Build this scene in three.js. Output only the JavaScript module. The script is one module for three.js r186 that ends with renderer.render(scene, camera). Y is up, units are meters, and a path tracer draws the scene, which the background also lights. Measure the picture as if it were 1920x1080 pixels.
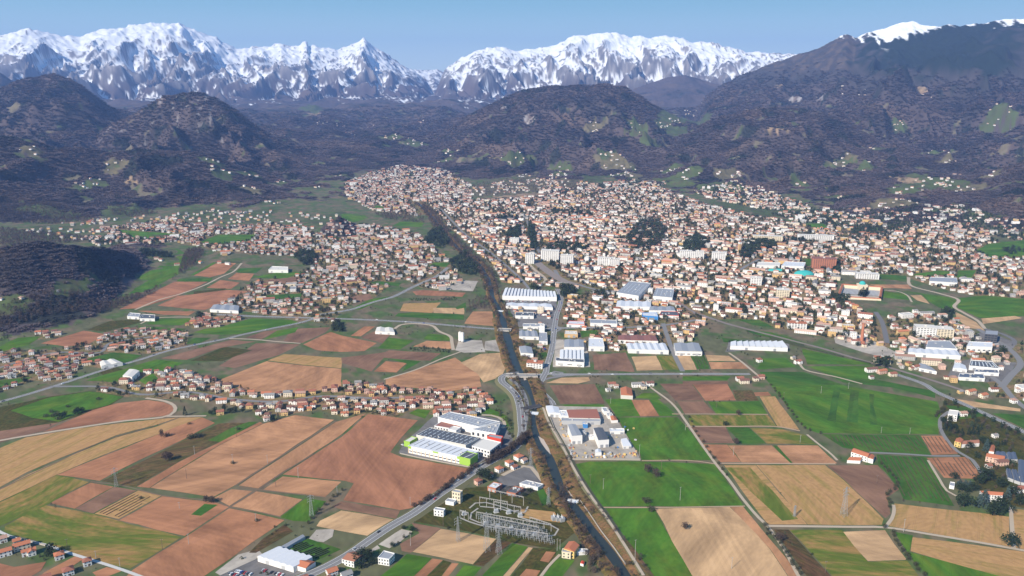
import * as THREE from 'three';
import { mergeGeometries } from 'three/addons/utils/BufferGeometryUtils.js';
import { createNoise2D, createNoise3D } from 'simplex-noise';

// ------------------------------------------------------------------ camera, sky, sun, exposure
const scene = new THREE.Scene();
const PITCH = Math.atan(390 / 1500);
const camera = new THREE.PerspectiveCamera(2 * Math.atan(540 / 1500) * 180 / Math.PI, 16 / 9, 1, 60000);
camera.position.set(0, 450, 0);
camera.lookAt(0, 450 - Math.sin(PITCH) * 100, -Math.cos(PITCH) * 100);
const renderer = new THREE.WebGLRenderer({ antialias: true });
renderer.toneMapping = THREE.LinearToneMapping;
renderer.toneMappingExposure = 1.66;
renderer.shadowMap.enabled = true;
const SUN = new THREE.Vector3(-0.548, 0.574, 0.609).normalize();
const sun = new THREE.DirectionalLight(new THREE.Color().setRGB(1, 0.915, 0.79), 4.7);
sun.position.copy(SUN).multiplyScalar(3000).add(new THREE.Vector3(0, 0, -1500));
sun.target.position.set(0, 0, -1500); scene.add(sun, sun.target);
sun.castShadow = true; sun.shadow.radius = 1; sun.shadow.mapSize.set(4096, 4096);
Object.assign(sun.shadow.camera, { left: -2200, right: 2200, top: 2200, bottom: -2200, near: 100, far: 9000 });
{ // a clear spring sky: pale over the horizon, deeper blue overhead
  const W = 512, H = 256, a = new Float32Array(W * H * 4);
  const lerp = (p, q, t) => p + (q - p) * t;
  const stops = [[-90, 0.153, 0.162, 0.153], [-1.5, 0.229, 0.248, 0.258], [0, 0.497, 0.602, 0.63], [2, 0.401, 0.549, 0.616], [5, 0.186, 0.363, 0.468], [9, 0.129, 0.296, 0.415], [20, 0.081, 0.215, 0.382], [45, 0.057, 0.162, 0.344], [90, 0.048, 0.134, 0.306]];
  for (let j = 0; j < H; j++) {
    const el = (j + .5) / H * 180 - 90;
    let k = 0; while (k < stops.length - 2 && el > stops[k + 1][0]) k++;
    const p = stops[k], q = stops[k + 1], t = Math.min(1, Math.max(0, (el - p[0]) / (q[0] - p[0])));
    for (let i = 0; i < W; i++) { const o = (j * W + i) * 4; for (let c = 0; c < 3; c++) a[o + c] = lerp(p[c + 1], q[c + 1], t); a[o + 3] = 1; }
  }
  const sky = new THREE.DataTexture(a, W, H, THREE.RGBAFormat, THREE.FloatType);
  sky.mapping = THREE.EquirectangularReflectionMapping; sky.magFilter = THREE.LinearFilter; sky.minFilter = THREE.LinearFilter; sky.needsUpdate = true;
  scene.background = sky; scene.environment = sky;
}
scene.fog = new THREE.FogExp2(new THREE.Color().setRGB(.28, .47, 1), 5.6e-5);

// ------------------------------------------------------------------ helpers
let seedState = 20240317;
const rnd = () => { seedState = (seedState + 0x6d2b79f5) | 0; let t = Math.imul(seedState ^ (seedState >>> 15), 1 | seedState); t = (t + Math.imul(t ^ (t >>> 7), 61 | t)) ^ t; return ((t ^ (t >>> 14)) >>> 0) / 4294967296; };
const rr = (a, b) => a + (b - a) * rnd();
const pick = (a) => a[Math.floor(rnd() * a.length)];
const n2 = createNoise2D(rnd), n3 = createNoise2D(rnd);
const clamp = (x, a = 0, b = 1) => Math.min(b, Math.max(a, x));
const sstep = (a, b, x) => { const t = clamp((x - a) / (b - a)); return t * t * (3 - 2 * t); };
const mixc = (a, b, t) => [a[0] + (b[0] - a[0]) * t, a[1] + (b[1] - a[1]) * t, a[2] + (b[2] - a[2]) * t];
const fbm = (x, z, o = 4) => { let s = 0, f = 1, w = .5; for (let i = 0; i < o; i++) { s += w * n2(x * f + i * 17.3, z * f - i * 9.1); f *= 2.03; w *= .5; } return s; };
const ridged = (x, z, o = 4) => { let s = 0, f = 1, w = .5, p = 1; for (let i = 0; i < o; i++) { let v = 1 - Math.abs(n3(x * f + i * 31.7, z * f + i * 11.3)); v *= v * p; p = clamp(v * 1.6); s += w * v; f *= 2.1; w *= .5; } return s; };
const srgb = (h) => { const c = new THREE.Color(h); return [c.r, c.g, c.b]; };
const used = {};
const numbered = (n) => { const k = used[n] = (used[n] ?? -1) + 1; return k ? n + '_' + String(k).padStart(3, '0') : n; };
const mat = (rgb, roughness = .9, extra = {}) => new THREE.MeshPhysicalMaterial({ specularIntensity: roughness > .8 ? .25 : 1, color: new THREE.Color().setRGB(...rgb), roughness, side: THREE.DoubleSide, ...extra });
const lit = (o) => { o.castShadow = true; o.receiveShadow = true; return o; };
function tag(o, label, category, group, kind) { if (label) o.userData.label = label; if (category) o.userData.category = category; if (group) o.userData.group = group; if (kind) o.userData.kind = kind; return o; }
function mesh(name, geo, m, parent = scene) { const o = lit(new THREE.Mesh(geo, m)); o.name = parent === scene ? numbered(name) : name; parent.add(o); return o; }
function base(name, x, y, z, turn = 0) { const o = new THREE.Group(); o.name = numbered(name); o.position.set(x, y, z); o.rotation.y = turn; scene.add(o); return o; }
const ord = (n) => n + (n % 100 >= 11 && n % 100 <= 13 ? 'th' : ['th', 'st', 'nd', 'rd'][n % 10] || 'th');
// flat-shaded geometry out of corner points
class Shell {
  constructor() { this.p = []; this.c = []; this.u = []; }
  tri(a, b, c, col) { this.p.push(...a, ...b, ...c); if (col) for (let i = 0; i < 3; i++) this.c.push(col[0], col[1], col[2]); return this; }
  quad(a, b, c, d, col) { return this.tri(a, b, c, col).tri(a, c, d, col); }
  box(x0, y0, z0, x1, y1, z1, col, floor = false) {
    const P = (x, y, z) => [x, y, z];
    this.quad(P(x0, y0, z1), P(x1, y0, z1), P(x1, y1, z1), P(x0, y1, z1), col).quad(P(x1, y0, z0), P(x0, y0, z0), P(x0, y1, z0), P(x1, y1, z0), col);
    this.quad(P(x1, y0, z1), P(x1, y0, z0), P(x1, y1, z0), P(x1, y1, z1), col).quad(P(x0, y0, z0), P(x0, y0, z1), P(x0, y1, z1), P(x0, y1, z0), col);
    this.quad(P(x0, y1, z1), P(x1, y1, z1), P(x1, y1, z0), P(x0, y1, z0), col);
    if (floor) this.quad(P(x0, y0, z0), P(x1, y0, z0), P(x1, y0, z1), P(x0, y0, z1), col);
    return this;
  }
  bar(a, b, r, col, sides = 4) { // a straight prism between two points
    const A = new THREE.Vector3(...a), B = new THREE.Vector3(...b), d = B.clone().sub(A).normalize();
    const s = new THREE.Vector3(Math.abs(d.y) > .9 ? 1 : 0, Math.abs(d.y) > .9 ? 0 : 1, 0).cross(d).normalize(), t = d.clone().cross(s);
    const ring = (O, R) => Array.from({ length: sides }, (_, i) => { const q = i / sides * Math.PI * 2 + Math.PI / 4; return O.clone().addScaledVector(s, Math.cos(q) * R).addScaledVector(t, Math.sin(q) * R).toArray(); });
    const [ra, rb] = Array.isArray(r) ? r : [r, r], p = ring(A, ra), q = ring(B, rb);
    for (let i = 0; i < sides; i++) { const j = (i + 1) % sides; this.quad(p[i], p[j], q[j], q[i], col); }
    for (let i = 1; i < sides - 1; i++) this.tri(q[0], q[i], q[i + 1], col);
    return this;
  }
  geo() {
    const g = new THREE.BufferGeometry(); g.setAttribute('position', new THREE.Float32BufferAttribute(this.p, 3));
    if (this.c.length) g.setAttribute('color', new THREE.Float32BufferAttribute(this.c, 3));
    g.computeVertexNormals(); return g;
  }
}

// ------------------------------------------------------------------ survey: the photograph's nine sheets -> metres on the plain
// sheets are three-fold enlargements; y0 is the height of the plane that a point lies on
const SHEET = { TL: [0, 0], TM: [640, 0], TR: [1280, 0], ML: [0, 360], MM: [640, 360], MR: [1280, 360], BL: [0, 720], BM: [640, 720], BR: [1280, 720] };
const cP = Math.cos(PITCH), sP = Math.sin(PITCH);
const full = (s, x, y) => SHEET[s] ? [SHEET[s][0] + x / 3, SHEET[s][1] + y / 3] : [x, y];
const ray = (X, Y) => { const u = (X - 960) / 1500, v = (540 - Y) / 1500; return [u, v * cP - sP, -(v * sP + cP)]; };
const toPlane = (X, Y, y0 = 0) => { const r = ray(X, Y), t = (y0 - 450) / r[1]; return [r[0] * t, r[2] * t]; };
const at = (s, x, y, y0 = 0) => toPlane(...full(s, x, y), y0);
const poly = (s, list, y0 = 0) => { const o = []; for (let i = 0; i < list.length; i += 2) o.push(at(s, list[i], list[i + 1], y0)); return o; };
const inside = (p, x, z) => { let r = false; for (let i = 0, j = p.length - 1; i < p.length; j = i++) { const [a, b] = p[i], [c, d] = p[j]; if ((b > z) !== (d > z) && x < (c - a) * (z - b) / (d - b) + a) r = !r; } return r; };
const bounds = (p) => p.reduce((b, [x, z]) => [Math.min(b[0], x), Math.min(b[1], z), Math.max(b[2], x), Math.max(b[3], z)], [1e9, 1e9, -1e9, -1e9]);
// what stands where, 4 m cells: 1 field, 2 road or track, 3 building, 4 river, 5 house
const OX = -2800, OZ = -5200, OW = 1400, OH = 1200, occ = new Uint8Array(OW * OH);
const cell = (x, z) => { const i = Math.floor((x - OX) / 4), j = Math.floor((z - OZ) / 4); return i < 0 || j < 0 || i >= OW || j >= OH ? -1 : j * OW + i; };
const isAt = (x, z) => { const c = cell(x, z); return c < 0 ? 0 : occ[c]; };
function mark(p, v) { const b = bounds(p); for (let x = b[0] - 2; x <= b[2] + 2; x += 3) for (let z = b[1] - 2; z <= b[3] + 2; z += 3) if (inside(p, x, z)) { const c = cell(x, z); if (c >= 0) occ[c] = v; } }
function markLine(pts, r, v) { for (let i = 0; i < pts.length - 1; i++) { const [a, b] = pts[i], [c, d] = pts[i + 1], L = Math.hypot(c - a, d - b); for (let t = 0; t <= L; t += 2) for (let u = -r; u <= r; u += 3) for (let w = -r; w <= r; w += 3) { const q = cell(a + (c - a) * t / L + u, b + (d - b) * t / L + w); if (q >= 0) occ[q] = v; } } }

// ------------------------------------------------------------------ terrain: ridges given by their crest (sheet x, y, distance in m), with a front and a back slope
const RIDGES = [];
function ridge(o) {
  const pts = o.crest.map(([X, Y, D = o.D]) => { const r = ray(X, Y), h = Math.hypot(r[0], r[2]); return [Math.atan2(r[0], -r[2]), Math.max(0, 450 + D * r[1] / h), D]; }).sort((a, b) => a[0] - b[0]);
  RIDGES.push({ front: 2000, back: 2500, power: 1.4, rough: .2, jag: 0, ...o, pts });
}
ridge({ name: 'snow_west', D: 14000, front: 5600, back: 3000, power: 1.7, rough: .42, jag: 40, snow: 1, crest: [[-420, 95], [-250, 60], [-90, 85], [0, 68], [30, 58], [55, 52], [75, 57], [110, 66], [150, 68], [175, 58], [200, 52], [230, 51], [262, 43], [290, 41], [335, 43], [350, 50], [365, 54], [385, 63], [405, 68], [425, 82], [445, 90], [470, 87], [500, 88], [525, 80], [545, 88], [562, 84], [567, 77], [575, 77], [580, 88], [590, 84], [600, 88], [615, 90], [635, 92], [655, 85], [675, 76], [682, 70], [692, 78], [705, 90], [725, 100], [745, 115], [770, 130], [800, 150], [840, 178]] });
ridge({ name: 'snow_gap', D: 16000, front: 2500, rough: .3, jag: 30, snow: 1, crest: [[700, 150], [760, 134], [785, 129], [800, 131], [820, 130], [850, 140], [900, 160]] });
ridge({ name: 'snow_east', D: 12600, front: 4300, back: 3000, power: 1.7, rough: .42, jag: 36, snow: 1, crest: [[790, 190], [815, 152], [840, 125], [865, 108], [890, 95], [920, 88], [945, 88], [970, 94], [1000, 90], [1040, 84], [1070, 68], [1100, 64], [1140, 59], [1165, 62], [1180, 68], [1200, 66], [1215, 70], [1245, 65], [1275, 70], [1300, 78], [1340, 80], [1375, 90], [1400, 96], [1440, 98], [1485, 101], [1540, 104], [1640, 110], [1760, 130]] });
ridge({ D: 9500, front: 2600, rough: .25, jag: 10, crest: [[1120, 195], [1170, 175], [1210, 158], [1250, 145], [1285, 140], [1320, 150], [1370, 166], [1430, 185], [1500, 210]] });
ridge({ D: 9000, front: 2400, rough: .25, crest: [[-420, 70], [-200, 90], [-60, 120], [0, 135], [25, 152], [70, 175], [120, 200]] });
ridge({ D: 8200, front: 2300, rough: .3, jag: 8, crest: [[150, 215], [230, 196], [330, 185], [420, 205], [500, 208], [560, 201], [590, 196], [620, 205], [700, 212], [790, 228], [880, 240], [960, 260]] });
ridge({ D: 6600, front: 1700, rough: .3, jag: 6, crest: [[430, 275], [500, 240], [560, 232], [640, 238], [720, 250], [800, 258], [880, 270]] });
ridge({ D: 6000, front: 2400, back: 1800, rough: .42, jag: 4, crest: [[-500, 220], [-260, 205], [-100, 190], [0, 165], [30, 152], [60, 145], [100, 140], [130, 148], [160, 165], [190, 190], [215, 204], [260, 215], [330, 240]] });
ridge({ name: 'crag', D: 4900, front: 1500, back: 1500, power: 1.25, rough: .6, jag: 8, crest: [[140, 270], [200, 240], [250, 215], [280, 195], [310, 180], [345, 175], [385, 176], [410, 185], [440, 205], [470, 230], [500, 250], [560, 272], [640, 292], [700, 318], [740, 340]] });
ridge({ D: 3750, front: 760, back: 700, power: 1.15, rough: .6, jag: 5, crest: [[-500, 250], [-200, 252], [0, 256], [60, 263], [100, 275], [200, 285], [280, 281], [350, 283], [400, 292], [440, 310], [500, 330], [560, 346], [620, 362], [670, 382, 3450], [700, 398, 3250]] });
ridge({ D: 3360, front: 300, back: 400, power: 1.1, rough: .4, jag: 3, crest: [[-300, 330], [-60, 338], [40, 342], [140, 356], [240, 362], [320, 368], [420, 372], [470, 385], [520, 398]] });
ridge({ D: 2000, front: 330, back: 330, power: 1, rough: .28, jag: 2, crest: [[-420, 478, 2100], [-150, 468, 2030], [0, 463, 1970], [60, 458, 1980], [120, 457, 2000], [160, 461, 2030], [200, 468, 2100], [240, 474, 2220], [285, 484, 2330], [318, 492, 2400], [345, 500, 2430]] });
ridge({ D: 2500, front: 140, back: 140, power: 1, rough: .2, crest: [[592, 428], [610, 415], [635, 408], [660, 414], [682, 428]] });
ridge({ D: 5600, front: 1900, back: 1500, power: 1.35, rough: .48, jag: 4, crest: [[640, 322], [690, 302], [760, 277], [820, 252], [880, 217], [930, 191], [975, 171], [1010, 163], [1080, 160], [1140, 158], [1170, 162], [1200, 180], [1240, 205], [1290, 225], [1350, 255]] });
ridge({ D: 4150, front: 420, back: 500, power: 1.1, rough: .4, jag: 4, crest: [[860, 352], [900, 336], [950, 322], [1000, 316], [1060, 322], [1110, 338], [1150, 350]] });
ridge({ name: 'east_massif', D: 7500, front: 3900, back: 2500, power: 1.25, rough: .36, jag: 22, snow: 2, crest: [[1280, 205], [1340, 167], [1380, 145], [1430, 125], [1480, 108], [1530, 92], [1562, 75], [1575, 67], [1590, 63], [1604, 70], [1640, 58], [1690, 42], [1710, 40], [1740, 50], [1770, 46], [1800, 47], [1850, 42], [1880, 36], [1920, 35], [2000, 30], [2150, 45], [2400, 40]] });
ridge({ D: 4900, front: 1600, back: 1200, power: 1.2, rough: .55, jag: 5, crest: [[1160, 316], [1220, 287], [1270, 257], [1330, 227], [1400, 206], [1480, 201], [1540, 212], [1620, 240], [1700, 282], [1780, 330]] });
ridge({ D: 5300, front: 1500, back: 1000, power: 1.2, rough: .55, jag: 5, crest: [[1620, 290], [1700, 262], [1780, 241], [1850, 226], [1920, 215], [2020, 205], [2250, 200], [2450, 200]] });
ridge({ D: 3750, front: 950, back: 800, power: 1.15, rough: .4, jag: 5, crest: [[1490, 366], [1560, 346], [1640, 328], [1720, 322], [1800, 334], [1860, 325], [1920, 303], [2000, 290], [2250, 285], [2450, 290]] });
ridge({ D: 3900, front: 700, back: 600, power: 1.15, rough: .4, jag: 4, crest: [[1180, 345], [1260, 330], [1330, 322], [1400, 318], [1470, 330], [1540, 350]] });

const crestAt = (R, a) => { const p = R.pts; if (a <= p[0][0] || a >= p[p.length - 1][0]) return null; let k = 0; while (a > p[k + 1][0]) k++; const t = (a - p[k][0]) / (p[k + 1][0] - p[k][0]); const end = sstep(0, R.taper ?? .03, a - p[0][0]) * sstep(0, R.taper ?? .03, p[p.length - 1][0] - a); return [(p[k][1] + (p[k + 1][1] - p[k][1]) * t) * end, p[k][2] + (p[k + 1][2] - p[k][2]) * t, end]; };
let columnA = NaN, columnC = [];
function ground(a, d, x, z) {
  if (d < 1250) return [0, -1, 0];
  if (a !== columnA) { columnA = a; columnC = RIDGES.map((R) => crestAt(R, a)); }
  const far = sstep(3700, 9500, d);
  let h = far * 170 + sstep(3900, 5600, d) * (fbm(x / 900, z / 900, 4) * 95 + 25), top = -1, best = 0;
  let g1 = null, g2, g3, g4, spur = .42, rib = .4; const R0 = d > 7400;
  for (let i = 0; i < RIDGES.length; i++) {
    const c = columnC[i]; if (!c) continue;
    const R = RIDGES[i], t = d < c[1] ? (c[1] - d) / R.front : (d - c[1]) / R.back;
    if (t >= 1) continue;
    if (g1 === null) { const wx = n2(x / 700, z / 700) * 120, wz = n2(x / 700 + 50, z / 700) * 120; g1 = ridged((x + wx) / 1500, (z + wz) / 1500, 5); g2 = ridged((x + wx) / 520 + 7, (z + wz) / 520, 4); g3 = fbm(x / 160, z / 160, 4); if (d > 3500) { spur = ridged((x + wx * 1.6) / 1150 + 2, (z + wz) / 3300, 3); rib = ridged((x + wx) / 330 + 9, (z + wz) / 1300, 3); } g4 = R0 ? ridged(x / 230 + 3, z / 230, 3) - .4 : 0; }
    const s = 1 - t, prof = Math.pow(s, R.power) * (R.power < 1.3 ? (.35 + .65 * s * (2 - s)) : 1), mid = 4 * s * t;
    const g = R.snow === 1 ? (spur - .42) * 1.15 + (rib - .4) * .42 + (g1 - .42) * .25 : R.snow === 2 ? (spur - .42) * .8 + (rib - .4) * .35 + (g1 - .42) * .2 : R.D > 7000 ? (g1 - .42) * .8 + (g2 - .4) * .4 : (g1 - .42) * .35 + (g2 - .4) * .75;
    let v = c[0] * prof + R.rough * c[0] * g * mid + R.jag * c[2] * g3 * sstep(.45, .95, s) * (R.D > 7000 ? .8 : .8);
    if (R.snow === 1) v += g4 * 16 * c[2] * sstep(.08, .35, s);
    if (R.D < 7000) v += g3 * 9 * c[2] * sstep(0, .3, s);
    if (v > best) { best = v; top = i; }
    if (v <= 0) continue; const k = Math.min(12, v) + .001, e = clamp(.5 + .5 * (v - h) / k); h = h + (v - h) * e + k * e * (1 - e);
  }
  return [Math.max(0, h), top, best];
}
const heightXZ = (x, z) => ground(Math.atan2(x, -z), Math.hypot(x, z), x, z)[0];
// where the line of sight through a sheet point meets the land
function onLand(X, Y) {
  const r = ray(X, Y), L = Math.hypot(r[0], r[2]); let p = 0;
  for (let d = 600; d < 16000; d += d < 5000 ? 6 : 16) { const x = r[0] / L * d, z = r[2] / L * d, y = 450 + r[1] / L * d; if (y <= heightXZ(x, z)) return [x, heightXZ(x, z), z]; p = d; }
  return null;
}

// ------------------------------------------------------------------ pastures and clearings on the slopes, laid on the land
const PATCH = [], hash0 = (i) => { const v = Math.sin(i * 91.7 + 17.3) * 43758.5453; return v - Math.floor(v); };
const patch = (type, ...list) => { const p = []; for (let i = 0; i < list.length; i += 2) { const q = onLand(list[i], list[i + 1]); if (q) p.push([q[0], q[2]]); } if (p.length > 2) PATCH.push({ type, p, b: bounds(p) }); };
patch('pasture', 92, 546, 108, 531, 190, 524, 165, 545, 148, 560, 115, 560);
patch('pasture', 25, 392, 80, 380, 85, 384, 160, 405, 130, 410, 70, 402);
patch('pasture', 43, 437, 60, 423, 120, 423, 165, 433, 125, 445, 83, 445);
patch('pasture', 190, 398, 200, 388, 262, 396, 235, 414, 190, 414);
patch('pasture', 300, 413, 366, 387, 428, 388, 430, 412, 335, 410);
patch('pasture', 445, 412, 470, 398, 520, 386, 530, 392, 480, 420);
patch('pasture', 560, 415, 600, 405, 640, 396, 660, 402, 640, 412, 590, 422);
patch('pasture', 220, 432, 340, 440, 310, 446, 250, 450);
patch('pasture', 400, 310, 415, 306, 425, 312, 410, 320); patch('pasture', 190, 313, 212, 307, 228, 310, 215, 318);
patch('pasture', 440, 322, 470, 318, 490, 330, 462, 334); patch('pasture', 120, 352, 150, 346, 170, 352, 150, 362);
patch('tan', 230, 336, 262, 334, 262, 342, 236, 344);
patch('pasture', 1170, 245, 1200, 240, 1218, 250, 1200, 258, 1175, 254); patch('pasture', 1200, 265, 1225, 258, 1232, 262, 1206, 275);
patch('pasture', 1230, 224, 1280, 215, 1325, 212, 1335, 218, 1290, 230, 1240, 240);
patch('pasture', 1245, 240, 1290, 236, 1300, 244, 1250, 250); patch('tan', 1180, 258, 1205, 256, 1200, 262, 1182, 264);
patch('pasture', 1120, 285, 1150, 280, 1165, 290, 1140, 300, 1125, 298); patch('pasture', 1090, 330, 1130, 328, 1130, 340, 1095, 345);
patch('pasture', 1220, 335, 1290, 325, 1310, 345, 1250, 352); patch('pasture', 1300, 345, 1360, 338, 1380, 352, 1320, 362);
patch('pasture', 1560, 300, 1600, 298, 1615, 304, 1580, 310); patch('pasture', 1663, 235, 1690, 228, 1700, 234, 1680, 246);
patch('tan', 1712, 160, 1726, 158, 1740, 172, 1722, 174);
patch('tan', 1440, 240, 1480, 243, 1480, 246, 1440, 246); patch('tan', 1450, 162, 1468, 160, 1462, 168);
patch('tan', 1664, 332, 1720, 334, 1740, 342, 1690, 344); patch('pasture', 1690, 330, 1740, 328, 1750, 345, 1720, 348);
patch('pasture', 560, 205, 580, 195, 610, 205, 590, 215); patch('tan', 575, 212, 600, 210, 600, 216, 580, 216);
patch('pasture', 1300, 395, 1340, 378, 1390, 380, 1400, 400, 1350, 410); patch('pasture', 1400, 388, 1470, 386, 1470, 405, 1420, 412);
patch('pasture', 1490, 392, 1560, 390, 1560, 408, 1500, 405); patch('pasture', 1510, 420, 1560, 418, 1560, 428, 1515, 428);
patch('pasture', 990, 300, 1005, 292, 1010, 304, 995, 308); patch('pasture', 940, 290, 970, 286, 975, 296, 950, 300);
patch('meadow', 880, 352, 960, 338, 1060, 334, 1120, 342, 1080, 352, 960, 364, 895, 370); patch('tan', 900, 372, 960, 365, 1060, 358, 1090, 350, 1096, 354, 1040, 366, 940, 378);
patch('tan', 1230, 380, 1245, 362, 1280, 362, 1285, 384); patch('tan', 1315, 415, 1340, 408, 1355, 416, 1340, 420); patch('tan', 1370, 412, 1410, 405, 1445, 415, 1400, 420);
patch('pasture', 830, 368, 870, 362, 880, 372, 845, 380); 
patch('rock', 938, 205, 946, 197, 950, 203, 944, 210); patch('rock', 980, 222, 992, 215, 1004, 216, 1002, 226, 985, 229); patch('rock', 1478, 185, 1500, 182, 1505, 190, 1480, 192); patch('rock', 1530, 180, 1545, 178, 1545, 188, 1532, 190);
const HAMLETS = [[62, 279, 3], [70, 297, 1], [395, 303, 4], [412, 321, 6], [218, 311, 4], [180, 346, 6], [472, 328, 3], [530, 343, 3], [470, 354, 3], [582, 352, 3], [640, 330, 2], [150, 353, 3], [195, 412, 2], [340, 405, 5], [400, 395, 4], [405, 394, 2], [440, 400, 4], [510, 381, 4], [530, 254, 6], [605, 230, 8], [640, 235, 7], [660, 250, 8], [730, 258, 9], [790, 228, 6], [700, 238, 8], [780, 268, 10], [845, 284, 8], [835, 298, 4], [930, 296, 4], [945, 301, 5], [985, 296, 2], [970, 312, 6], [985, 330, 5], [1050, 325, 8], [1100, 345, 5], [1190, 238, 7], [1115, 244, 7], [1245, 237, 10], [1300, 215, 16], [1270, 228, 8], [1155, 293, 16], [1180, 312, 4], [1150, 330, 4], [1055, 320, 7], [1185, 328, 7], [1160, 345, 8], [1260, 320, 7], [1290, 330, 8], [1370, 332, 14], [1385, 355, 5], [1335, 352, 4], [1500, 346, 3], [1575, 175, 4], [1620, 176, 3], [1680, 240, 8], [1645, 279, 2], [1584, 303, 7], [1560, 308, 2], [1622, 317, 3], [1750, 285, 9], [1780, 298, 4], [1800, 329, 2], [1755, 345, 18], [1700, 355, 8], [1790, 355, 12], [1870, 211, 6], [1890, 230, 3], [1735, 180, 4], [1860, 330, 3], [1440, 370, 12], [1400, 375, 10], [1560, 370, 3], [1680, 380, 14], [1780, 395, 10], [1850, 405, 6], [1530, 400, 5], [1310, 388, 8], [1840, 412, 6], [20, 568, 2], [124, 543, 1], [350, 497, 2], [430, 494, 2], [305, 486, 3]];
HAMLETS.forEach(([X, Y, n], i) => { const q = onLand(X, Y); if (!q || Math.hypot(q[0], q[2]) > 5600) return; const r = 24 + n * 4.5, p = Array.from({ length: 9 }, (_, k) => { const a = k / 9 * Math.PI * 2, f = r * (.65 + .7 * hash0(i * 9 + k)); return [q[0] + Math.cos(a) * f * 1.25, q[2] + Math.sin(a) * f]; }); PATCH.push({ type: i % 4 ? 'pasture' : 'meadow', p, b: bounds(p) }); });
const patchAt = (x, z) => { for (const q of PATCH) { if (x > q.b[0] && x < q.b[2] && z > q.b[1] && z < q.b[3] && inside(q.p, x + n2(x / 38, z / 38) * 13, z + n3(x / 38, z / 38) * 16)) return q.type; } return null; };

const C = { wood: [.078, .061, .060], woodDark: [.046, .040, .041], woodRust: [.108, .079, .066], fir: [.012, .020, .014], pasture: [.068, .090, .030], tan: [.27, .19, .12], meadow: [.13, .11, .06], rock: [.27, .25, .245], rockDark: [.13, .125, .13], snow: [.72, .74, .77], plain: [.105, .105, .052], town: [.17, .15, .12] };
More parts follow.
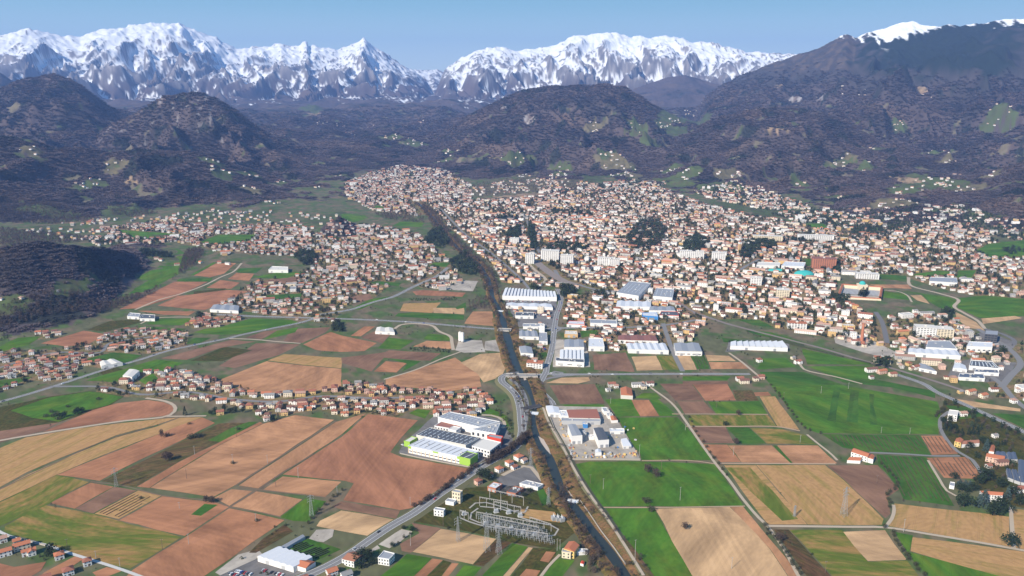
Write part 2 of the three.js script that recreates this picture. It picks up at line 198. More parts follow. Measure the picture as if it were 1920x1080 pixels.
// what covers the land at a point: its colour and whether trees stand there
function cover(x, z, d, h, top, slope, out) {
  const R = top >= 0 ? RIDGES[top] : null, big = fbm(x / 420, z / 420, 4), fine = n2(x / 26, z / 26) * .5 + n3(x / 11, z / 11) * .5;
  out.tree = 0; out.c = null; let c;
  const p = d > 2050 || h > 4 ? patchAt(x, z) : null;
  if (!p && (d < 1300 || h < 2.5 + n2(x / 45, z / 45) * 2.2 && d < 4200)) {
    c = mixc(C.plain, [.15, .115, .07], sstep(.0, .35, fbm(x / 110, z / 110, 3))); c = mixc(c, [.07, .105, .03], sstep(.05, .3, fbm(x / 70 + 40, z / 70, 3)));
    const k = 1 + fine * .3; return c.map((v) => v * k);
  }
  if (p) { const t = sstep(-.45, .25, fbm(x / 55, z / 55, 3) + (p === 'rock' ? -.05 : .12)); c = mixc(p === 'rock' ? C.woodRust : [.07, .065, .035], C[p], t); const k = 1 + fine * .14 + fbm(x / 60, z / 60, 3) * .3; return c.map((v) => v * k); }
  c = mixc(C.wood, C.woodDark, sstep(-.05, .45, big)); c = mixc(c, C.woodRust, sstep(.15, .5, fbm(x / 600 + 90, z / 600, 3)) * .8); out.tree = 1;
  const firs = fbm(x / 240 + 31, z / 240 - 12, 4);
  if (firs > .27 && d < 9000) { c = mixc(c, C.fir, sstep(.27, .36, firs) * .8); if (firs > .33) out.tree = 2; }
  if (d > 2100 && d < 8200 && h < 330) { // small clearings and terraces among the woods
    const m = fbm(x / 210 - 70, z / 150 + 20, 3) + (d < 4200 ? -.03 : .02) - h / 2600;
    if (m > .36) { c = mixc(c, n2(x / 90, z / 90) > .1 ? C.pasture : [.15, .13, .08], sstep(.36, .4, m) * .8); out.tree = 0; }
  }
  if (R?.name === 'crag' && h > 120) { const rk = ridged(x / 130, z / 420 + 5, 3) + fbm(x / 60, z / 60, 3) * .5 + (h - 280) / 900; if (rk > .5) { c = mixc(c, C.rock, sstep(.5, .95, rk) * .7); if (rk > .58) out.tree = 0; } }
  if (R?.snow === 1) {
    const v = (h + fbm(x / 420, z / 420, 4) * 240 - 585) / 420; // above or below the snow line
    const crag = (ridged(x / 110, z / 190 + 4, 4) - .42) * 1.7 + n3(x / 34, z / 60) * .42 + fbm(x / 300 + 8, z / 300, 3) * .7 + (slope - .55) * .6 + clamp((out.lap ?? 0) / 14, -1.2, 1.2) * .5 + n2(x / 22, z / 30) * .22 + n2(x / 1500 + 4, z / 1500) * .45;
    const bare = mixc(C.rockDark, C.rock, sstep(-.3, .5, fbm(x / 120, z / 120, 4) + n2(x / 34, z / 34) * .2));
    c = mixc(c, bare, sstep(300, 560, h + big * 170) * .92);
    const sn = sstep(-.10, .12, v * 1.05 - crag * .98 + .12);
    c = mixc(c, C.snow, sn); out.tree = 0;
  }
  if (R?.snow === 2) {
    const X = x / d; // the east massif: snowfields along the crest, a dark belt of firs below, tawny meadows on the west shoulder
    const w = h + fbm(x / 300, z / 300, 4) * 120;
    if (h > 330) { c = mixc(c, [.046, .043, .045], sstep(330, 480, w) * .8); if (w > 470 + n2(x / 90, z / 90) * 90) out.tree = 0; }
    if (X > .35) { const f = sstep(500, 570, w + (X - .38) * 500) * sstep(.375, .40, X + fbm(x / 200, z / 200, 3) * .04) * (1 - sstep(.50, .53, X + fbm(x / 260, z / 260) * .05) * .7); c = mixc(c, C.fir, f); }
    const rib = fbm((x + z * .15) / 60, z / 900, 3);
    const line = (X > .43 ? 872 : 900) - 170 * sstep(.05, .0, Math.abs(X - .41)) + fbm(x / 250, z / 250, 4) * 60;
    let sn = sstep(-.15, .25, (h - line) / 60 + rib * 1.1 - .15 + n2(x / 45, z / 90) * .35);
    if (X > .34 && X < .43) sn = Math.max(sn, sstep(.05, .2, rib + (h - 800) / 330 - Math.abs(X - .40) * 4) * sstep(640, 720, h));
    if (X > .43 && h > 560) sn = Math.max(sn, sstep(.36, .43, ridged(x / 230 + 3, z / 1500, 2) * .62 + (h - 880) / 1500) * .9 * sstep(.3, .45, n2(x / 400, z / 900) + .3));
    c = mixc(c, C.snow, sn);
    if (X < .38 && h > 520 && sn < .5) c = mixc(c, [.13, .095, .07], .5 * sstep(-.1, .3, fbm(x / 130, z / 130, 3)));
  }
  out.c = c;
  const k = 1 + fine * (R?.snow === 1 ? .1 : .2) + fbm(x / 60, z / 60, 3) * .22;
  return c.map((v) => clamp(v * k, .008, .9));
}
{
  const A0 = -46 * Math.PI / 180, A1 = 46 * Math.PI / 180, NC = 1000;
  const sheets = [['valley_ground', [[150, 560, 60], [560, 1250, 10], [1250, 2400, 9]]], ['wooded_hills', [[2400, 5000, 9.5], [5000, 8700, 19]]], ['snow_mountains', [[8700, 16600, 29]]]];
  const m = mat([1, 1, 1], .97, { vertexColors: true }), o = {};
  for (const [name, spans] of sheets) {
    const rows = []; spans.forEach(([a, b, s], i) => { for (let d = a; d < b - .1; d += s) rows.push(d); }); rows.push(spans[spans.length - 1][1]);
    const NR = rows.length, P = new Float32Array(NR * NC * 3), K = new Float32Array(NR * NC * 3), T = new Int8Array(NR * NC), I = new Uint32Array((NR - 1) * (NC - 1) * 6);
    for (let i = 0; i < NC; i++) {
      const a = A0 + (A1 - A0) * i / (NC - 1), sa = Math.sin(a), ca = -Math.cos(a);
      for (let j = 0; j < NR; j++) { const d = rows[j], x = sa * d, z = ca * d, g = ground(a, d, x, z), q = (j * NC + i) * 3; P[q] = x; P[q + 1] = g[0]; P[q + 2] = z; T[j * NC + i] = g[1]; }
    }
    let n = 0;
    for (let j = 0; j < NR; j++) for (let i = 0; i < NC; i++) {
      const q = (j * NC + i) * 3, d = rows[j], x = P[q], z = P[q + 2], h = P[q + 1];
      const i2 = Math.min(NC - 1, i + 1), j2 = Math.min(NR - 1, j + 1), i1 = Math.max(0, i - 1), j1 = Math.max(0, j - 1);
      const sa = (P[(j * NC + i2) * 3 + 1] - P[(j * NC + i1) * 3 + 1]) / ((i2 - i1) * d * (A1 - A0) / NC), sd = (P[(j2 * NC + i) * 3 + 1] - P[(j1 * NC + i) * 3 + 1]) / (rows[j2] - rows[j1]);
      const e = 3, ia = Math.max(0, i - e), ib = Math.min(NC - 1, i + e), ja = Math.max(0, j - e), jb = Math.min(NR - 1, j + e); o.lap = d > 7000 ? h - (P[(j * NC + ia) * 3 + 1] + P[(j * NC + ib) * 3 + 1] + P[(ja * NC + i) * 3 + 1] + P[(jb * NC + i) * 3 + 1]) / 4 : 0;
      const c = cover(x, z, d, h, T[j * NC + i], Math.hypot(sa, sd), o); K[q] = c[0]; K[q + 1] = c[1]; K[q + 2] = c[2];
      if (j < NR - 1 && i < NC - 1) { const v = j * NC + i; I[n++] = v; I[n++] = v + 1; I[n++] = v + NC; I[n++] = v + 1; I[n++] = v + NC + 1; I[n++] = v + NC; }
    }
    const g = new THREE.BufferGeometry(); g.setAttribute('position', new THREE.BufferAttribute(P, 3)); g.setAttribute('color', new THREE.BufferAttribute(K, 3)); g.setIndex(new THREE.BufferAttribute(I, 1)); g.computeVertexNormals();
    tag(mesh(name, g, m), { valley_ground: 'flat valley floor under fields, villages and town', wooded_hills: 'bare wooded hills and ridges round the town', snow_mountains: 'snow covered rocky mountain chain on the skyline' }[name], { valley_ground: 'ground', wooded_hills: 'hills', snow_mountains: 'mountains' }[name], null, 'structure');
  }
}
tag(mesh('plain', new THREE.RingGeometry(60, 16500, 96, 1).rotateX(-Math.PI / 2).translate(0, -4, 0), mat(C.plain, .97)), 'open country running on to the horizon', 'ground', null, 'structure');

// ------------------------------------------------------------------ fields
// grain of soil and sward, 400 m to a tile: furrows and drill rows run along u, patches of crop and bare earth across them
function grain(seed, fn) {
  const N = 1024, d = new Uint8Array(N * N * 4), w = (x, y, s, k) => { const a = x / N * Math.PI * 2, b = y / N * Math.PI * 2, q = s / (Math.PI * 2); return n4(Math.cos(a) * q + seed, Math.sin(a) * q, Math.cos(b) * q * k, Math.sin(b) * q * k + seed); };
  for (let y = 0; y < N; y++) for (let x = 0; x < N; x++) { const c = fn((s, k = 1) => w(x, y, s, k), x, y), o = (y * N + x) * 4; for (let i = 0; i < 3; i++) d[o + i] = clamp(c[i]) * 255; d[o + 3] = 255; }
  const t = new THREE.DataTexture(d, N, N); t.wrapS = t.wrapT = THREE.RepeatWrapping; t.magFilter = THREE.LinearFilter; t.minFilter = THREE.LinearMipmapLinearFilter; t.generateMipmaps = true; t.colorSpace = THREE.SRGBColorSpace; t.anisotropy = 8; t.needsUpdate = true; return t;
}
const n3d = createNoise3D(rnd), n4 = (a, b, c, d) => n3d(a + c * 1.31, b - d * 1.17, c * .7 + d * .6 + a * .2);
const hash = (i) => { const s = Math.sin(i * 127.1 + 311.7) * 43758.5453; return s - Math.floor(s); };
const tram = (y, gap) => { const k = y % gap; return k === 2 || k === 6 ? .92 : 1; }; // wheel tracks, a pair to each pass of the sprayer
const speck = (x, y) => hash(x * 1.37 + y * 91.7) - .5;
const GRAIN = {
  soil: grain(1.3, (w, x, y) => { const row = hash(Math.floor(y / 9)) - .5, v = .88 + w(14) * .065 + w(60) * .035 + w(5) * .09 + row * .05 + speck(x, y) * .05; return [v, v * .995, v * .985]; }),
  sward: grain(5.1, (w, x, y) => { const row = hash(Math.floor(y / 13) + 40) - .5, v = (.86 + w(10) * .09 + w(50) * .05 + row * .06 + speck(x, y) * .08) * tram(y, 64), t = clamp(.12 + w(8) * .22 + w(30) * .12, 0, .5); return [v * (.86 + t * .5), v, v * (.82 + t * .1)]; }),
  mottled: grain(9.7, (w, x, y) => { const row = hash(Math.floor(y / 16) + 80) - .5, t = clamp(.40 + w(4, 2.4) * .55 + w(12, 3) * .4 + w(46, 2) * .25 + row * .35), v = .92 + speck(x, y) * .09 + w(40) * .06; return [v * (.56 + .36 * t), v * (.68 + .10 * t), v * (.34 + .28 * t)]; }),
  stubble: grain(14.2, (w, x, y) => { const row = hash(Math.floor(y / 7) + 120) - .5, t = clamp(.10 + w(4, 3) * .28 + w(14, 4) * .2 + row * .38), v = (.95 + speck(x, y) * .07 + w(50) * .05) * tram(y, 50); return [v * (.93 - .25 * t), v * (.86 - .12 * t), v * (.72 - .25 * t)]; }),
  waste: grain(21.9, (w, x, y) => { const t = clamp(.5 + w(9) * .5 + w(34) * .4 + w(90) * .25), v = .84 + speck(x, y) * .2 + w(60) * .12; return [v * (.70 + .22 * t), v * (.74 + .05 * t), v * (.50 + .16 * t)]; }),
};
const S = (r, g, b) => [r, g, b];
const FIELD = { // base colour (linear), grain, plain words
  red: [S(.385, .175, .095), 'soil', 'reddish brown ploughed field', 'ploughed_field'], brown: [S(.41, .19, .097), 'soil', 'brown ploughed field', 'ploughed_field'], light: [S(.48, .25, .128), 'soil', 'light brown harrowed field', 'ploughed_field'],
  tan: [S(.57, .365, .195), 'soil', 'pale tan harrowed field', 'ploughed_field'], dark: [S(.25, .14, .088), 'soil', 'dark brown ploughed field', 'ploughed_field'],
  green: [S(.108, .185, .024), 'sward', 'bright green grass field', 'grass_field'], deep: [S(.082, .15, .028), 'sward', 'deep green grass field', 'grass_field'], dull: [S(.14, .15, .055), 'waste', 'dull green rough meadow', 'grass_field'],
  mottled: [S(.41, .355, .20), 'mottled', 'patchy green and straw coloured field', 'grass_field'], straw: [S(.50, .345, .215), 'stubble', 'straw coloured stubble field', 'stubble_field'],
  fallow: [S(.24, .19, .125), 'waste', 'dark fallow field with weeds', 'fallow_field'], gravel: [S(.46, .41, .35), 'soil', 'pale gravel yard', 'yard'], asphalt: [S(.20, .19, .185), 'soil', 'grey paved yard', 'yard'], scrub: [S(.20, .145, .10), 'waste', 'rough bank with dry scrub', 'rough_ground'],
};
const FM = {}; for (const k in FIELD) FM[k] = new THREE.MeshPhysicalMaterial({ specularIntensity: .2, color: new THREE.Color().setRGB(...FIELD[k][0]), map: GRAIN[FIELD[k][1]], roughness: .96, side: THREE.DoubleSide });
const fieldPolys = [];
let fieldN = 0;
function sheetOf(p, y, along) { // a flat sheet over a plan outline; uv in metres / 400 along its longest side
  let best = 0, ang = along ?? 0; if (along === undefined) for (let i = 0; i < p.length; i++) { const q = p[(i + 1) % p.length], L = Math.hypot(q[0] - p[i][0], q[1] - p[i][1]); if (L > best) { best = L; ang = Math.atan2(q[1] - p[i][1], q[0] - p[i][0]); } }
  const g = new THREE.ShapeGeometry(new THREE.Shape(p.map(([x, z]) => new THREE.Vector2(x, -z)))); g.rotateX(-Math.PI / 2); g.translate(0, y, 0);
  const P = g.attributes.position, U = g.attributes.uv, c = Math.cos(ang), s = Math.sin(ang), ox = hash(fieldN * 3.3), oz = hash(fieldN * 7.9);
  for (let i = 0; i < P.count; i++) { const x = P.getX(i), z = P.getZ(i); U.setXY(i, (x * c + z * s) / 400 + ox, (-x * s + z * c) / 400 + oz); }
  return g;
}
function field(type, s, list, keep = 1) {
  // edges wander a little, as ploughed and mown edges do
  const raw = poly(s, list), p = []; raw.forEach((q, i) => { const r = raw[(i + 1) % raw.length], L = Math.hypot(r[0] - q[0], r[1] - q[1]), n = Math.min(8, Math.max(1, Math.round(L / 30))); for (let k = 0; k < n; k++) { const t = k / n, w = k ? 1.1 : 0; p.push([q[0] + (r[0] - q[0]) * t + (hash(fieldN * 31 + i * 7 + k) - .5) * 2 * w, q[1] + (r[1] - q[1]) * t + (hash(fieldN * 17 + i * 5 + k) - .5) * 2 * w]); } });
  fieldN++; const o = mesh(FIELD[type][3], sheetOf(p, .08 + (fieldN % 14) * .012), FM[type]);
  tag(o, FIELD[type][2] + ' on the valley floor', FIELD[type][3].replace('_', ' '), null, 'structure');
  if (keep) mark(raw, type === 'asphalt' || type === 'gravel' || type === 'scrub' ? 0 : 1); fieldPolys.push({ type, p: raw }); return o;
}
const F = (s, ...rows) => rows.forEach(([t, ...l]) => field(t, s, l));
F('BL',
  ['dull', -700, 200, 0, 130, 280, 70, 500, 40, 700, 70, 620, 120, 330, 215, 0, 300, -700, 480], ['green', 60, 150, 280, 75, 500, 42, 690, 72, 610, 118, 480, 150, 330, 212, 180, 190],
  ['red', 240, 270, 400, 200, 520, 148, 660, 108, 830, 90, 920, 102, 975, 125, 975, 152, 940, 178, 700, 203, 430, 241], ['dark', -200, 330, 0, 265, 330, 216, 250, 262, 130, 292, 0, 330, -200, 400],
  ['straw', -600, 620, 0, 360, 140, 302, 430, 252, 900, 197, 1000, 189, 880, 230, 650, 290, 400, 392, 150, 497, 0, 580, -600, 880],
  ['straw', -600, 900, 0, 592, 150, 512, 400, 402, 650, 302, 880, 240, 1010, 190, 1140, 187, 820, 308, 500, 432, 320, 510, 0, 660, -600, 980],
  ['brown', 320, 512, 820, 311, 1000, 236, 1140, 189, 1210, 220, 1040, 308, 800, 420, 560, 545], ['fallow', 570, 547, 832, 420, 1042, 312, 1232, 223, 1310, 218, 1440, 222, 1215, 335, 1000, 440, 762, 581],
  ['deep', 1172, 318, 1290, 252, 1400, 213, 1452, 213, 1245, 328], ['brown', 770, 578, 1002, 442, 1220, 336, 1462, 214, 1480, 222, 1232, 344, 1010, 478, 840, 585],
  ['light', 846, 584, 1010, 482, 1234, 346, 1482, 224, 1660, 175, 1880, 202, 1600, 388, 1322, 570, 1196, 638, 880, 590], ['light', 1344, 572, 1610, 398, 1890, 214, 2060, 165, 1920, 285, 1600, 488, 1452, 588],
  ['red', 1590, 510, 1920, 300, 2070, 170, 2350, 205, 2250, 310, 2195, 385, 2260, 412, 2640, 478, 2560, 560, 2440, 640, 2310, 700, 2250, 710, 1930, 655, 1990, 560, 1940, 545],
  ['light', 1480, 595, 1590, 520, 1920, 550, 1830, 635], ['light', 1302, 688, 1442, 604, 1700, 650, 1572, 746], ['light', 1204, 640, 1302, 592, 1420, 603, 1290, 686],
  ['green', 1574, 750, 1722, 642, 1835, 660, 1740, 775, 1650, 770], ['brown', 670, 767, 912, 632, 1200, 664, 1288, 692, 1040, 855, 880, 820], ['deep', 1075, 735, 1150, 675, 1225, 680, 1130, 742],
  ['straw', 532, 730, 777, 600, 910, 627, 668, 760], ['brown', 280, 670, 510, 556, 640, 578, 420, 702], ['dark', 424, 702, 644, 578, 768, 600, 524, 728],
  ['brown', 742, 1050, 1042, 862, 1290, 700, 1600, 767, 1420, 890, 1150, 1080, 900, 1250, 560, 1250], ['mottled', 30, 800, 250, 682, 530, 733, 1020, 862, 730, 1040, 640, 1020, 400, 950, 200, 880, 20, 830],
  ['mottled', -600, 985, 0, 666, 318, 514, 500, 552, 270, 678, 0, 800, -500, 1100], ['red', -300, 1060, 0, 1010, 80, 1030, 260, 1000, 230, 1050, 170, 1085, 40, 1250, -300, 1250], ['brown', 250, 1060, 420, 970, 470, 985, 330, 1075, 200, 1180, 150, 1150],
  ['brown', 520, 1060, 600, 1030, 690, 1050, 560, 1100], ['gravel', 1210, 1060, 1340, 960, 1450, 930, 1480, 960, 1330, 1050, 1260, 1090], ['asphalt', 1230, 1080, 1440, 985, 1680, 1040, 1780, 1050, 1600, 1140, 1250, 1180], ['scrub', 1400, 950, 1480, 870, 1600, 790, 1650, 830, 1530, 900, 1440, 950], ['gravel', 1730, 880, 1780, 820, 1880, 815, 1870, 860, 1820, 890], ['deep', 1600, 925, 1735, 870, 1920, 930, 1790, 990]);
F('BM',
  ['tan', -120, 770, 0, 712, 305, 765, 150, 855, 0, 828, -140, 800], ['dark', -50, 690, 0, 660, 330, 712, 308, 760, 0, 706], ['tan', 400, 945, 560, 815, 870, 872, 740, 1015], ['scrub', 742, 1018, 872, 874, 960, 890, 800, 1025],
  ['dark', 392, 780, 560, 812, 392, 950, 340, 940, 330, 900, 440, 840], ['gravel', 200, 900, 330, 815, 400, 830, 330, 890, 270, 925], ['gravel', 70, 950, 200, 905, 220, 925, 130, 960], ['green', 170, 1120, 370, 957, 508, 980, 350, 1130], ['brown', 380, 1110, 512, 982, 570, 990, 450, 1110], ['dull', 454, 1110, 574, 991, 620, 1005, 540, 1110],
  ['brown', 542, 1110, 622, 1008, 660, 1010, 580, 1110], ['green', 620, 1110, 690, 1020, 790, 1030, 720, 1110], ['green', 770, 1110, 800, 1070, 962, 896, 1050, 916, 880, 1110], ['tan', 884, 1110, 1053, 919, 1077, 922, 925, 1110], ['dull', 930, 1110, 1080, 922, 1210, 930, 1205, 985, 1100, 1110],
  ['brown', 1117, 995, 1152, 942, 1205, 947, 1165, 1005], ['brown', 990, 1095, 1040, 1040, 1120, 1050, 1090, 1095], ['green', 1120, 1100, 1212, 987, 1312, 992, 1230, 1100], ['dull', 410, 775, 700, 585, 1140, 562, 1240, 700, 1320, 830, 1200, 930, 960, 892, 880, 870, 560, 800],
  ['deep', 1130, 690, 1100, 600, 1150, 590, 1180, 660], ['straw', 1000, 750, 1010, 700, 1200, 720, 1230, 780], ['green', 1312, 452, 1400, 437, 1690, 437, 2098, 452, 2262, 685, 1900, 690, 1442, 690, 1382, 600], ['green', 1552, 188, 1890, 187, 1940, 240, 2085, 428, 1690, 430, 1680, 390, 1602, 280],
  ['green', 1482, 88, 1630, 78, 1680, 182, 1552, 184], ['brown', 1632, 90, 1730, 90, 1788, 181, 1682, 181], ['green', 1734, 88, 1775, 80, 1892, 180, 1792, 181], ['green', 1650, 78, 1700, 50, 1770, 52, 1800, 84, 1736, 84], ['dark', 1172, 8, 1425, 0, 1482, 110, 1232, 112], ['green', 1240, 116, 1480, 118, 1470, 140, 1290, 140],
  ['green', 1492, 702, 1758, 698, 1920, 985, 2040, 1180, 1760, 1180, 1600, 900], ['gravel', 1140, 120, 1240, 125, 1500, 130, 1600, 280, 1685, 430, 1290, 430, 1210, 290], ['asphalt', 320, 390, 360, 320, 545, 160, 640, 150, 900, 200, 960, 300, 990, 340, 800, 440, 740, 470], ['asphalt', 870, 530, 1050, 455, 1080, 460, 1140, 545, 1130, 590, 1000, 640, 830, 605, 890, 560],
  ['green', 380, 165, 430, 140, 500, 150, 470, 195], ['green', 800, 160, 830, 135, 930, 180, 960, 235, 930, 240, 880, 190]);
F('BR',
  ['tan', -155, 703, 0, 698, 265, 692, 490, 930, 590, 1080, 640, 1180, 120, 1180, 0, 985], ['light', 270, 692, 340, 690, 660, 1080, 730, 1180, 645, 1180, 594, 1080, 492, 928],
  ['straw', 232, 456, 410, 456, 700, 790, 482, 790, 440, 740], ['straw', 414, 456, 800, 456, 905, 540, 1130, 760, 1120, 792, 704, 790], ['mottled', 240, 470, 380, 470, 650, 760, 560, 770], ['dark', 812, 458, 1095, 456, 1218, 592, 1150, 640, 1170, 730, 1140, 755, 910, 540],
  ['dark', 42, 242, 240, 242, 290, 332, 104, 334], ['brown', 110, 340, 250, 342, 328, 440, 212, 440], ['light', 256, 346, 500, 346, 606, 445, 332, 442], ['deep', 508, 346, 526, 346, 618, 445, 608, 445], ['light', 532, 346, 760, 346, 868, 446, 622, 446],
  ['deep', 244, 242, 372, 246, 470, 336, 330, 336], ['mottled', 378, 246, 560, 256, 690, 288, 750, 340, 474, 336], ['mottled', 32, 176, 480, 176, 528, 238, 42, 236], ['green', 142, 100, 430, 97, 478, 170, 190, 170], ['dark', -30, 97, 118, 97, 180, 165, 10, 166],
  ['dark', -130, -2, 50, 0, 122, 94, -40, 94], ['red', 54, 0, 250, 0, 300, 92, 127, 94], ['fallow', 282, 36, 390, 36, 430, 94, 304, 94], ['brown', 400, 48, 480, 45, 500, 66, 410, 68], ['straw', 432, 70, 520, 70, 656, 258, 532, 238],
  ['green', 492, 2, 700, -8, 900, 8, 1200, 60, 1432, 100, 1450, 150, 1440, 284, 760, 276, 690, 250, 640, 200], ['deep', 850, 26, 890, 26, 862, 214, 812, 205], ['deep', 945, 36, 992, 42, 985, 218, 922, 212], ['deep', 1050, 56, 1078, 58, 1072, 120, 1098, 230, 1056, 230],
  ['deep', 782, 282, 1330, 288, 1398, 400, 1052, 384, 900, 358], ['brown', 1340, 292, 1460, 292, 1550, 394, 1402, 400], ['brown', 1372, 416, 1600, 412, 1680, 510, 1640, 534, 1470, 528], ['deep', 1092, 398, 1366, 412, 1528, 688, 1242, 650, 1212, 582, 1102, 452],
  ['straw', 1192, 672, 1836, 747, 1848, 916, 1162, 800, 1182, 720], ['straw', 1856, 702, 2100, 725, 2100, 965, 1872, 920], ['straw', 1292, 862, 1920, 944, 2200, 985, 2200, 1200, 1920, 1130, 1282, 940], ['green', 1192, 832, 1296, 852, 1276, 945, 1800, 1085, 2000, 1180, 1480, 1180, 1300, 1000],
  ['tan', 902, 832, 1138, 822, 1262, 990, 1042, 996, 892, 850], ['mottled', 600, 820, 896, 822, 1042, 1000, 1262, 994, 1400, 1180, 950, 1180, 840, 1080, 650, 870], ['scrub', 512, 818, 596, 820, 836, 1082, 920, 1180, 780, 1180, 680, 1060],
  ['deep', 850, -40, 1000, -40, 1420, 40, 1420, 80, 1180, 20, 900, -8], ['dull', 1480, 60, 1720, 180, 1920, 290, 1920, 700, 1700, 640, 1550, 400, 1460, 280, 1450, 180], ['deep', 1480, 120, 1600, 130, 1700, 180, 1560, 200], ['tan', 1540, 85, 1900, 140, 1900, 155, 1640, 130], ['deep', 1740, 165, 2100, 190, 2100, 290, 1920, 250]);
F('ML',
  ['red', 670, 660, 980, 505, 1170, 505, 1000, 585, 780, 655], ['brown', 1090, 470, 1220, 400, 1330, 400, 1260, 460, 1180, 480], ['brown', 1280, 490, 1330, 455, 1430, 460, 1400, 500], ['red', 1160, 540, 1240, 495, 1350, 510, 1300, 545], ['red', 885, 640, 1000, 586, 1280, 550, 1390, 560, 1150, 665], ['brown', 770, 668, 1100, 672, 1060, 695, 920, 690],
  ['green', 692, 580, 700, 520, 900, 415, 1040, 415, 1000, 465, 820, 560], ['green', 930, 410, 1000, 360, 1120, 355, 1050, 410], ['green', 1072, 468, 1200, 395, 1218, 398, 1092, 468], ['green', 1110, 285, 1230, 240, 1440, 240, 1400, 275, 1240, 292], ['green', 660, 212, 1040, 240, 940, 252, 760, 265], ['green', 720, 318, 1000, 320, 1050, 348, 760, 345],
  ['deep', 1480, 582, 1700, 570, 1690, 600, 1500, 602], ['green', 1420, 480, 1580, 450, 1710, 450, 1600, 490], ['dark', 1460, 502, 1600, 484, 1690, 480, 1640, 520], ['deep', 1330, 450, 1350, 430, 1480, 425, 1440, 456], ['deep', 1010, 490, 1200, 482, 1180, 505, 990, 503], ['dull', 1090, 560, 1270, 540, 1260, 560, 1090, 580],
  ['dull', 490, 775, 620, 725, 860, 710, 770, 740, 590, 787], ['green', 850, 717, 1100, 710, 1020, 750, 830, 745], ['deep', 775, 752, 1050, 770, 1010, 782, 780, 765], ['green', 1240, 760, 1420, 710, 1640, 720, 1688, 735, 1345, 800, 1200, 802, 1090, 790, 1150, 770], ['green', 1480, 832, 1560, 780, 1680, 760, 1660, 790], ['dark', 1380, 820, 1480, 785, 1560, 778, 1470, 828],
  ['red', 230, 852, 470, 780, 590, 800, 510, 850, 380, 870], ['green', -300, 930, 0, 870, 100, 820, 230, 812, 160, 860, 0, 900], ['deep', 450, 947, 640, 902, 800, 920, 720, 957, 560, 957], ['green', 480, 1062, 880, 942, 1030, 962, 920, 1010, 800, 1012, 640, 1070], ['green', 780, 1060, 860, 1020, 900, 1060, 820, 1085],
  ['dark', 905, 936, 1300, 832, 1440, 842, 1230, 880, 1050, 945], ['dark', 1230, 980, 1440, 850, 1690, 857, 1560, 920, 1320, 990], ['dull', 1070, 950, 1260, 870, 1420, 890, 1250, 952], ['dark', 1595, 840, 1640, 770, 1860, 760, 1830, 790, 1700, 850], ['light', 1220, 1062, 1500, 952, 1700, 975, 1920, 995, 1920, 1105, 1500, 1140, 1250, 1082], ['straw', 1505, 948, 1600, 912, 1920, 932, 1920, 992, 1700, 972],
  ['brown', 1705, 858, 1860, 787, 1920, 807, 2120, 850, 2050, 895, 1920, 900, 1780, 890], ['deep', -300, 1120, 0, 1060, 180, 1040, 150, 1060, 0, 1100], ['dull', 540, 1010, 640, 980, 700, 1000, 600, 1040], ['deep', 1040, 855, 1100, 820, 1190, 820, 1120, 852]);
F('MM',
  ['green', 205, 880, 270, 820, 410, 835, 330, 885], ['brown', 52, 810, 130, 757, 190, 757, 110, 812], ['dark', 112, 820, 190, 782, 280, 800, 230, 850], ['light', 250, 1052, 640, 932, 780, 1030, 788, 1095, 620, 1120, 250, 1090], ['tan', 672, 960, 780, 912, 890, 905, 928, 985, 900, 1040, 800, 1072, 765, 1022], ['dark', 0, 932, 240, 902, 270, 890, 560, 907, 500, 950, 240, 932, 170, 1010, 0, 962],
  ['brown', 182, 1010, 250, 952, 370, 962, 310, 1015], ['deep', 262, 938, 450, 952, 340, 1012, 372, 966], ['light', 402, 870, 480, 837, 610, 842, 620, 885, 480, 872], ['green', 460, 830, 490, 797, 610, 807, 610, 838], ['red', 400, 560, 460, 552, 700, 567, 680, 590, 420, 580], ['straw', 330, 670, 350, 627, 560, 622, 510, 680],
  ['deep', 320, 682, 520, 682, 690, 692, 690, 720, 300, 700], ['light', 692, 740, 740, 672, 850, 672, 860, 755], ['tan', 515, 652, 690, 652, 690, 688, 520, 680], ['deep', 150, 512, 200, 500, 340, 512, 320, 530], ['dark', 40, 592, 160, 572, 180, 600, 100, 620], ['green', 42, 660, 170, 602, 280, 587, 100, 662], ['green', 490, 417, 520, 397, 610, 397, 590, 422],
  ['green', 0, 122, 130, 125, 150, 150, 60, 172, 0, 150], ['green', 290, 190, 330, 167, 470, 172, 450, 197], ['green', 170, 90, 200, 75, 260, 90, 230, 105], ['dark', 1412, 917, 1600, 902, 1650, 1013, 1422, 1000], ['tan', 1632, 927, 1770, 922, 1808, 1002, 1662, 1005], ['mottled', 1774, 922, 1870, 922, 1898, 1000, 1812, 1000], ['deep', 1342, 782, 1440, 777, 1450, 800, 1352, 820],
  ['gravel', 482, 532, 560, 492, 770, 502, 740, 558, 522, 545], ['deep', 1100, 910, 1150, 900, 1165, 920, 1130, 935], ['tan', 1150, 1075, 1240, 1045, 1390, 1042, 1400, 1062, 1330, 1078], ['deep', 640, 650, 700, 620, 700, 650, 650, 660], ['gravel', 640, 890, 660, 830, 790, 835, 810, 900, 690, 905], ['gravel', 805, 890, 810, 840, 880, 830, 895, 900], ['asphalt', 920, 610, 1215, 600, 1190, 760, 1000, 760, 960, 690], ['gravel', 1190, 985, 1205, 830, 1370, 830, 1400, 985]);
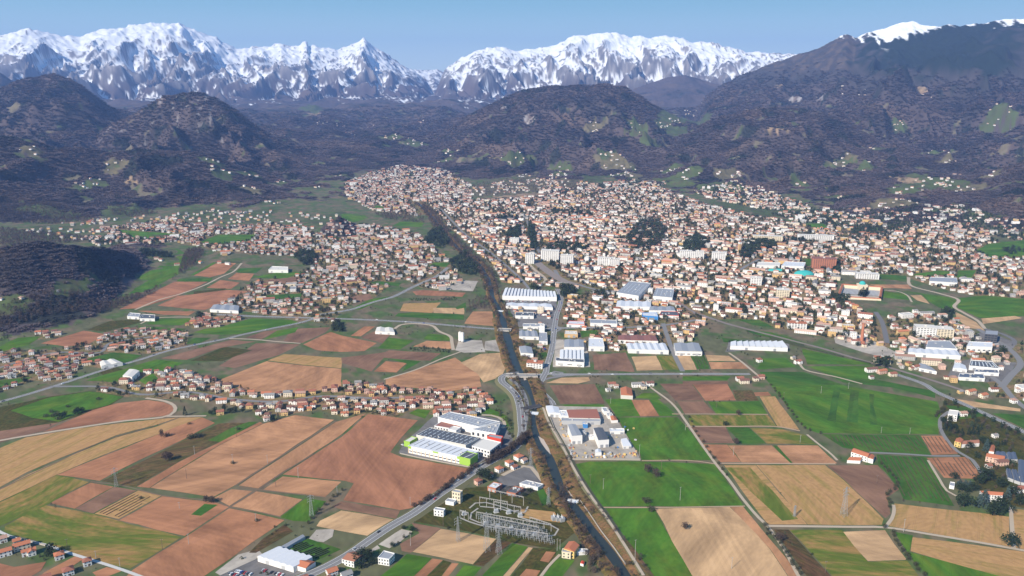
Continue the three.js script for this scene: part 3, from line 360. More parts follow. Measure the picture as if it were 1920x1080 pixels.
F('MR',
  ['tan', -40, 922, 40, 920, 78, 1000, -10, 1002], ['deep', 45, 920, 120, 917, 153, 995, 82, 997], ['tan', 130, 917, 260, 922, 300, 952, 142, 952], ['light', 146, 957, 330, 957, 380, 995, 162, 997], ['deep', 220, 820, 400, 838, 360, 850, 230, 845], ['green', 450, 937, 580, 932, 640, 985, 420, 997], ['green', 670, 882, 850, 922, 1068, 970, 700, 970],
  ['green', 702, 982, 1050, 977, 1040, 1050, 860, 1042], ['deep', 432, 1012, 680, 1012, 900, 1085, 500, 1090], ['green', 0, 1037, 270, 1037, 250, 1060, 0, 1060], ['dark', 0, 1065, 250, 1065, 262, 1082, 0, 1085], ['deep', 350, 777, 500, 790, 800, 882, 640, 850, 400, 800], ['deep', 300, 715, 430, 720, 510, 760, 400, 750],
  ['green', 1130, 557, 1250, 572, 1300, 610, 1120, 592], ['green', 1210, 552, 1500, 592, 1540, 607, 1520, 668, 1440, 650, 1395, 622, 1345, 578], ['tan', 1280, 582, 1340, 580, 1390, 630, 1320, 610], ['green', 1560, 597, 1700, 582, 1920, 602, 2150, 610, 2150, 700, 1920, 698, 1670, 710, 1545, 650], ['tan', 1530, 672, 1650, 732, 1700, 780, 1600, 762, 1540, 712], ['tan', 1680, 712, 1870, 697, 1910, 710, 1690, 742],
  ['green', 1650, 330, 1720, 292, 1920, 272, 2100, 280, 2100, 370, 1920, 370, 1740, 370], ['green', 1300, 462, 1440, 442, 1520, 447, 1480, 470, 1320, 480], ['green', 1550, 442, 1650, 440, 1620, 490, 1540, 480], ['deep', 1100, 462, 1260, 472, 1260, 500, 1110, 490], ['green', 1300, 742, 1410, 762, 1420, 790, 1320, 770], ['light', 1050, 520, 1270, 522, 1290, 545, 1120, 540], ['deep', 680, 380, 720, 375, 740, 410, 700, 420],
  ['green', 690, 180, 790, 178, 830, 200, 740, 205], ['gravel', 860, 605, 885, 530, 1125, 545, 1118, 612], ['gravel', 850, 815, 1000, 800, 1200, 900, 1170, 940, 1010, 900, 860, 850], ['asphalt', 1490, 1040, 1530, 960, 1620, 940, 1880, 960, 1820, 1060, 1700, 1070], ['asphalt', 1210, 900, 1290, 820, 1560, 830, 1600, 920, 1500, 940], ['asphalt', 1540, 850, 1700, 780, 1880, 850, 1860, 880, 1740, 890], ['asphalt', 240, 900, 260, 830, 600, 840, 600, 880, 380, 890]);
// drainage ditches and headlands between the ploughed fields

// ------------------------------------------------------------------ roads, tracks, river
const asphalt = mat([.195, .188, .182], .9), asphaltDark = mat([.15, .145, .145], .9), gravelM = mat([.40, .325, .24], .95), dirtM = mat([.38, .27, .18], .95), whitePaint = mat([.75, .75, .73], .7), concreteM = mat([.48, .46, .43], .85), dirtDark = mat([.16, .115, .075], .95);
const smooth = (pts, step = 12) => { const c = new THREE.CatmullRomCurve3(pts.map(([x, z]) => new THREE.Vector3(x, 0, z)), false, 'centripetal'); const n = Math.max(2, Math.round(c.getLength() / step)); return c.getSpacedPoints(n).map((p) => [p.x, p.z]); };
function ribbon(pts, offs, close = false) { // offs: [[sideways, y], ...] across the strip
  const P = [], I = [], n = pts.length, m = offs.length;
  for (let i = 0; i < n; i++) {
    const a = pts[Math.max(0, i - 1)], b = pts[Math.min(n - 1, i + 1)], L = Math.hypot(b[0] - a[0], b[1] - a[1]) || 1, nx = -(b[1] - a[1]) / L, nz = (b[0] - a[0]) / L;
    for (const o of offs) { const [w, y] = typeof o === 'function' ? o(i, n) : o; P.push(pts[i][0] + nx * w, y, pts[i][1] + nz * w); }
  }
  for (let i = 0; i < n - 1; i++) for (let j = 0; j < m - 1; j++) { const q = i * m + j; I.push(q, q + 1, q + m, q + 1, q + m + 1, q + m); }
  const g = new THREE.BufferGeometry(); g.setAttribute('position', new THREE.Float32BufferAttribute(P, 3)); g.setIndex(I); g.computeVertexNormals(); return g;
}
const bankGreen = mat([.14, .13, .065], .95), ROADS = []; let roadN = 0;
function road(name, label, s, list, width, m, lines = 0, y0) {
  const pts = smooth(poly(s, list)), y = y0 ?? (.30 + (roadN++ % 6) * .012), h = width / 2;
  const o = mesh(name, ribbon(pts, [[-h, y], [h, y]]), m); tag(o, label, name.replace('_', ' '), null, 'structure');
  if (y0) for (const d of [-1, 1]) mesh('embankment', ribbon(pts, [[d * h, y - .01], [d * (h + 5), .04]]), bankGreen, o);
  if (lines) { for (const w of [-h + .45, h - .45]) mesh('edge_line', ribbon(pts, [[w - .14, y + .03], [w + .14, y + .03]]), whitePaint, o); mesh('centre_line', ribbon(pts, [[-.12, y + .03], [.12, y + .03]]), whitePaint, o); }
  markLine(pts, h + (width > 8 ? 2.5 : .8), 2); ROADS.push({ pts, width, name }); return o;
}
const R_ = (n, l, s, w, m, ln, ...list) => road(n, l, s, list, w, m, ln, /past the factory|slip lane along/.test(l) ? (w > 8 ? 2.5 : 2.42) : undefined);
R_('main_road', 'grey main road curving down beside the river past the factory', 'BM', 11, asphalt, 1, 1000, -54, 945, -50, 905, -32, 903, -5, 945, 30, 985, 75, 1005, 140, 1012, 210, 1015, 290, 985, 360, 880, 425, 780, 480, 670, 555, 560, 625, 480, 685, 400, 742, 280, 810, 160, 890, 60, 960, -60, 1030, -180, 1085, -420, 1180);
R_('road', 'grey slip lane along the main road by the river', 'BM', 6, asphalt, 0, 950, -20, 1000, 20, 1040, 100, 1042, 170, 1030, 250, 1020, 300);
R_('road', 'straight country road past the western villages', 'ML', 7.5, asphalt, 1, -200, 1235, 150, 1140, 330, 1085, 480, 1035, 640, 985, 800, 940, 940, 895, 1100, 860, 1290, 822, 1350, 806, 1520, 770, 1690, 735, 1780, 708);
R_('road', 'pale road at the foot of the wooded western hill', 'ML', 7, asphalt, 0, -200, 850, 0, 805, 120, 778, 250, 745, 400, 715, 530, 695);
R_('ring_road', 'grey ring road crossing the river on a bridge', 'MM', 8, asphalt, 1, -700, 690, -480, 700, -200, 708, 0, 714, 200, 722, 430, 735, 560, 746, 700, 758, 850, 770, 1050, 772, 1190, 768, 1320, 764, 1450, 764);
R_('road', 'straight road running into the western part of the town', 'MM', 9, asphalt, 1, -120, 690, 0, 672, 60, 660, 180, 620, 290, 590, 400, 536, 470, 505, 540, 472, 600, 425);
R_('road', 'curved access road off the ring road', 'MM', 6, gravelM, 0, 300, 770, 340, 746, 430, 742, 510, 752, 550, 785, 612, 812, 622, 850, 630, 890);
R_('main_road', 'main road into the town past the white sawtooth factory', 'MM', 10, asphalt, 1, 1215, 545, 1235, 590, 1232, 630, 1212, 690, 1203, 740, 1195, 800, 1188, 860, 1172, 930, 1155, 985, 1152, 1010, 1130, 1050, 1110, 1090, 1112, 1110, 1140, 1140, 1180, 1180, 1190, 1200);
R_('road', 'straight road across the plain to the east', 'MM', 7.5, asphalt, 1, 925, 1034, 990, 1027, 1100, 1029, 1165, 1024, 1240, 1026, 1330, 1027, 1500, 1026, 1920, 1024, 2300, 1025);
R_('roundabout', 'oval roundabout with a grassy island', 'MM', 7, asphalt, 0, 1180, 1022, 1195, 1012, 1225, 1012, 1245, 1022, 1225, 1034, 1195, 1034, 1180, 1022);
R_('road', 'slip road south of the roundabout', 'MM', 6, asphalt, 0, 1125, 1065, 1160, 1050, 1210, 1042, 1260, 1034, 1330, 1028);
R_('roundabout', 'small roundabout where the ring road meets the town road', 'MM', 6, asphalt, 0, 1172, 770, 1185, 758, 1210, 756, 1230, 766, 1222, 782, 1195, 786, 1172, 770);
R_('farm_track', 'tan farm track beside the long hedge between green fields', 'BR', 3.6, gravelM, 0, -180, 20, -60, 110, 20, 215, 100, 330, 190, 455, 260, 540, 340, 650, 420, 745, 480, 805, 570, 930, 650, 1080, 720, 1190);
R_('farm_track', 'tan farm track between the stubble fields', 'BR', 4, gravelM, 0, 480, 800, 700, 802, 950, 805, 1140, 808, 1400, 848, 1700, 898, 1920, 938, 2150, 975);
R_('farm_track', 'track leading off around the corner of the stubble field', 'BR', 3.6, gravelM, 0, 1140, 805, 1178, 755, 1190, 700, 1185, 680);
R_('farm_track', 'thin path between the two big green fields', 'BR', 2, dirtM, 0, -230, 432, 0, 430, 90, 436, 190, 452);
R_('farm_track', 'thin path along the edge of the southern green field', 'BM', 2, dirtM, 0, 1440, 695, 1760, 696, 2270, 688);
R_('farm_track', 'path between the small eastern fields', 'BR', 3, dirtM, 0, 20, 239, 240, 240, 540, 242, 660, 265); R_('farm_track', 'path past the small tan fields', 'BR', 3, dirtM, 0, 200, 447, 620, 449, 860, 450);
R_('farm_track', 'path along the top of the small green field', 'BR', 2.5, dirtM, 0, -60, 170, 180, 170, 480, 172); R_('farm_track', 'path bending to the farmhouse', 'BR', 3, gravelM, 0, 700, 285, 760, 335, 830, 390, 870, 430);
R_('country_lane', 'pale lane between the vineyards', 'BR', 4, asphalt, 0, 1050, 386, 1250, 395, 1400, 405, 1560, 405); R_('country_lane', 'winding lane by the villa gardens', 'BR', 5, asphalt, 0, 1500, 155, 1455, 190, 1450, 250, 1490, 320, 1560, 390, 1620, 420, 1660, 470, 1700, 530);
R_('country_lane', 'pale lane to the villa', 'BR', 3, gravelM, 0, 1380, 430, 1440, 530, 1490, 605, 1540, 632); R_('country_lane', 'lane beside the lone dark tree', 'BR', 4, gravelM, 0, 1845, 690, 1852, 800, 1862, 925);
R_('main_road', 'long straight road running off to the lower right', 'BR', 9, asphalt, 1, 1180, -60, 1360, 2, 1420, 42, 1600, 122, 1760, 195, 1920, 270, 2150, 380);
R_('road', 'road along the eastern gravel yards', 'BR', 9, asphalt, 0, 1740, -40, 1800, 10, 1850, 70, 1920, 130, 2100, 240);
R_('road', 'road by the black roofed sheds in the east', 'MR', 10, asphalt, 0, 1660, 770, 1740, 820, 1820, 870, 1900, 960, 1840, 1040, 1790, 1100); R_('road', 'kerbed road curving past the eastern fields', 'MR', 7, gravelM, 0, 1270, 480, 1290, 530, 1440, 570, 1548, 604, 1528, 648, 1590, 685, 1660, 725, 1700, 770);
R_('road', 'road looping round the dark office block', 'MR', 8, asphaltDark, 0, 1700, 770, 1800, 800, 1860, 830, 1865, 860); R_('road', 'pale path sweeping round the green field by the cemetery', 'MR', 4, gravelM, 0, 1130, 552, 1210, 560, 1260, 580, 1290, 620);
R_('town_street', 'street running down from the cemetery', 'MR', 9, asphaltDark, 0, 1085, 675, 1120, 730, 1140, 800, 1150, 850); R_('road', 'road along the railway meadow', 'MR', 7, asphalt, 0, 60, 680, 130, 700, 260, 745, 340, 765);
R_('country_lane', 'lane between small fields by the long white shed', 'MR', 4, gravelM, 0, 260, 905, 330, 955, 420, 1030); R_('country_lane', 'lane through the eastern meadows', 'MR', 4, gravelM, 0, 660, 970, 690, 1002, 860, 1040, 1010, 1080);
R_('railway', 'railway line on its way out of the town', 'MR', 7, mat([.21, .17, .15], .95), 0, -190, 540, -60, 600, 90, 688, 300, 755, 560, 822, 800, 885, 1000, 945, 1150, 985, 1450, 1075, 1700, 1160);
R_('railway', 'railway tracks fanning out at the station', 'MM', 22, mat([.23, .19, .165], .95), 0, 1085, 385, 1140, 430, 1195, 470, 1250, 500, 1320, 525); R_('town_street', 'long straight avenue into the town centre', 'MM', 8, asphalt, 0, 1045, 160, 1065, 220, 1090, 290, 1120, 350);
R_('town_street', 'pale curving street by the station', 'MM', 8, gravelM, 0, 1040, 390, 1090, 440, 1140, 480, 1150, 500, 1120, 520); R_('town_street', 'street by the station yard', 'MM', 9, asphalt, 0, 1200, 440, 1240, 490, 1330, 520, 1450, 552, 1600, 560); R_('town_street', 'street on the river side of the town', 'MM', 7, asphalt, 0, 560, 95, 620, 160, 700, 240, 850, 350, 1010, 490, 1060, 550);
R_('town_street', 'eastern town street', 'MR', 8, asphalt, 0, 320, 440, 370, 410, 430, 380); R_('town_street', 'street among the eastern houses', 'MM', 8, asphalt, 0, 1810, 740, 1840, 830, 1870, 910, 1920, 1010); R_('town_street', 'street past the industrial estate', 'MM', 8, asphalt, 0, 1450, 764, 1620, 762, 1810, 750, 2000, 720);
R_('country_lane', 'pale lane winding between the western fields', 'ML', 5, gravelM, 0, 760, 662, 900, 605, 1010, 575, 1150, 525, 1240, 480, 1310, 450, 1360, 400); R_('country_lane', 'lane at the edge of the western meadows', 'ML', 4, gravelM, 0, 790, 742, 860, 712, 1000, 704, 1100, 706, 1240, 712);
R_('country_lane', 'lane past the western fields', 'ML', 4, gravelM, 0, 1290, 825, 1430, 830, 1560, 842, 1690, 852); R_('country_lane', 'white lane round the curved brown field', 'BL', 5, gravelM, 0, -60, 330, 140, 294, 430, 248, 700, 208, 940, 182, 985, 150, 975, 118, 920, 95, 820, 80);
R_('country_lane', 'lane joining the curved field to the village', 'BL', 4, gravelM, 0, 940, 183, 1060, 182, 1160, 180); R_('country_lane', 'field edge lane by the corner houses', 'BL', 3.5, concreteM, 0, -60, 800, 60, 860, 270, 910, 400, 955, 640, 1030, 780, 1080, 900, 1130);
R_('farm_track', 'dark headland between the ploughed fields', 'BL', 2.6, dirtDark, 0, 1322, 574, 1600, 394, 1890, 208); R_('farm_track', 'dark track between pale fields', 'BL', 2.2, dirtDark, 0, 1290, 694, 1450, 595, 1600, 494, 1760, 395);
R_('farm_track', 'narrow ditch across the ploughed fields', 'BL', 1.8, dirtDark, 0, 510, 550, 700, 575, 910, 628, 1200, 660, 1290, 692, 1450, 720, 1580, 750); R_('farm_track', 'ditch through the straw coloured field', 'BL', 1.8, dirtDark, 0, -300, 730, 0, 592, 300, 450, 600, 315, 870, 236); R_('farm_track', 'dark track on the edge of the pale field', 'BL', 2, dirtDark, 0, 1340, 578, 1480, 598, 1840, 640);
R_('farm_track', 'white path bordering the tan field', 'MM', 3.5, gravelM, 0, 240, 1055, 420, 1000, 560, 940, 670, 900); R_('road', 'private loop road by the substation', 'BM', 5, gravelM, 0, 905, 515, 980, 478, 1050, 460, 1085, 490, 1130, 545); R_('country_lane', 'white lane to the yellow farmhouse', 'BM', 3, gravelM, 0, 1110, 1100, 1170, 1020, 1230, 960);
R_('road', 'curved pale drive behind the factory', 'BM', 4.5, gravelM, 0, 790, 175, 850, 178, 905, 200, 920, 225, 905, 250); R_('road', 'village street through the roadside village', 'BL', 6, asphalt, 0, 280, 15, 600, 18, 800, 60, 1050, 45, 1300, 85, 1560, 100, 1800, 70, 2100, 80, 2350, 75);
R_('road', 'village street of the western village', 'ML', 6, asphalt, 0, -40, 1000, 300, 905, 560, 905, 620, 850, 850, 815); R_('country_lane', 'lane to the factory yard across the bridge', 'BM', 4, gravelM, 0, 1100, 20, 1130, 50, 1160, 90, 1150, 120);

road('farm_track', 'pale track on the levee along the east bank of the river', 'BM', [1135, 140, 1165, 220, 1210, 300, 1265, 400, 1300, 470, 1345, 550, 1410, 650, 1480, 745, 1550, 850, 1620, 960, 1700, 1090], 3, gravelM, 0, 2.5);
// the river between its levees
const riverPts = smooth([...poly('MM', [430, 60, 520, 150, 570, 220, 640, 300, 700, 350, 770, 405, 815, 470, 842, 540, 850, 590, 882, 650, 908, 720, 922, 780, 945, 860, 975, 955, 1005, 1020, 1030, 1075]), ...poly('BM', [1058, 80, 1078, 170, 1085, 250, 1115, 335, 1170, 420, 1205, 510, 1240, 600, 1310, 690, 1400, 810, 1490, 925, 1580, 1050, 1680, 1200])], 10);
const rw = riverPts.map(([x, z], i) => (z < -1500 ? 4.6 : z < -1045 ? 6.2 : 3.2 + 2 * sstep(-1040, -900, z)) + n2(i * .11, 3) * 1.1), bw = riverPts.map(([x, z], i) => [n2(i * .17, 9) * 3, n2(i * .15, 19) * 3]);
const water = new THREE.MeshPhysicalMaterial({ color: new THREE.Color().setRGB(.030, .038, .034), specularIntensity: .6, roughness: .34, metalness: 0, ior: 1.33, side: THREE.DoubleSide, bumpMap: GRAIN.waste, bumpScale: .05 });
tag(mesh('river', ribbon(riverPts, [(i) => [-rw[i], .42], (i) => [rw[i], .42]]), water), 'dark narrow river flowing through town and fields', 'river', null, 'structure');
const bankM = new THREE.MeshPhysicalMaterial({ specularIntensity: .2, color: new THREE.Color().setRGB(.36, .26, .18), map: GRAIN.waste, roughness: .96, side: THREE.DoubleSide });
for (const sd of [-1, 1]) { // the road side is a narrow slope, the field side a broad levee; both shrink towards the town
  const k = riverPts.map(([x, z]) => (sd < 0 ? .85 : .58) * (z < -1500 ? .55 : 1));
  const g = ribbon(riverPts, [(i) => [sd * rw[i], .3], (i) => [sd * (rw[i] + (3 + Math.abs(bw[i][0]) * 1.2) * k[i]), .75], (i) => [sd * (rw[i] + (8 + bw[i][1]) * k[i]), 1.6 + bw[i][0] * .2], (i) => [sd * (rw[i] + 15 * k[i]), 2.2 + bw[i][1] * .2], (i) => [sd * (rw[i] + 18 * k[i]), 2.2], (i) => [sd * (rw[i] + 25 * k[i]), .05]]);
  const P = g.attributes.position, U = new Float32Array(P.count * 2); for (let i = 0; i < P.count; i++) { U[i * 2] = P.getX(i) / 180; U[i * 2 + 1] = P.getZ(i) / 180; } g.setAttribute('uv', new THREE.BufferAttribute(U, 2));
  tag(mesh('river_bank', g, bankM), sd < 0 ? 'scrubby earth levee along the river, factory yard side' : 'scrubby earth levee along the river, main road side', 'river bank', null, 'structure');
  // gravel bars at the water's edge
}
markLine(riverPts, 22, 4);
const barM = mat([.45, .37, .30], .95);
[['BM', 1108, 295, 1140, 315, 1168, 365, 1178, 400, 1150, 370, 1122, 330], ['BM', 1262, 580, 1300, 585, 1345, 640, 1330, 655, 1290, 630], ['MM', 1020, 1035, 1036, 1032, 1040, 1060, 1028, 1062]].forEach(([s, ...l], i) => tag(mesh('gravel_bar', sheetOf(poly(s, l), .62 + i * .03), barM), 'pale gravel bar at the edge of the river', 'gravel bar', null, 'structure'));

// ------------------------------------------------------------------ large buildings: outlines taken at the eaves, walls dropped to the ground
const W = { white: [.72, .70, .67], pale: [.58, .55, .50], grey: [.42, .42, .42], cream: [.66, .57, .42], red: [.55, .07, .04], green: [.30, .48, .075], brick: [.42, .17, .10], yellow: [.62, .45, .16], ochre: [.55, .36, .18], blue: [.06, .22, .50], dark: [.09, .09, .10], pink: [.62, .43, .34], roofLight: [.56, .57, .59], roofGrey: [.27, .28, .30], roofDark: [.085, .09, .10], roofBrown: [.24, .095, .065], tile: [.40, .145, .075], tileOld: [.30, .135, .085], glass: [.035, .045, .055], teal: [.05, .36, .34], skylight: [.62, .66, .68], concrete: [.50, .47, .42], panel: [.085, .10, .135] };
const WM = {}; for (const k in W) WM[k] = mat(W[k], k === 'glass' ? .18 : k === 'panel' ? .45 : /roof/.test(k) ? .6 : .85);
const lerp2 = (a, b, t) => [a[0] + (b[0] - a[0]) * t, a[1] + (b[1] - a[1]) * t];
const V3 = (p, y) => [p[0], y, p[1]];
const SHEDS = [];
// q: eaves corners near-left, near-right, far-right, far-left
function shed(label, s, list, h, o = {}) {
  const q = poly(s, list, h), c = q.reduce((a, p) => [a[0] + p[0] / 4, a[1] + p[1] / 4], [0, 0]);
  const L = q.map((p) => [p[0] - c[0], p[1] - c[1]]), out = (k) => L.map((p) => { const r = Math.hypot(...p); return [p[0] * (1 + k / r), p[1] * (1 + k / r)]; });
  const g = base(o.name ?? 'industrial_shed', c[0], 0, c[1]); tag(g, label, o.category ?? 'shed', o.group);
  const wall = new Shell(); for (let i = 0; i < 4; i++) { const a = L[i], b = L[(i + 1) % 4]; wall.quad(V3(a, 0), V3(b, 0), V3(b, h), V3(a, h)); }
  mesh('wall', wall.geo(), WM[o.wall ?? 'white'], g);
  const at2 = (u, v) => lerp2(lerp2(L[0], L[1], u), lerp2(L[3], L[2], u), v); // u along the front, v to the back
  const roof = new Shell(), rm = WM[o.roof ?? 'roofLight'], E = out(.25);
  if (o.saw) { // saw-tooth bays; glass on the upright faces
    const n = o.saw, along = o.sawAlong ?? 'v';
    for (let i = 0; i < n; i++) {
      const p = (t, w) => along === 'v' ? at2(w, t) : at2(t, w), a = i / n, b = (i + 1) / n, rise = o.rise ?? 2.4, bay = new Shell(), pane = new Shell();
      bay.quad(V3(p(a, 0), h), V3(p(a, 1), h), V3(p(b - .06 / n, 1), h + rise), V3(p(b - .06 / n, 0), h + rise)); bay.tri(V3(p(a, 0), h), V3(p(b, 0), h), V3(p(b - .06 / n, 0), h + rise)).tri(V3(p(a, 1), h), V3(p(b, 1), h), V3(p(b - .06 / n, 1), h + rise));
      pane.quad(V3(p(b, 0), h), V3(p(b, 1), h), V3(p(b - .06 / n, 1), h + rise), V3(p(b - .06 / n, 0), h + rise));
      const r = mesh('roof_bay', bay.geo(), rm, g); mesh('glazing', pane.geo(), WM.glass, r);
    }
  } else if (o.gable) {
    const n = o.gable, rise = o.rise ?? 1.6;
    for (let i = 0; i < n; i++) {
      const p = (t, w) => o.along === 'u' ? at2(w, t) : at2(t, w), a = i / n, b = (i + 1) / n, m = (a + b) / 2, bay = new Shell();
      bay.quad(V3(p(a, 0), h), V3(p(m, 0), h + rise), V3(p(m, 1), h + rise), V3(p(a, 1), h)).quad(V3(p(m, 0), h + rise), V3(p(b, 0), h), V3(p(b, 1), h), V3(p(m, 1), h + rise));
      bay.tri(V3(p(a, 0), h), V3(p(b, 0), h), V3(p(m, 0), h + rise)).tri(V3(p(a, 1), h), V3(p(b, 1), h), V3(p(m, 1), h + rise));
      mesh(n > 1 ? 'roof_bay' : 'roof', bay.geo(), rm, g);
    }
  } else {
    roof.quad(V3(E[0], h + .02), V3(E[1], h + .02), V3(E[2], h + .02), V3(E[3], h + .02)); mesh('roof', roof.geo(), rm, g);
    for (let i = 0; i < 4; i++) { const a = E[i], b = E[(i + 1) % 4], ai = out(-.5)[i], bi = out(-.5)[(i + 1) % 4], s2 = new Shell(); s2.quad(V3(a, h - .3), V3(b, h - .3), V3(b, h + .7), V3(a, h + .7)).quad(V3(a, h + .7), V3(b, h + .7), V3(bi, h + .7), V3(ai, h + .7)).quad(V3(ai, h + .7), V3(bi, h + .7), V3(bi, h + .03), V3(ai, h + .03)); mesh('parapet', s2.geo(), WM[o.trim ?? o.wall ?? 'white'], g); }
  }
  if (o.ribs) for (let j = 0; j < (o.ribRows ?? 1); j++) for (let i = 0; i < o.ribs; i++) { // roof lights lie across the roof
    const u = (i + .5) / o.ribs + (hash(i * 5 + j * 3) - .5) * .01, J = o.ribRows ?? 1, v0 = (j + .18) / J, v1 = (j + .82) / J, d = .012 * (o.ribW ?? 1), y = h + .35, b = new Shell(), A = at2(u - d, v0), B = at2(u + d, v0), Cc = at2(u + d, v1), D = at2(u - d, v1);
    b.quad(V3(A, y), V3(B, y), V3(Cc, y), V3(D, y)).quad(V3(A, h), V3(B, h), V3(B, y), V3(A, y)).quad(V3(D, h), V3(A, h), V3(A, y), V3(D, y)).quad(V3(B, h), V3(Cc, h), V3(Cc, y), V3(B, y)).quad(V3(Cc, h), V3(D, h), V3(D, y), V3(Cc, y));
    mesh('skylight', b.geo(), WM[o.rib ?? 'skylight'], g);
  }
  const faces = o.faces ?? [0, 1, 3], rows = o.floors ?? 0;
  for (const f of faces) { // windows stand a hand's breadth proud of the wall
    const a = L[f], b = L[(f + 1) % 4], len = Math.hypot(b[0] - a[0], b[1] - a[1]), n = o.wins ? Math.max(1, Math.round(len / o.wins)) : 0, nx = (b[1] - a[1]) / len, nz = -(b[0] - a[0]) / len, sg = ((a[0] + b[0]) * nx + (a[1] + b[1]) * nz) > 0 ? 1 : -1;
    for (let r = 0; r < rows; r++) for (let i = 0; i < n; i++) {
      const t = (i + .5) / n, wd = (o.winW ?? 1.3) / 2, y0 = h * (r + .3) / rows, y1 = y0 + (o.winH ?? h / rows * .48), px = a[0] + (b[0] - a[0]) * t + nx * sg * .06, pz = a[1] + (b[1] - a[1]) * t + nz * sg * .06, dx = (b[0] - a[0]) / len * wd, dz = (b[1] - a[1]) / len * wd, wq = new Shell();
      wq.quad([px - dx, y0, pz - dz], [px + dx, y0, pz + dz], [px + dx, y1, pz + dz], [px - dx, y1, pz - dz]); mesh('window', wq.geo(), WM.glass, g);
    }
  }
  if (/shed|factory_hall|workshop|garage|garden_centre/.test(o.name ?? 'industrial_shed')) { // vents on the roof, doors in the front and side
    const k = 2 + Math.floor(hash(c[0]) * 4); if (!o.gable && !o.saw) for (let i = 0; i < k; i++) { const p = at2(.12 + .76 * hash(c[1] + i * 3), .15 + .7 * hash(c[0] + i * 7)), w = .6 + hash(i + c[0]) * .9; mesh('roof_vent', new Shell().box(p[0] - w, h, p[1] - w, p[0] + w, h + 1.1, p[1] + w).geo(), WM[i % 2 ? 'grey' : 'pale'], g); }
    for (const [f, n] of [[0, 2], [1, 1]]) for (let i = 0; i < n; i++) { const a = L[f], b = L[(f + 1) % 4], len = Math.hypot(b[0] - a[0], b[1] - a[1]); if (len < 9 || o.name === 'factory_hall' && f === 0) continue; const t = (i + .3 + .4 * hash(c[0] + i + f)) / n, wd = Math.min(2.2, len * .14), nx = (b[1] - a[1]) / len, nz = -(b[0] - a[0]) / len, sg = ((a[0] + b[0]) * nx + (a[1] + b[1]) * nz) > 0 ? .08 : -.08, px = a[0] + (b[0] - a[0]) * t + nx * sg, pz = a[1] + (b[1] - a[1]) * t + nz * sg, dx = (b[0] - a[0]) / len * wd, dz = (b[1] - a[1]) / len * wd, y1 = Math.min(4.4, h * .7); mesh('loading_door', new Shell().quad([px - dx, 0, pz - dz], [px + dx, 0, pz + dz], [px + dx, y1, pz + dz], [px - dx, y1, pz - dz]).geo(), WM[hash(c[1] + i) > .5 ? 'roofGrey' : 'grey'], g); }
  }
  mark(out(3).map((p) => [p[0] + c[0], p[1] + c[1]]), 3); SHEDS.push({ c, label }); return { g, L, at2, h, c };
}
const accent = (S2, name, f, u0, u1, y0, y1, m, label) => { // a coloured panel on face f of a shed
  const a = S2.L[f], b = S2.L[(f + 1) % 4], len = Math.hypot(b[0] - a[0], b[1] - a[1]), nx = (b[1] - a[1]) / len, nz = -(b[0] - a[0]) / len, sg = ((a[0] + b[0]) * nx + (a[1] + b[1]) * nz) > 0 ? .12 : -.12, P = (t, y) => [a[0] + (b[0] - a[0]) * t + nx * sg, y, a[1] + (b[1] - a[1]) * t + nz * sg];
  const o = mesh(name, new Shell().quad(P(u0, y0), P(u1, y0), P(u1, y1), P(u0, y1)).geo(), m, S2.g); if (label) o.userData.label = label;
};
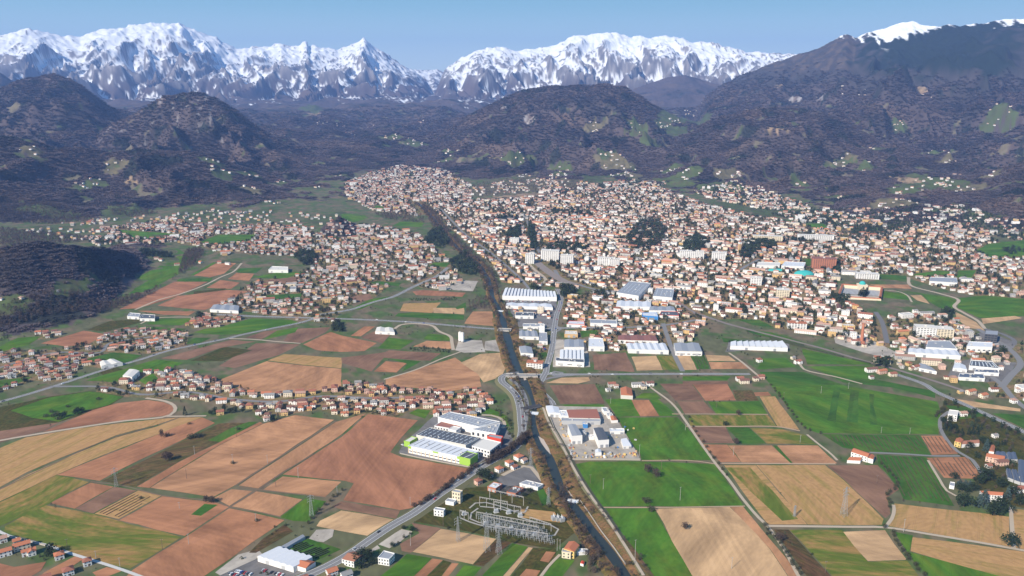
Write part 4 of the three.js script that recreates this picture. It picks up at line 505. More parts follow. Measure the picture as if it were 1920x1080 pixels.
// the factory with lime green corners beside the ploughed field
{
  const f1 = shed('long white factory hall with lime green corners by the ploughed field', 'BM', [375, 350, 690, 417, 775, 380, 470, 302], 9, { roof: 'roofLight', ribs: 10, rib: 'roofDark', ribW: .25, name: 'factory_hall', category: 'factory', wall: 'white' });
  for (let i = 0; i < 13; i++) { accent(f1, 'pillar', 0, (i + .04) / 13, (i + .16) / 13, 0, 6.5, WM.ochre); accent(f1, 'window', 0, (i + .25) / 13, (i + .95) / 13, 2.6, 3.8, WM.glass); }
  accent(f1, 'green_panel', 0, 0, .06, 6.2, 9.6, WM.green, 'lime green corner panel'); accent(f1, 'green_panel', 0, .45, .55, 7.6, 9.6, WM.green, 'lime green panel'); accent(f1, 'green_panel', 0, .88, 1, 6.4, 9.6, WM.green, 'lime green corner panel');
  shed('dark ribbed factory hall behind the long white hall', 'BM', [422, 288, 700, 345, 782, 303, 500, 246], 10, { roof: 'roofDark', ribs: 11, ribRows: 3, ribW: .35, name: 'factory_hall', category: 'factory', wall: 'pale' });
  shed('rear grey roofed factory hall next to the village', 'BM', [543, 188, 775, 243, 892, 213, 612, 158], 11, { roof: 'roofGrey', ribs: 12, ribRows: 2, ribW: .35, name: 'factory_hall', category: 'factory', wall: 'white' });
  shed('grey roofed factory wing with arched white bays', 'BM', [728, 256, 868, 280, 893, 222, 776, 246], 10.4, { roof: 'roofGrey', ribs: 8, ribRows: 2, ribW: .5, name: 'factory_hall', category: 'factory', wall: 'white', wins: 7, floors: 1, winW: 3, winH: 4 });
  shed('low factory office with a rust brown roof', 'BM', [524, 236, 650, 258, 692, 228, 585, 200], 6, { roof: 'roofBrown', name: 'factory_office', category: 'office', wins: 4, floors: 1, winW: 2.2 });
  const f5 = shed('white two storey factory office beside the green corner', 'BM', [735, 350, 835, 378, 898, 330, 800, 306], 9.5, { roof: 'pale', name: 'factory_office', category: 'office', wins: 4.5, floors: 2, winW: 2.4 }); accent(f5, 'dark_facade', 1, .1, .9, .5, 7, WM.dark);
  shed('bright red block at the factory gate', 'BM', [820, 296, 898, 312, 910, 296, 836, 283], 9, { roof: 'roofGrey', wall: 'red', name: 'factory_block', category: 'factory' });
  const f7 = shed('lime green entrance block with a black canopy roof', 'BM', [663, 410, 725, 425, 768, 395, 708, 380], 9.4, { roof: 'roofDark', wall: 'green', name: 'factory_block', category: 'factory' });
  shed('small lime green annex at the far corner of the factory', 'BM', [352, 322, 385, 328, 425, 304, 395, 296], 7, { roof: 'pale', wall: 'green', name: 'factory_block', category: 'factory' });
  shed('small white annex between the factory halls', 'BM', [600, 255, 645, 265, 670, 245, 630, 238], 8, { name: 'factory_block', category: 'factory', roof: 'pale' });
}
// the scrap and contractor's yard across the river
shed('white open fronted shed at the top of the contractor yard', 'BM', [1165, 163, 1232, 165, 1222, 130, 1150, 122], 6.5, { gable: 1, roof: 'roofLight' }); 
shed('wide low shed with four ribbed roof bays in the contractor yard', 'BM', [1280, 190, 1456, 194, 1438, 146, 1268, 150], 6.5, { saw: 5, roof: 'roofBrown', rise: 1.6, wall: 'pale' });
shed('pale lean-to in front of the ribbed shed', 'BM', [1240, 208, 1458, 210, 1456, 193, 1238, 192], 5.4, { roof: 'roofGrey', wall: 'grey' }); shed('white square shed left of the ribbed shed', 'BM', [1235, 180, 1278, 183, 1266, 150, 1226, 148], 6.2, { roof: 'roofLight' });
shed('tall white workshop with a ribbed grey roof in the yard', 'BM', [1297, 292, 1356, 288, 1318, 226, 1273, 228], 12, { roof: 'roofGrey', ribs: 1, wall: 'white', gable: 1, rise: .8 }); shed('tall white workshop with a dark grey roof in the yard', 'BM', [1446, 316, 1506, 312, 1470, 245, 1418, 248], 11, { roof: 'roofDark', gable: 1, rise: .8 });
shed('small bright blue container shed in the yard', 'BM', [1362, 230, 1386, 230, 1384, 216, 1358, 217], 5, { wall: 'blue', roof: 'blue' }); shed('grey roofed outbuilding at the corner of the yard', 'BM', [1480, 156, 1510, 155, 1490, 132, 1464, 133], 5, { roof: 'roofGrey' }); shed('outbuilding with a red tiled roof at the edge of the yard', 'BM', [1520, 205, 1556, 203, 1540, 180, 1512, 182], 4, { roof: 'tile', gable: 1 }); shed('dark roofed outbuilding by the yard wall', 'BM', [1500, 182, 1530, 180, 1518, 162, 1490, 163], 4, { roof: 'roofGrey' });
shed('long low garage row along the right side of the yard', 'BM', [1512, 268, 1592, 267, 1590, 252, 1510, 252], 4, { roof: 'roofLight' }); shed('white row of sheds at the lower right of the yard', 'BM', [1586, 350, 1632, 346, 1604, 306, 1572, 312], 4, { roof: 'roofLight', saw: 3, rise: 1 }); shed('white site cabin at the front of the yard', 'BM', [1428, 386, 1464, 385, 1460, 368, 1428, 370], 4.5, { roof: 'roofLight', gable: 1 }); shed('small open shed in the middle of the yard', 'BM', [1392, 300, 1424, 298, 1420, 286, 1392, 288], 4, {}); shed('small dark kiosk beside the tall workshop', 'BM', [1358, 282, 1378, 280, 1370, 262, 1350, 264], 5, { roof: 'roofGrey', wall: 'grey' });
// substation buildings
shed('white three storey control tower of the substation', 'BM', [622, 606, 668, 614, 682, 601, 638, 593], 13, { roof: 'roofGrey', wall: 'cream', wins: 3.2, floors: 3, winW: 1.3, name: 'control_tower', category: 'building' }); shed('grey roofed hut next to the control tower', 'BM', [585, 660, 632, 668, 648, 652, 602, 644], 4, { roof: 'roofGrey', name: 'hut', category: 'hut' }); shed('white cube hut with a grey green roof by the road', 'BM', [520, 708, 574, 716, 584, 703, 532, 695], 7, { roof: 'roofGrey', name: 'hut', category: 'hut', wins: 3.4, floors: 2 });
shed('brick red hall with a white roof by the substation', 'BM', [822, 578, 868, 590, 906, 564, 855, 552], 5, { wall: 'brick', roof: 'roofLight', name: 'workshop', category: 'workshop' }); shed('low workshop with a black roof by the substation', 'BM', [930, 608, 980, 618, 1026, 588, 975, 576], 4, { wall: 'brick', roof: 'roofDark', name: 'workshop', category: 'workshop' }); shed('long low white garage with a grey roof by the river', 'BM', [1003, 560, 1105, 583, 1136, 565, 1042, 543], 4, { roof: 'roofGrey', name: 'garage', category: 'garage' });
// the garden centre at the lower edge
shed('white garden centre hall with ribbed glass roof', 'BL', [1448, 968, 1650, 1030, 1757, 972, 1562, 914], 6, { gable: 6, roof: 'roofLight', rise: 1.4, name: 'garden_centre', category: 'shop' }); shed('long blue grey polytunnel beside the plant beds', 'BL', [1572, 918, 1596, 928, 1716, 857, 1694, 850], 3.5, { gable: 1, rise: 1.6, roof: 'roofGrey', wall: 'grey', name: 'greenhouse', category: 'greenhouse' }); shed('red roofed shop in front of the garden centre', 'BL', [1660, 1020, 1720, 1038, 1775, 1000, 1716, 985], 5, { gable: 1, rise: 2.4, roof: 'tile', along: 'u', name: 'garden_shop', category: 'shop' });
shed('white flat roofed house with a canopy by the road', 'BM', [206, 978, 268, 988, 300, 955, 240, 940], 7, { roof: 'roofGrey', name: 'villa', category: 'house', wins: 3, floors: 2 }); shed('long house with a faded red roof by the dark trees', 'BM', [2, 985, 70, 1000, 140, 960, 70, 940], 6.5, { roof: 'tileOld', gable: 1, along: 'u', rise: 2.6, name: 'long_house', category: 'house', wins: 3, floors: 2 });
// sheds of the middle distance
shed('big white factory with a saw-tooth roof next to the river', 'MM', [905, 584, 1212, 592, 1202, 562, 922, 540], 9, { saw: 16, sawAlong: 'u', roof: 'roofLight', name: 'sawtooth_factory', category: 'factory' });
shed('low white shed below the saw-tooth factory', 'MM', [925, 640, 1190, 650, 1180, 630, 930, 624], 6, { gable: 4 }); shed('dark roofed shed in the riverside works', 'MM', [978, 696, 1082, 698, 1080, 678, 982, 676], 6, { roof: 'roofDark' }); shed('small grey works shed by the ring road', 'MM', [1022, 757, 1142, 757, 1140, 742, 1022, 741], 5, { roof: 'roofGrey' });
shed('grey shed between the roundabouts, the uppermost', 'MM', [1000, 812, 1110, 815, 1100, 782, 1000, 780], 6, { roof: 'roofGrey', gable: 3 }); shed('grey workshop with white gables by the river', 'MM', [1010, 905, 1080, 910, 1070, 872, 1000, 868], 7, { roof: 'roofGrey', gable: 1, rise: 2 }); shed('grey shed at the roadside north of the roundabout', 'MM', [1112, 840, 1160, 842, 1156, 792, 1112, 790], 6, { roof: 'roofGrey' });
shed('grey rear hall of the black and white factory', 'MM', [1253, 872, 1366, 872, 1362, 832, 1255, 830], 9, { roof: 'roofGrey', gable: 2 }); shed('white hall with rows of roof lights by the roundabout', 'MM', [1228, 938, 1367, 942, 1365, 892, 1230, 888], 8, { roof: 'roofLight', saw: 6, sawAlong: 'u', rise: 2 }); shed('white front hall with a dark roof strip by the roundabout', 'MM', [1206, 950, 1366, 960, 1366, 940, 1208, 930], 8, { roof: 'roofDark', wins: 14, floors: 1, winW: 8, winH: 1.2 });
shed('long red and white shed in the industrial estate', 'MM', [1555, 832, 1782, 838, 1765, 806, 1556, 808], 7, { roof: 'roofBrown', gable: 3 }); shed('white shed row in the industrial estate', 'MM', [1615, 885, 1842, 892, 1822, 852, 1602, 852], 7, { gable: 6 }); shed('white shop with a red fascia on the town road', 'MM', [1268, 742, 1368, 746, 1366, 728, 1280, 726], 6, { trim: 'red' }); shed('grey shed on the industrial street', 'MM', [1400, 738, 1552, 742, 1546, 722, 1400, 716], 6, { roof: 'roofGrey' });
shed('white box hall beside the car dealer yard', 'MM', [1390, 870, 1480, 872, 1470, 825, 1392, 822], 8, {}); shed('yellow fronted shop by the town road', 'MM', [1255, 800, 1330, 803, 1326, 782, 1258, 780], 6, { wall: 'ochre', roof: 'pale' });
shed('huge grey roofed hall in the town, the western of two', 'MM', [1548, 566, 1672, 586, 1742, 514, 1622, 502], 11, { roof: 'roofGrey', ribs: 6, ribW: .5 }); shed('huge grey roofed hall in the town, the eastern of two', 'MM', [1752, 586, 1862, 596, 1872, 548, 1772, 540], 10, { roof: 'roofGrey', ribs: 4, ribW: .6 }); shed('blue sided shed in the town works', 'MM', [1695, 696, 1782, 702, 1774, 680, 1692, 680], 7, { wall: 'blue', roof: 'roofLight' }); shed('dark roofed shed with a red fascia in the town works', 'MM', [1790, 692, 1898, 696, 1892, 674, 1800, 672], 6, { roof: 'roofDark', trim: 'red' }); shed('long pale works hall in the town', 'MM', [1545, 642, 1742, 648, 1742, 618, 1552, 612], 7, { gable: 4 }); shed('pale hall beside the blue shed', 'MM', [1730, 665, 1880, 668, 1870, 645, 1735, 645], 7, { roof: 'roofGrey', gable: 3 });
shed('long white saw-tooth shed beside the small fields', 'MR', [268, 866, 592, 878, 562, 842, 270, 842], 6.5, { saw: 9, sawAlong: 'u', roof: 'roofLight' }); shed('white shed with black windows beside the lane', 'MR', [-40, 895, 110, 898, 90, 850, -50, 850], 8, { roof: 'roofGrey', gable: 2, wins: 9, floors: 1, winW: 5, winH: 1.4 }); shed('long white warehouse in the eastern estate', 'MR', [1268, 902, 1565, 922, 1545, 892, 1270, 880], 7, { gable: 6 }); shed('grey roofed warehouse behind the long white one', 'MR', [1368, 874, 1545, 884, 1502, 838, 1382, 838], 9, { roof: 'roofGrey' });
shed('white box hall with dark base in the eastern estate', 'MR', [1598, 868, 1742, 874, 1742, 848, 1612, 842], 10, { roof: 'roofLight', wins: 8, floors: 1, winW: 4, winH: 2 }); shed('black roofed shed in the eastern yard', 'MR', [1612, 978, 1782, 994, 1742, 955, 1622, 948], 7, { roof: 'roofDark', ribs: 7, ribW: 1.2 }); shed('solar panelled shed in the eastern yard', 'MR', [1550, 1042, 1700, 1050, 1690, 1025, 1560, 1020], 5, { roof: 'panel' }); shed('blue panel roofed shed in the eastern yard', 'MR', [1640, 1012, 1780, 1020, 1770, 1000, 1650, 998], 5, { roof: 'panel' }); shed('curved white shed at the edge of the eastern yard', 'MR', [1520, 990, 1600, 1000, 1590, 975, 1530, 962], 5, { gable: 1, rise: 2 }); shed('grey roofed stable building by the eastern meadow', 'MR', [1330, 990, 1430, 1010, 1400, 985, 1330, 962], 5, { roof: 'roofGrey', gable: 1 });
shed('dark glass office block on the eastern road', 'MR', [1700, 800, 1772, 806, 1776, 782, 1704, 778], 16, { wall: 'dark', roof: 'roofGrey', wins: 5, floors: 4, winW: 4, name: 'office_block', category: 'office' }); shed('grey hall with blue side among the eastern houses', 'MR', [1388, 502, 1545, 512, 1542, 484, 1392, 480], 8, { roof: 'roofGrey', wall: 'white' }); shed('wide pale hall among the town trees', 'MR', [555, 415, 682, 420, 692, 397, 575, 392], 8, { roof: 'roofLight', ribs: 5 }); shed('long low pale hall beside the sports domes', 'MR', [415, 412, 545, 415, 550, 398, 425, 394], 7, { roof: 'pale' });
shed('grey roofed hall at the western village edge', 'ML', [690, 1032, 742, 1042, 784, 1005, 728, 995], 8, { roof: 'pale', gable: 1, rise: 1.2 }); shed('long white barn beside the western lane', 'ML', [1180, 660, 1340, 668, 1345, 640, 1200, 634], 6, { gable: 3, roof: 'roofGrey' }); shed('long white school hall at the edge of the western houses', 'ML', [1510, 438, 1620, 440, 1620, 422, 1530, 418], 7, { roof: 'pale' }); shed('blue grey roofed farm sheds by the western lane', 'ML', [715, 700, 780, 704, 790, 685, 730, 680], 5, { roof: 'roofGrey' }); shed('dark roofed farm sheds next to the grey ones', 'ML', [785, 712, 870, 714, 872, 692, 800, 688], 5, { roof: 'roofDark' });
shed('pale flat roofed hall in the western village', 'ML', [570, 980, 690, 960, 640, 938, 560, 955], 5, { roof: 'pale', gable: 2 }); shed('pale farm shed in the fields near the ring road', 'MM', [190, 785, 300, 790, 290, 765, 200, 760], 5, { gable: 2, roof: 'pale' });
// blue photovoltaic greenhouses at the right edge
[[1760, 420, 1830, 420, 1815, 382, 1760, 380], [1835, 424, 1885, 424, 1872, 384, 1822, 384], [1888, 520, 1960, 530, 1945, 430, 1888, 425], [1830, 525, 1862, 538, 1845, 480, 1820, 476], [1866, 540, 1900, 552, 1880, 484, 1850, 480], [1904, 552, 1960, 565, 1940, 490, 1886, 484]].forEach((l, i) => shed(ord(i + 1) + ' from left of the blue panel roofed greenhouses by the villa gardens', 'BR', l, 4, { roof: 'panel', gable: 2, rise: 1, wall: 'grey', name: 'panel_greenhouse', category: 'greenhouse', group: 'panel roofed greenhouses' }));
// farmhouse and villas
shed('farmhouse with a long tiled roof between the vineyards', 'BR', [948, 382, 1040, 412, 1060, 392, 968, 360], 7, { gable: 1, along: 'u', rise: 2.4, roof: 'tile', wins: 4, floors: 2, name: 'farmhouse', category: 'house' }); shed('low tiled barn in the farm courtyard', 'BR', [925, 428, 1000, 432, 1010, 412, 950, 410], 4, { gable: 1, along: 'u', rise: 2, roof: 'tile', name: 'barn', category: 'barn' }); shed('small tiled annex beside the farmhouse', 'BR', [1042, 416, 1072, 424, 1080, 404, 1056, 396], 6, { gable: 1, rise: 1.6, roof: 'tile', name: 'barn', category: 'barn' });
shed('white villa with a red roof among dark cedars', 'BR', [1690, 622, 1800, 628, 1806, 612, 1672, 600], 8, { gable: 1, along: 'u', rise: 2.4, roof: 'tile', wins: 3, floors: 3, winW: 1.4, name: 'villa', category: 'house' }); shed('white block house at the top of the vineyard lane', 'BR', [1492, 172, 1545, 178, 1552, 152, 1500, 146], 9, { roof: 'pale', wins: 4, floors: 3, name: 'villa', category: 'house' }); shed('yellow house with a tiled roof on the vineyard lane', 'BR', [1530, 322, 1566, 332, 1580, 312, 1540, 304], 7, { wall: 'yellow', roof: 'tile', gable: 1, rise: 2, name: 'villa', category: 'house', wins: 4, floors: 2 }); shed('long tiled farm wing behind the yellow house', 'BR', [1570, 340, 1670, 332, 1665, 312, 1580, 318], 5, { roof: 'tileOld', gable: 1, along: 'u', rise: 2, name: 'barn', category: 'barn' });
shed('pink and white manor beside the greenhouses', 'BR', [1705, 408, 1810, 428, 1815, 404, 1712, 388], 6.5, { roof: 'tile', gable: 1, along: 'u', rise: 2.2, wall: 'pink', name: 'villa', category: 'house', wins: 4, floors: 2 }); shed('small orange roofed house above the greenhouses', 'BR', [1722, 378, 1752, 382, 1758, 350, 1735, 346], 7, { roof: 'tile', gable: 1, rise: 2, name: 'villa', category: 'house' }); shed('garden hut on the villa path', 'BR', [1500, 572, 1528, 578, 1530, 556, 1506, 552], 3.5, { roof: 'roofGrey', name: 'hut', category: 'hut' });
shed('yellow farmhouse with a tiled roof near the river', 'BM', [1250, 925, 1310, 945, 1340, 905, 1280, 885], 7.5, { wall: 'yellow', roof: 'tile', gable: 1, rise: 2.4, name: 'farmhouse', category: 'house', wins: 3.5, floors: 2 }); shed('grey roofed wing of the yellow farmhouse', 'BM', [1240, 945, 1290, 952, 1302, 935, 1245, 928], 6.5, { wall: 'cream', roof: 'roofGrey', name: 'farmhouse', category: 'house', wins: 3.5, floors: 2 }); shed('white lean-to beside the yellow farmhouse', 'BM', [1325, 950, 1385, 945, 1390, 930, 1330, 928], 3, { roof: 'roofLight', name: 'barn', category: 'barn' }); shed('garden hut with a scarlet roof near the river', 'BM', [1344, 1008, 1362, 1014, 1368, 1000, 1350, 995], 2.6, { roof: 'red', gable: 1, rise: 1, name: 'hut', category: 'hut' });
shed('big orange roofed barn north of the green fields', 'BM', [1572, 62, 1640, 66, 1632, 25, 1570, 22], 6, { roof: 'tile', gable: 1, rise: 3, wall: 'pale', name: 'barn', category: 'barn' });
// town landmarks
const block = (label, s, x, y, w, d, h, o = {}) => { const [cx, cz] = at(s, x, y), t = o.turn ?? -.2, c = Math.cos(t), n = Math.sin(t), g = base('apartment_block', cx, 0, cz, t); tag(g, label, 'apartment block', o.group);
  mesh('wall', new Shell().box(-w / 2, 0, -d / 2, w / 2, h, d / 2).geo(), WM[o.wall ?? 'white'], g); mesh('roof', new Shell().box(-w / 2 - .3, h, -d / 2 - .3, w / 2 + .3, h + .6, d / 2 + .3).geo(), WM[o.roof ?? 'pale'], g); mesh('stair_head', new Shell().box(-2, h + .6, -2, 2, h + 3, 2).geo(), WM.pale, g);
  const fl = Math.round(h / 3.1); for (let f = 0; f < fl; f++) { const y0 = f * h / fl + 1; for (const [x0, z0, x1, z1] of [[-w * .46, d / 2 + .06, w * .46, d / 2 + .06], [-w / 2 - .06, -d * .4, -w / 2 - .06, d * .4], [w / 2 + .06, -d * .4, w / 2 + .06, d * .4]]) { const n2_ = Math.max(1, Math.round(Math.hypot(x1 - x0, z1 - z0) / 5)); for (let i = 0; i < n2_; i++) { const a = (i + .18) / n2_, b = (i + .82) / n2_; mesh('window', new Shell().quad([x0 + (x1 - x0) * a, y0, z0 + (z1 - z0) * a], [x0 + (x1 - x0) * b, y0, z0 + (z1 - z0) * b], [x0 + (x1 - x0) * b, y0 + 1.3, z0 + (z1 - z0) * b], [x0 + (x1 - x0) * a, y0 + 1.3, z0 + (z1 - z0) * a]).geo(), WM.glass, g); } } }
  mark([[-w / 2 - 4, -d / 2 - 4], [w / 2 + 4, -d / 2 - 4], [w / 2 + 4, d / 2 + 4], [-w / 2 - 4, d / 2 + 4]].map(([a, b]) => [cx + a * c + b * n, cz - a * n + b * c]), 3); };
block('white tower block near the station avenue', 'MM', 1062, 400, 22, 16, 24); block('widest white apartment block by the station trees', 'MM', 1175, 385, 46, 18, 27); block('white apartment block right of the widest one by the station', 'MM', 1270, 408, 32, 16, 25); block('long white apartment block in the town centre', 'MM', 1480, 412, 34, 14, 20); block('second long white apartment block in the town centre', 'MM', 1535, 415, 26, 14, 18); block('white block between the dark garden trees', 'MM', 975, 290, 26, 16, 16);
block('pale slab block at the middle of the town', 'MR', 25, 372, 40, 14, 20); block('pale slab block right of the middle one', 'MR', 85, 374, 30, 14, 20); block('white block left of the park tower', 'MR', 200, 382, 34, 14, 20); block('long white hospital block among dark trees', 'MR', 475, 278, 82, 14, 17, { wall: 'cream' }); block('curved row of white flats at the back of the town', 'MR', 745, 268, 100, 14, 14); block('brick red banded apartment block', 'MR', 790, 425, 56, 18, 24, { wall: 'brick', roof: 'roofBrown' }); block('white cube block at the eastern estate', 'MR', 1358, 805, 34, 20, 17); block('cream cube block at the eastern estate', 'MR', 1456, 808, 34, 20, 15, { wall: 'cream' }); block('white block in the eastern terraces', 'MR', 1035, 485, 50, 18, 12); block('cream town block near the shops', 'MR', 560, 590, 26, 16, 17, { wall: 'cream' }); block('white town block behind the park', 'MR', 410, 520, 24, 16, 17);
block('low white riverside block by the bridge', 'MM', 1090, 985, 26, 14, 9, { roof: 'tile' }); block('cream block at the old works', 'MR', 1120, 960, 24, 14, 9, { wall: 'cream', roof: 'tile' }); block('white flats at the eastern railway meadow', 'MR', 640, 765, 34, 14, 11, { roof: 'tile' });
// sports domes, bell towers, chimney, silos
const dome = (label, x, y, r) => { const [cx, cz] = at('MR', x, y), g = base('sports_dome', cx, 0, cz); tag(g, label, 'dome'); const m = mesh('canopy', new THREE.SphereGeometry(r, 24, 8, 0, Math.PI * 2, 0, Math.PI / 2), WM.teal, g); m.scale.set(1, .42, .7); mesh('base_ring', new THREE.CylinderGeometry(r * .99, r, 1.2, 24), WM.white, g).scale.set(1, 1, .7); mark([[cx - r, cz - r], [cx + r, cz - r], [cx + r, cz + r], [cx - r, cz + r]], 3); };
dome('left of the two small teal sports domes', 505, 442, 11); dome('right of the two small teal sports domes', 540, 442, 11); dome('large teal sports dome', 682, 464, 24);
const tower = (label, s, x, y, w, h, m, spire) => { const [cx, cz] = at(s, x, y), g = base('bell_tower', cx, 0, cz, .3); tag(g, label, 'bell tower'); mesh('shaft', new Shell().box(-w / 2, 0, -w / 2, w / 2, h, w / 2).geo(), m, g); mesh('belfry', new Shell().box(-w / 2 - .4, h, -w / 2 - .4, w / 2 + .4, h + 5, w / 2 + .4).geo(), WM.white, g); const c = mesh('spire', new THREE.ConeGeometry(w * .72, spire, 4), WM.tileOld, g); c.position.y = h + 5 + spire / 2; c.rotation.y = Math.PI / 4; };
tower('bell tower in the far valley town', 'TM', 305, 1000, 7, 38, WM.pale, 12); tower('bell tower at the park in the town', 'MR', 318, 345, 6, 26, WM.ochre, 8); tower('bell tower of the western suburb', 'ML', 1710, 250, 5.5, 26, WM.white, 7); tower('brick bell tower in the town centre', 'MM', 1308, 300, 6, 28, WM.brick, 8);
{ const [cx, cz] = at('MR', 1005, 852), g = base('factory_chimney', cx, 0, cz); tag(g, 'tall brick chimney of the ruined works', 'chimney'); mesh('shaft', new THREE.CylinderGeometry(2, 3.4, 36, 14).translate(0, 18, 0), WM.brick, g); mesh('plinth', new Shell().box(-4, 0, -4, 4, 5, 4).geo(), WM.brick, g); mesh('rim', new THREE.CylinderGeometry(2.4, 2.2, 1.4, 14).translate(0, 36.4, 0), WM.brick, g); }
[[668, 842, 'left'], [682, 846, 'right']].forEach(([x, y, w]) => { const [cx, cz] = at('MM', x, y), g = base('silo', cx, 0, cz); tag(g, w + ' of the two white silos at the building site', 'silo'); mesh('drum', new THREE.CylinderGeometry(3, 3, 15, 16).translate(0, 10, 0), WM.white, g); mesh('cap', new THREE.ConeGeometry(3.1, 2, 16).translate(0, 18.5, 0), WM.pale, g); for (let i = 0; i < 4; i++) { const a = i * Math.PI / 2; mesh('leg', new Shell().bar([Math.cos(a) * 2.6, 0, Math.sin(a) * 2.6], [Math.cos(a) * 2.6, 3, Math.sin(a) * 2.6], .3).geo(), WM.grey, g); } });
// the walled cemetery with its arcades
{
  const q = poly('MR', [868, 598, 1116, 612, 1126, 552, 892, 535]), c = q.reduce((a, p) => [a[0] + p[0] / 4, a[1] + p[1] / 4], [0, 0]), g = base('cemetery', c[0], 0, c[1]); tag(g, 'walled cemetery with tiled arcades and rows of graves', 'cemetery');
  const L = q.map((p) => [p[0] - c[0], p[1] - c[1]]), inn = L.map((p) => [p[0] * .88, p[1] * .88]);
  for (let i = 0; i < 4; i++) { const a = L[i], b = L[(i + 1) % 4], ai = inn[i], bi = inn[(i + 1) % 4], h = i === 0 ? 3.5 : 7, m = (u, v) => [(u[0] + v[0]) / 2, (u[1] + v[1]) / 2]; mesh('arcade_wall', new Shell().quad(V3(a, 0), V3(b, 0), V3(b, h), V3(a, h)).quad(V3(ai, 0), V3(bi, 0), V3(bi, h), V3(ai, h)).geo(), WM.cream, g); const ma = m(a, ai), mb = m(b, bi); mesh('arcade_roof', new Shell().quad(V3(a, h), V3(b, h), V3(mb, h + 1.8), V3(ma, h + 1.8)).quad(V3(ma, h + 1.8), V3(mb, h + 1.8), V3(bi, h), V3(ai, h)).geo(), WM.tile, g); }
  const at2 = (u, v) => lerp2(lerp2(inn[0], inn[1], u), lerp2(inn[3], inn[2], u), v);
  for (let i = 0; i < 30; i++) { if (Math.abs(i - 14.5) < 2.2) continue; const u = (i + .5) / 30, a = at2(u, .35), b = at2(u, .92), d = Math.hypot(b[0] - a[0], b[1] - a[1]), nx = (b[1] - a[1]) / d * .9, nz = -(b[0] - a[0]) / d * .9; mesh('grave_row', new Shell().quad([a[0] - nx, 1.2, a[1] - nz], [a[0] + nx, 1.2, a[1] + nz], [b[0] + nx, 1.2, b[1] + nz], [b[0] - nx, 1.2, b[1] - nz]).quad([a[0] - nx, 0.1, a[1] - nz], [b[0] - nx, .1, b[1] - nz], [b[0] - nx, 1.2, b[1] - nz], [a[0] - nx, 1.2, a[1] - nz]).geo(), WM.grey, g); }
  const ch = at2(.5, 1); mesh('chapel', new Shell().box(ch[0] - 9, 0, ch[1] - 9, ch[0] + 9, 12, ch[1] + 9).geo(), WM.cream, g); const dm = mesh('chapel_dome', new THREE.SphereGeometry(7, 16, 8, 0, Math.PI * 2, 0, Math.PI / 2), WM.teal, g); dm.position.set(ch[0], 12, ch[1]); mark(q, 3);
}

// ------------------------------------------------------------------ houses
const WALLS = { white: [.80, .77, .73], cream: [.72, .62, .48], ochre: [.62, .42, .19], pink: [.64, .42, .33], grey: [.50, .48, .45] };
const ROOFS = { orange: [.40, .15, .08], red: [.27, .11, .072], brown: [.17, .088, .066], faded: [.36, .22, .165], pale: [.46, .31, .24], grey: [.24, .23, .22] };
const wallM = {}, roofM = {}; for (const k in WALLS) wallM[k] = mat(WALLS[k], .88); for (const k in ROOFS) roofM[k] = mat(ROOFS[k], .85);
const townRoof = () => pick(['orange', 'red', 'red', 'faded', 'faded', 'faded', 'pale', 'pale', 'brown', 'brown', 'grey', 'grey']);
const wallPick = () => pick(['white', 'white', 'white', 'white', 'cream', 'cream', 'cream', 'ochre', 'pink', 'grey']), roofPick = () => pick(['orange', 'red', 'red', 'red', 'brown', 'brown', 'faded', 'faded', 'grey']);
const SCALE = .8, VARIANTS = [[10, 9, 6.2, 'hip'], [12, 9, 6, 'gable'], [14, 9.5, 6, 'gable'], [9, 8.5, 6.5, 'hip'], [18, 9, 6.6, 'gable'], [24, 10, 6.6, 'gable'], [11.5, 11, 6.4, 'hip'], [13, 10, 5.4, 'cross'], [16, 11, 8.6, 'hip'], [8, 7, 4.6, 'gable'], [15, 10, 6.2, 'cross'], [12, 10, 8, 'gable'], [24, 15, 9, 'flat'], [32, 18, 7.5, 'flat'], [17, 14, 13, 'flat'], [34, 11, 9.5, 'gable'], [28, 12, 11, 'hip'], [44, 13, 8, 'gable']].map(([w, d, h, t]) => [w * SCALE, d * SCALE, h * .86, t]);
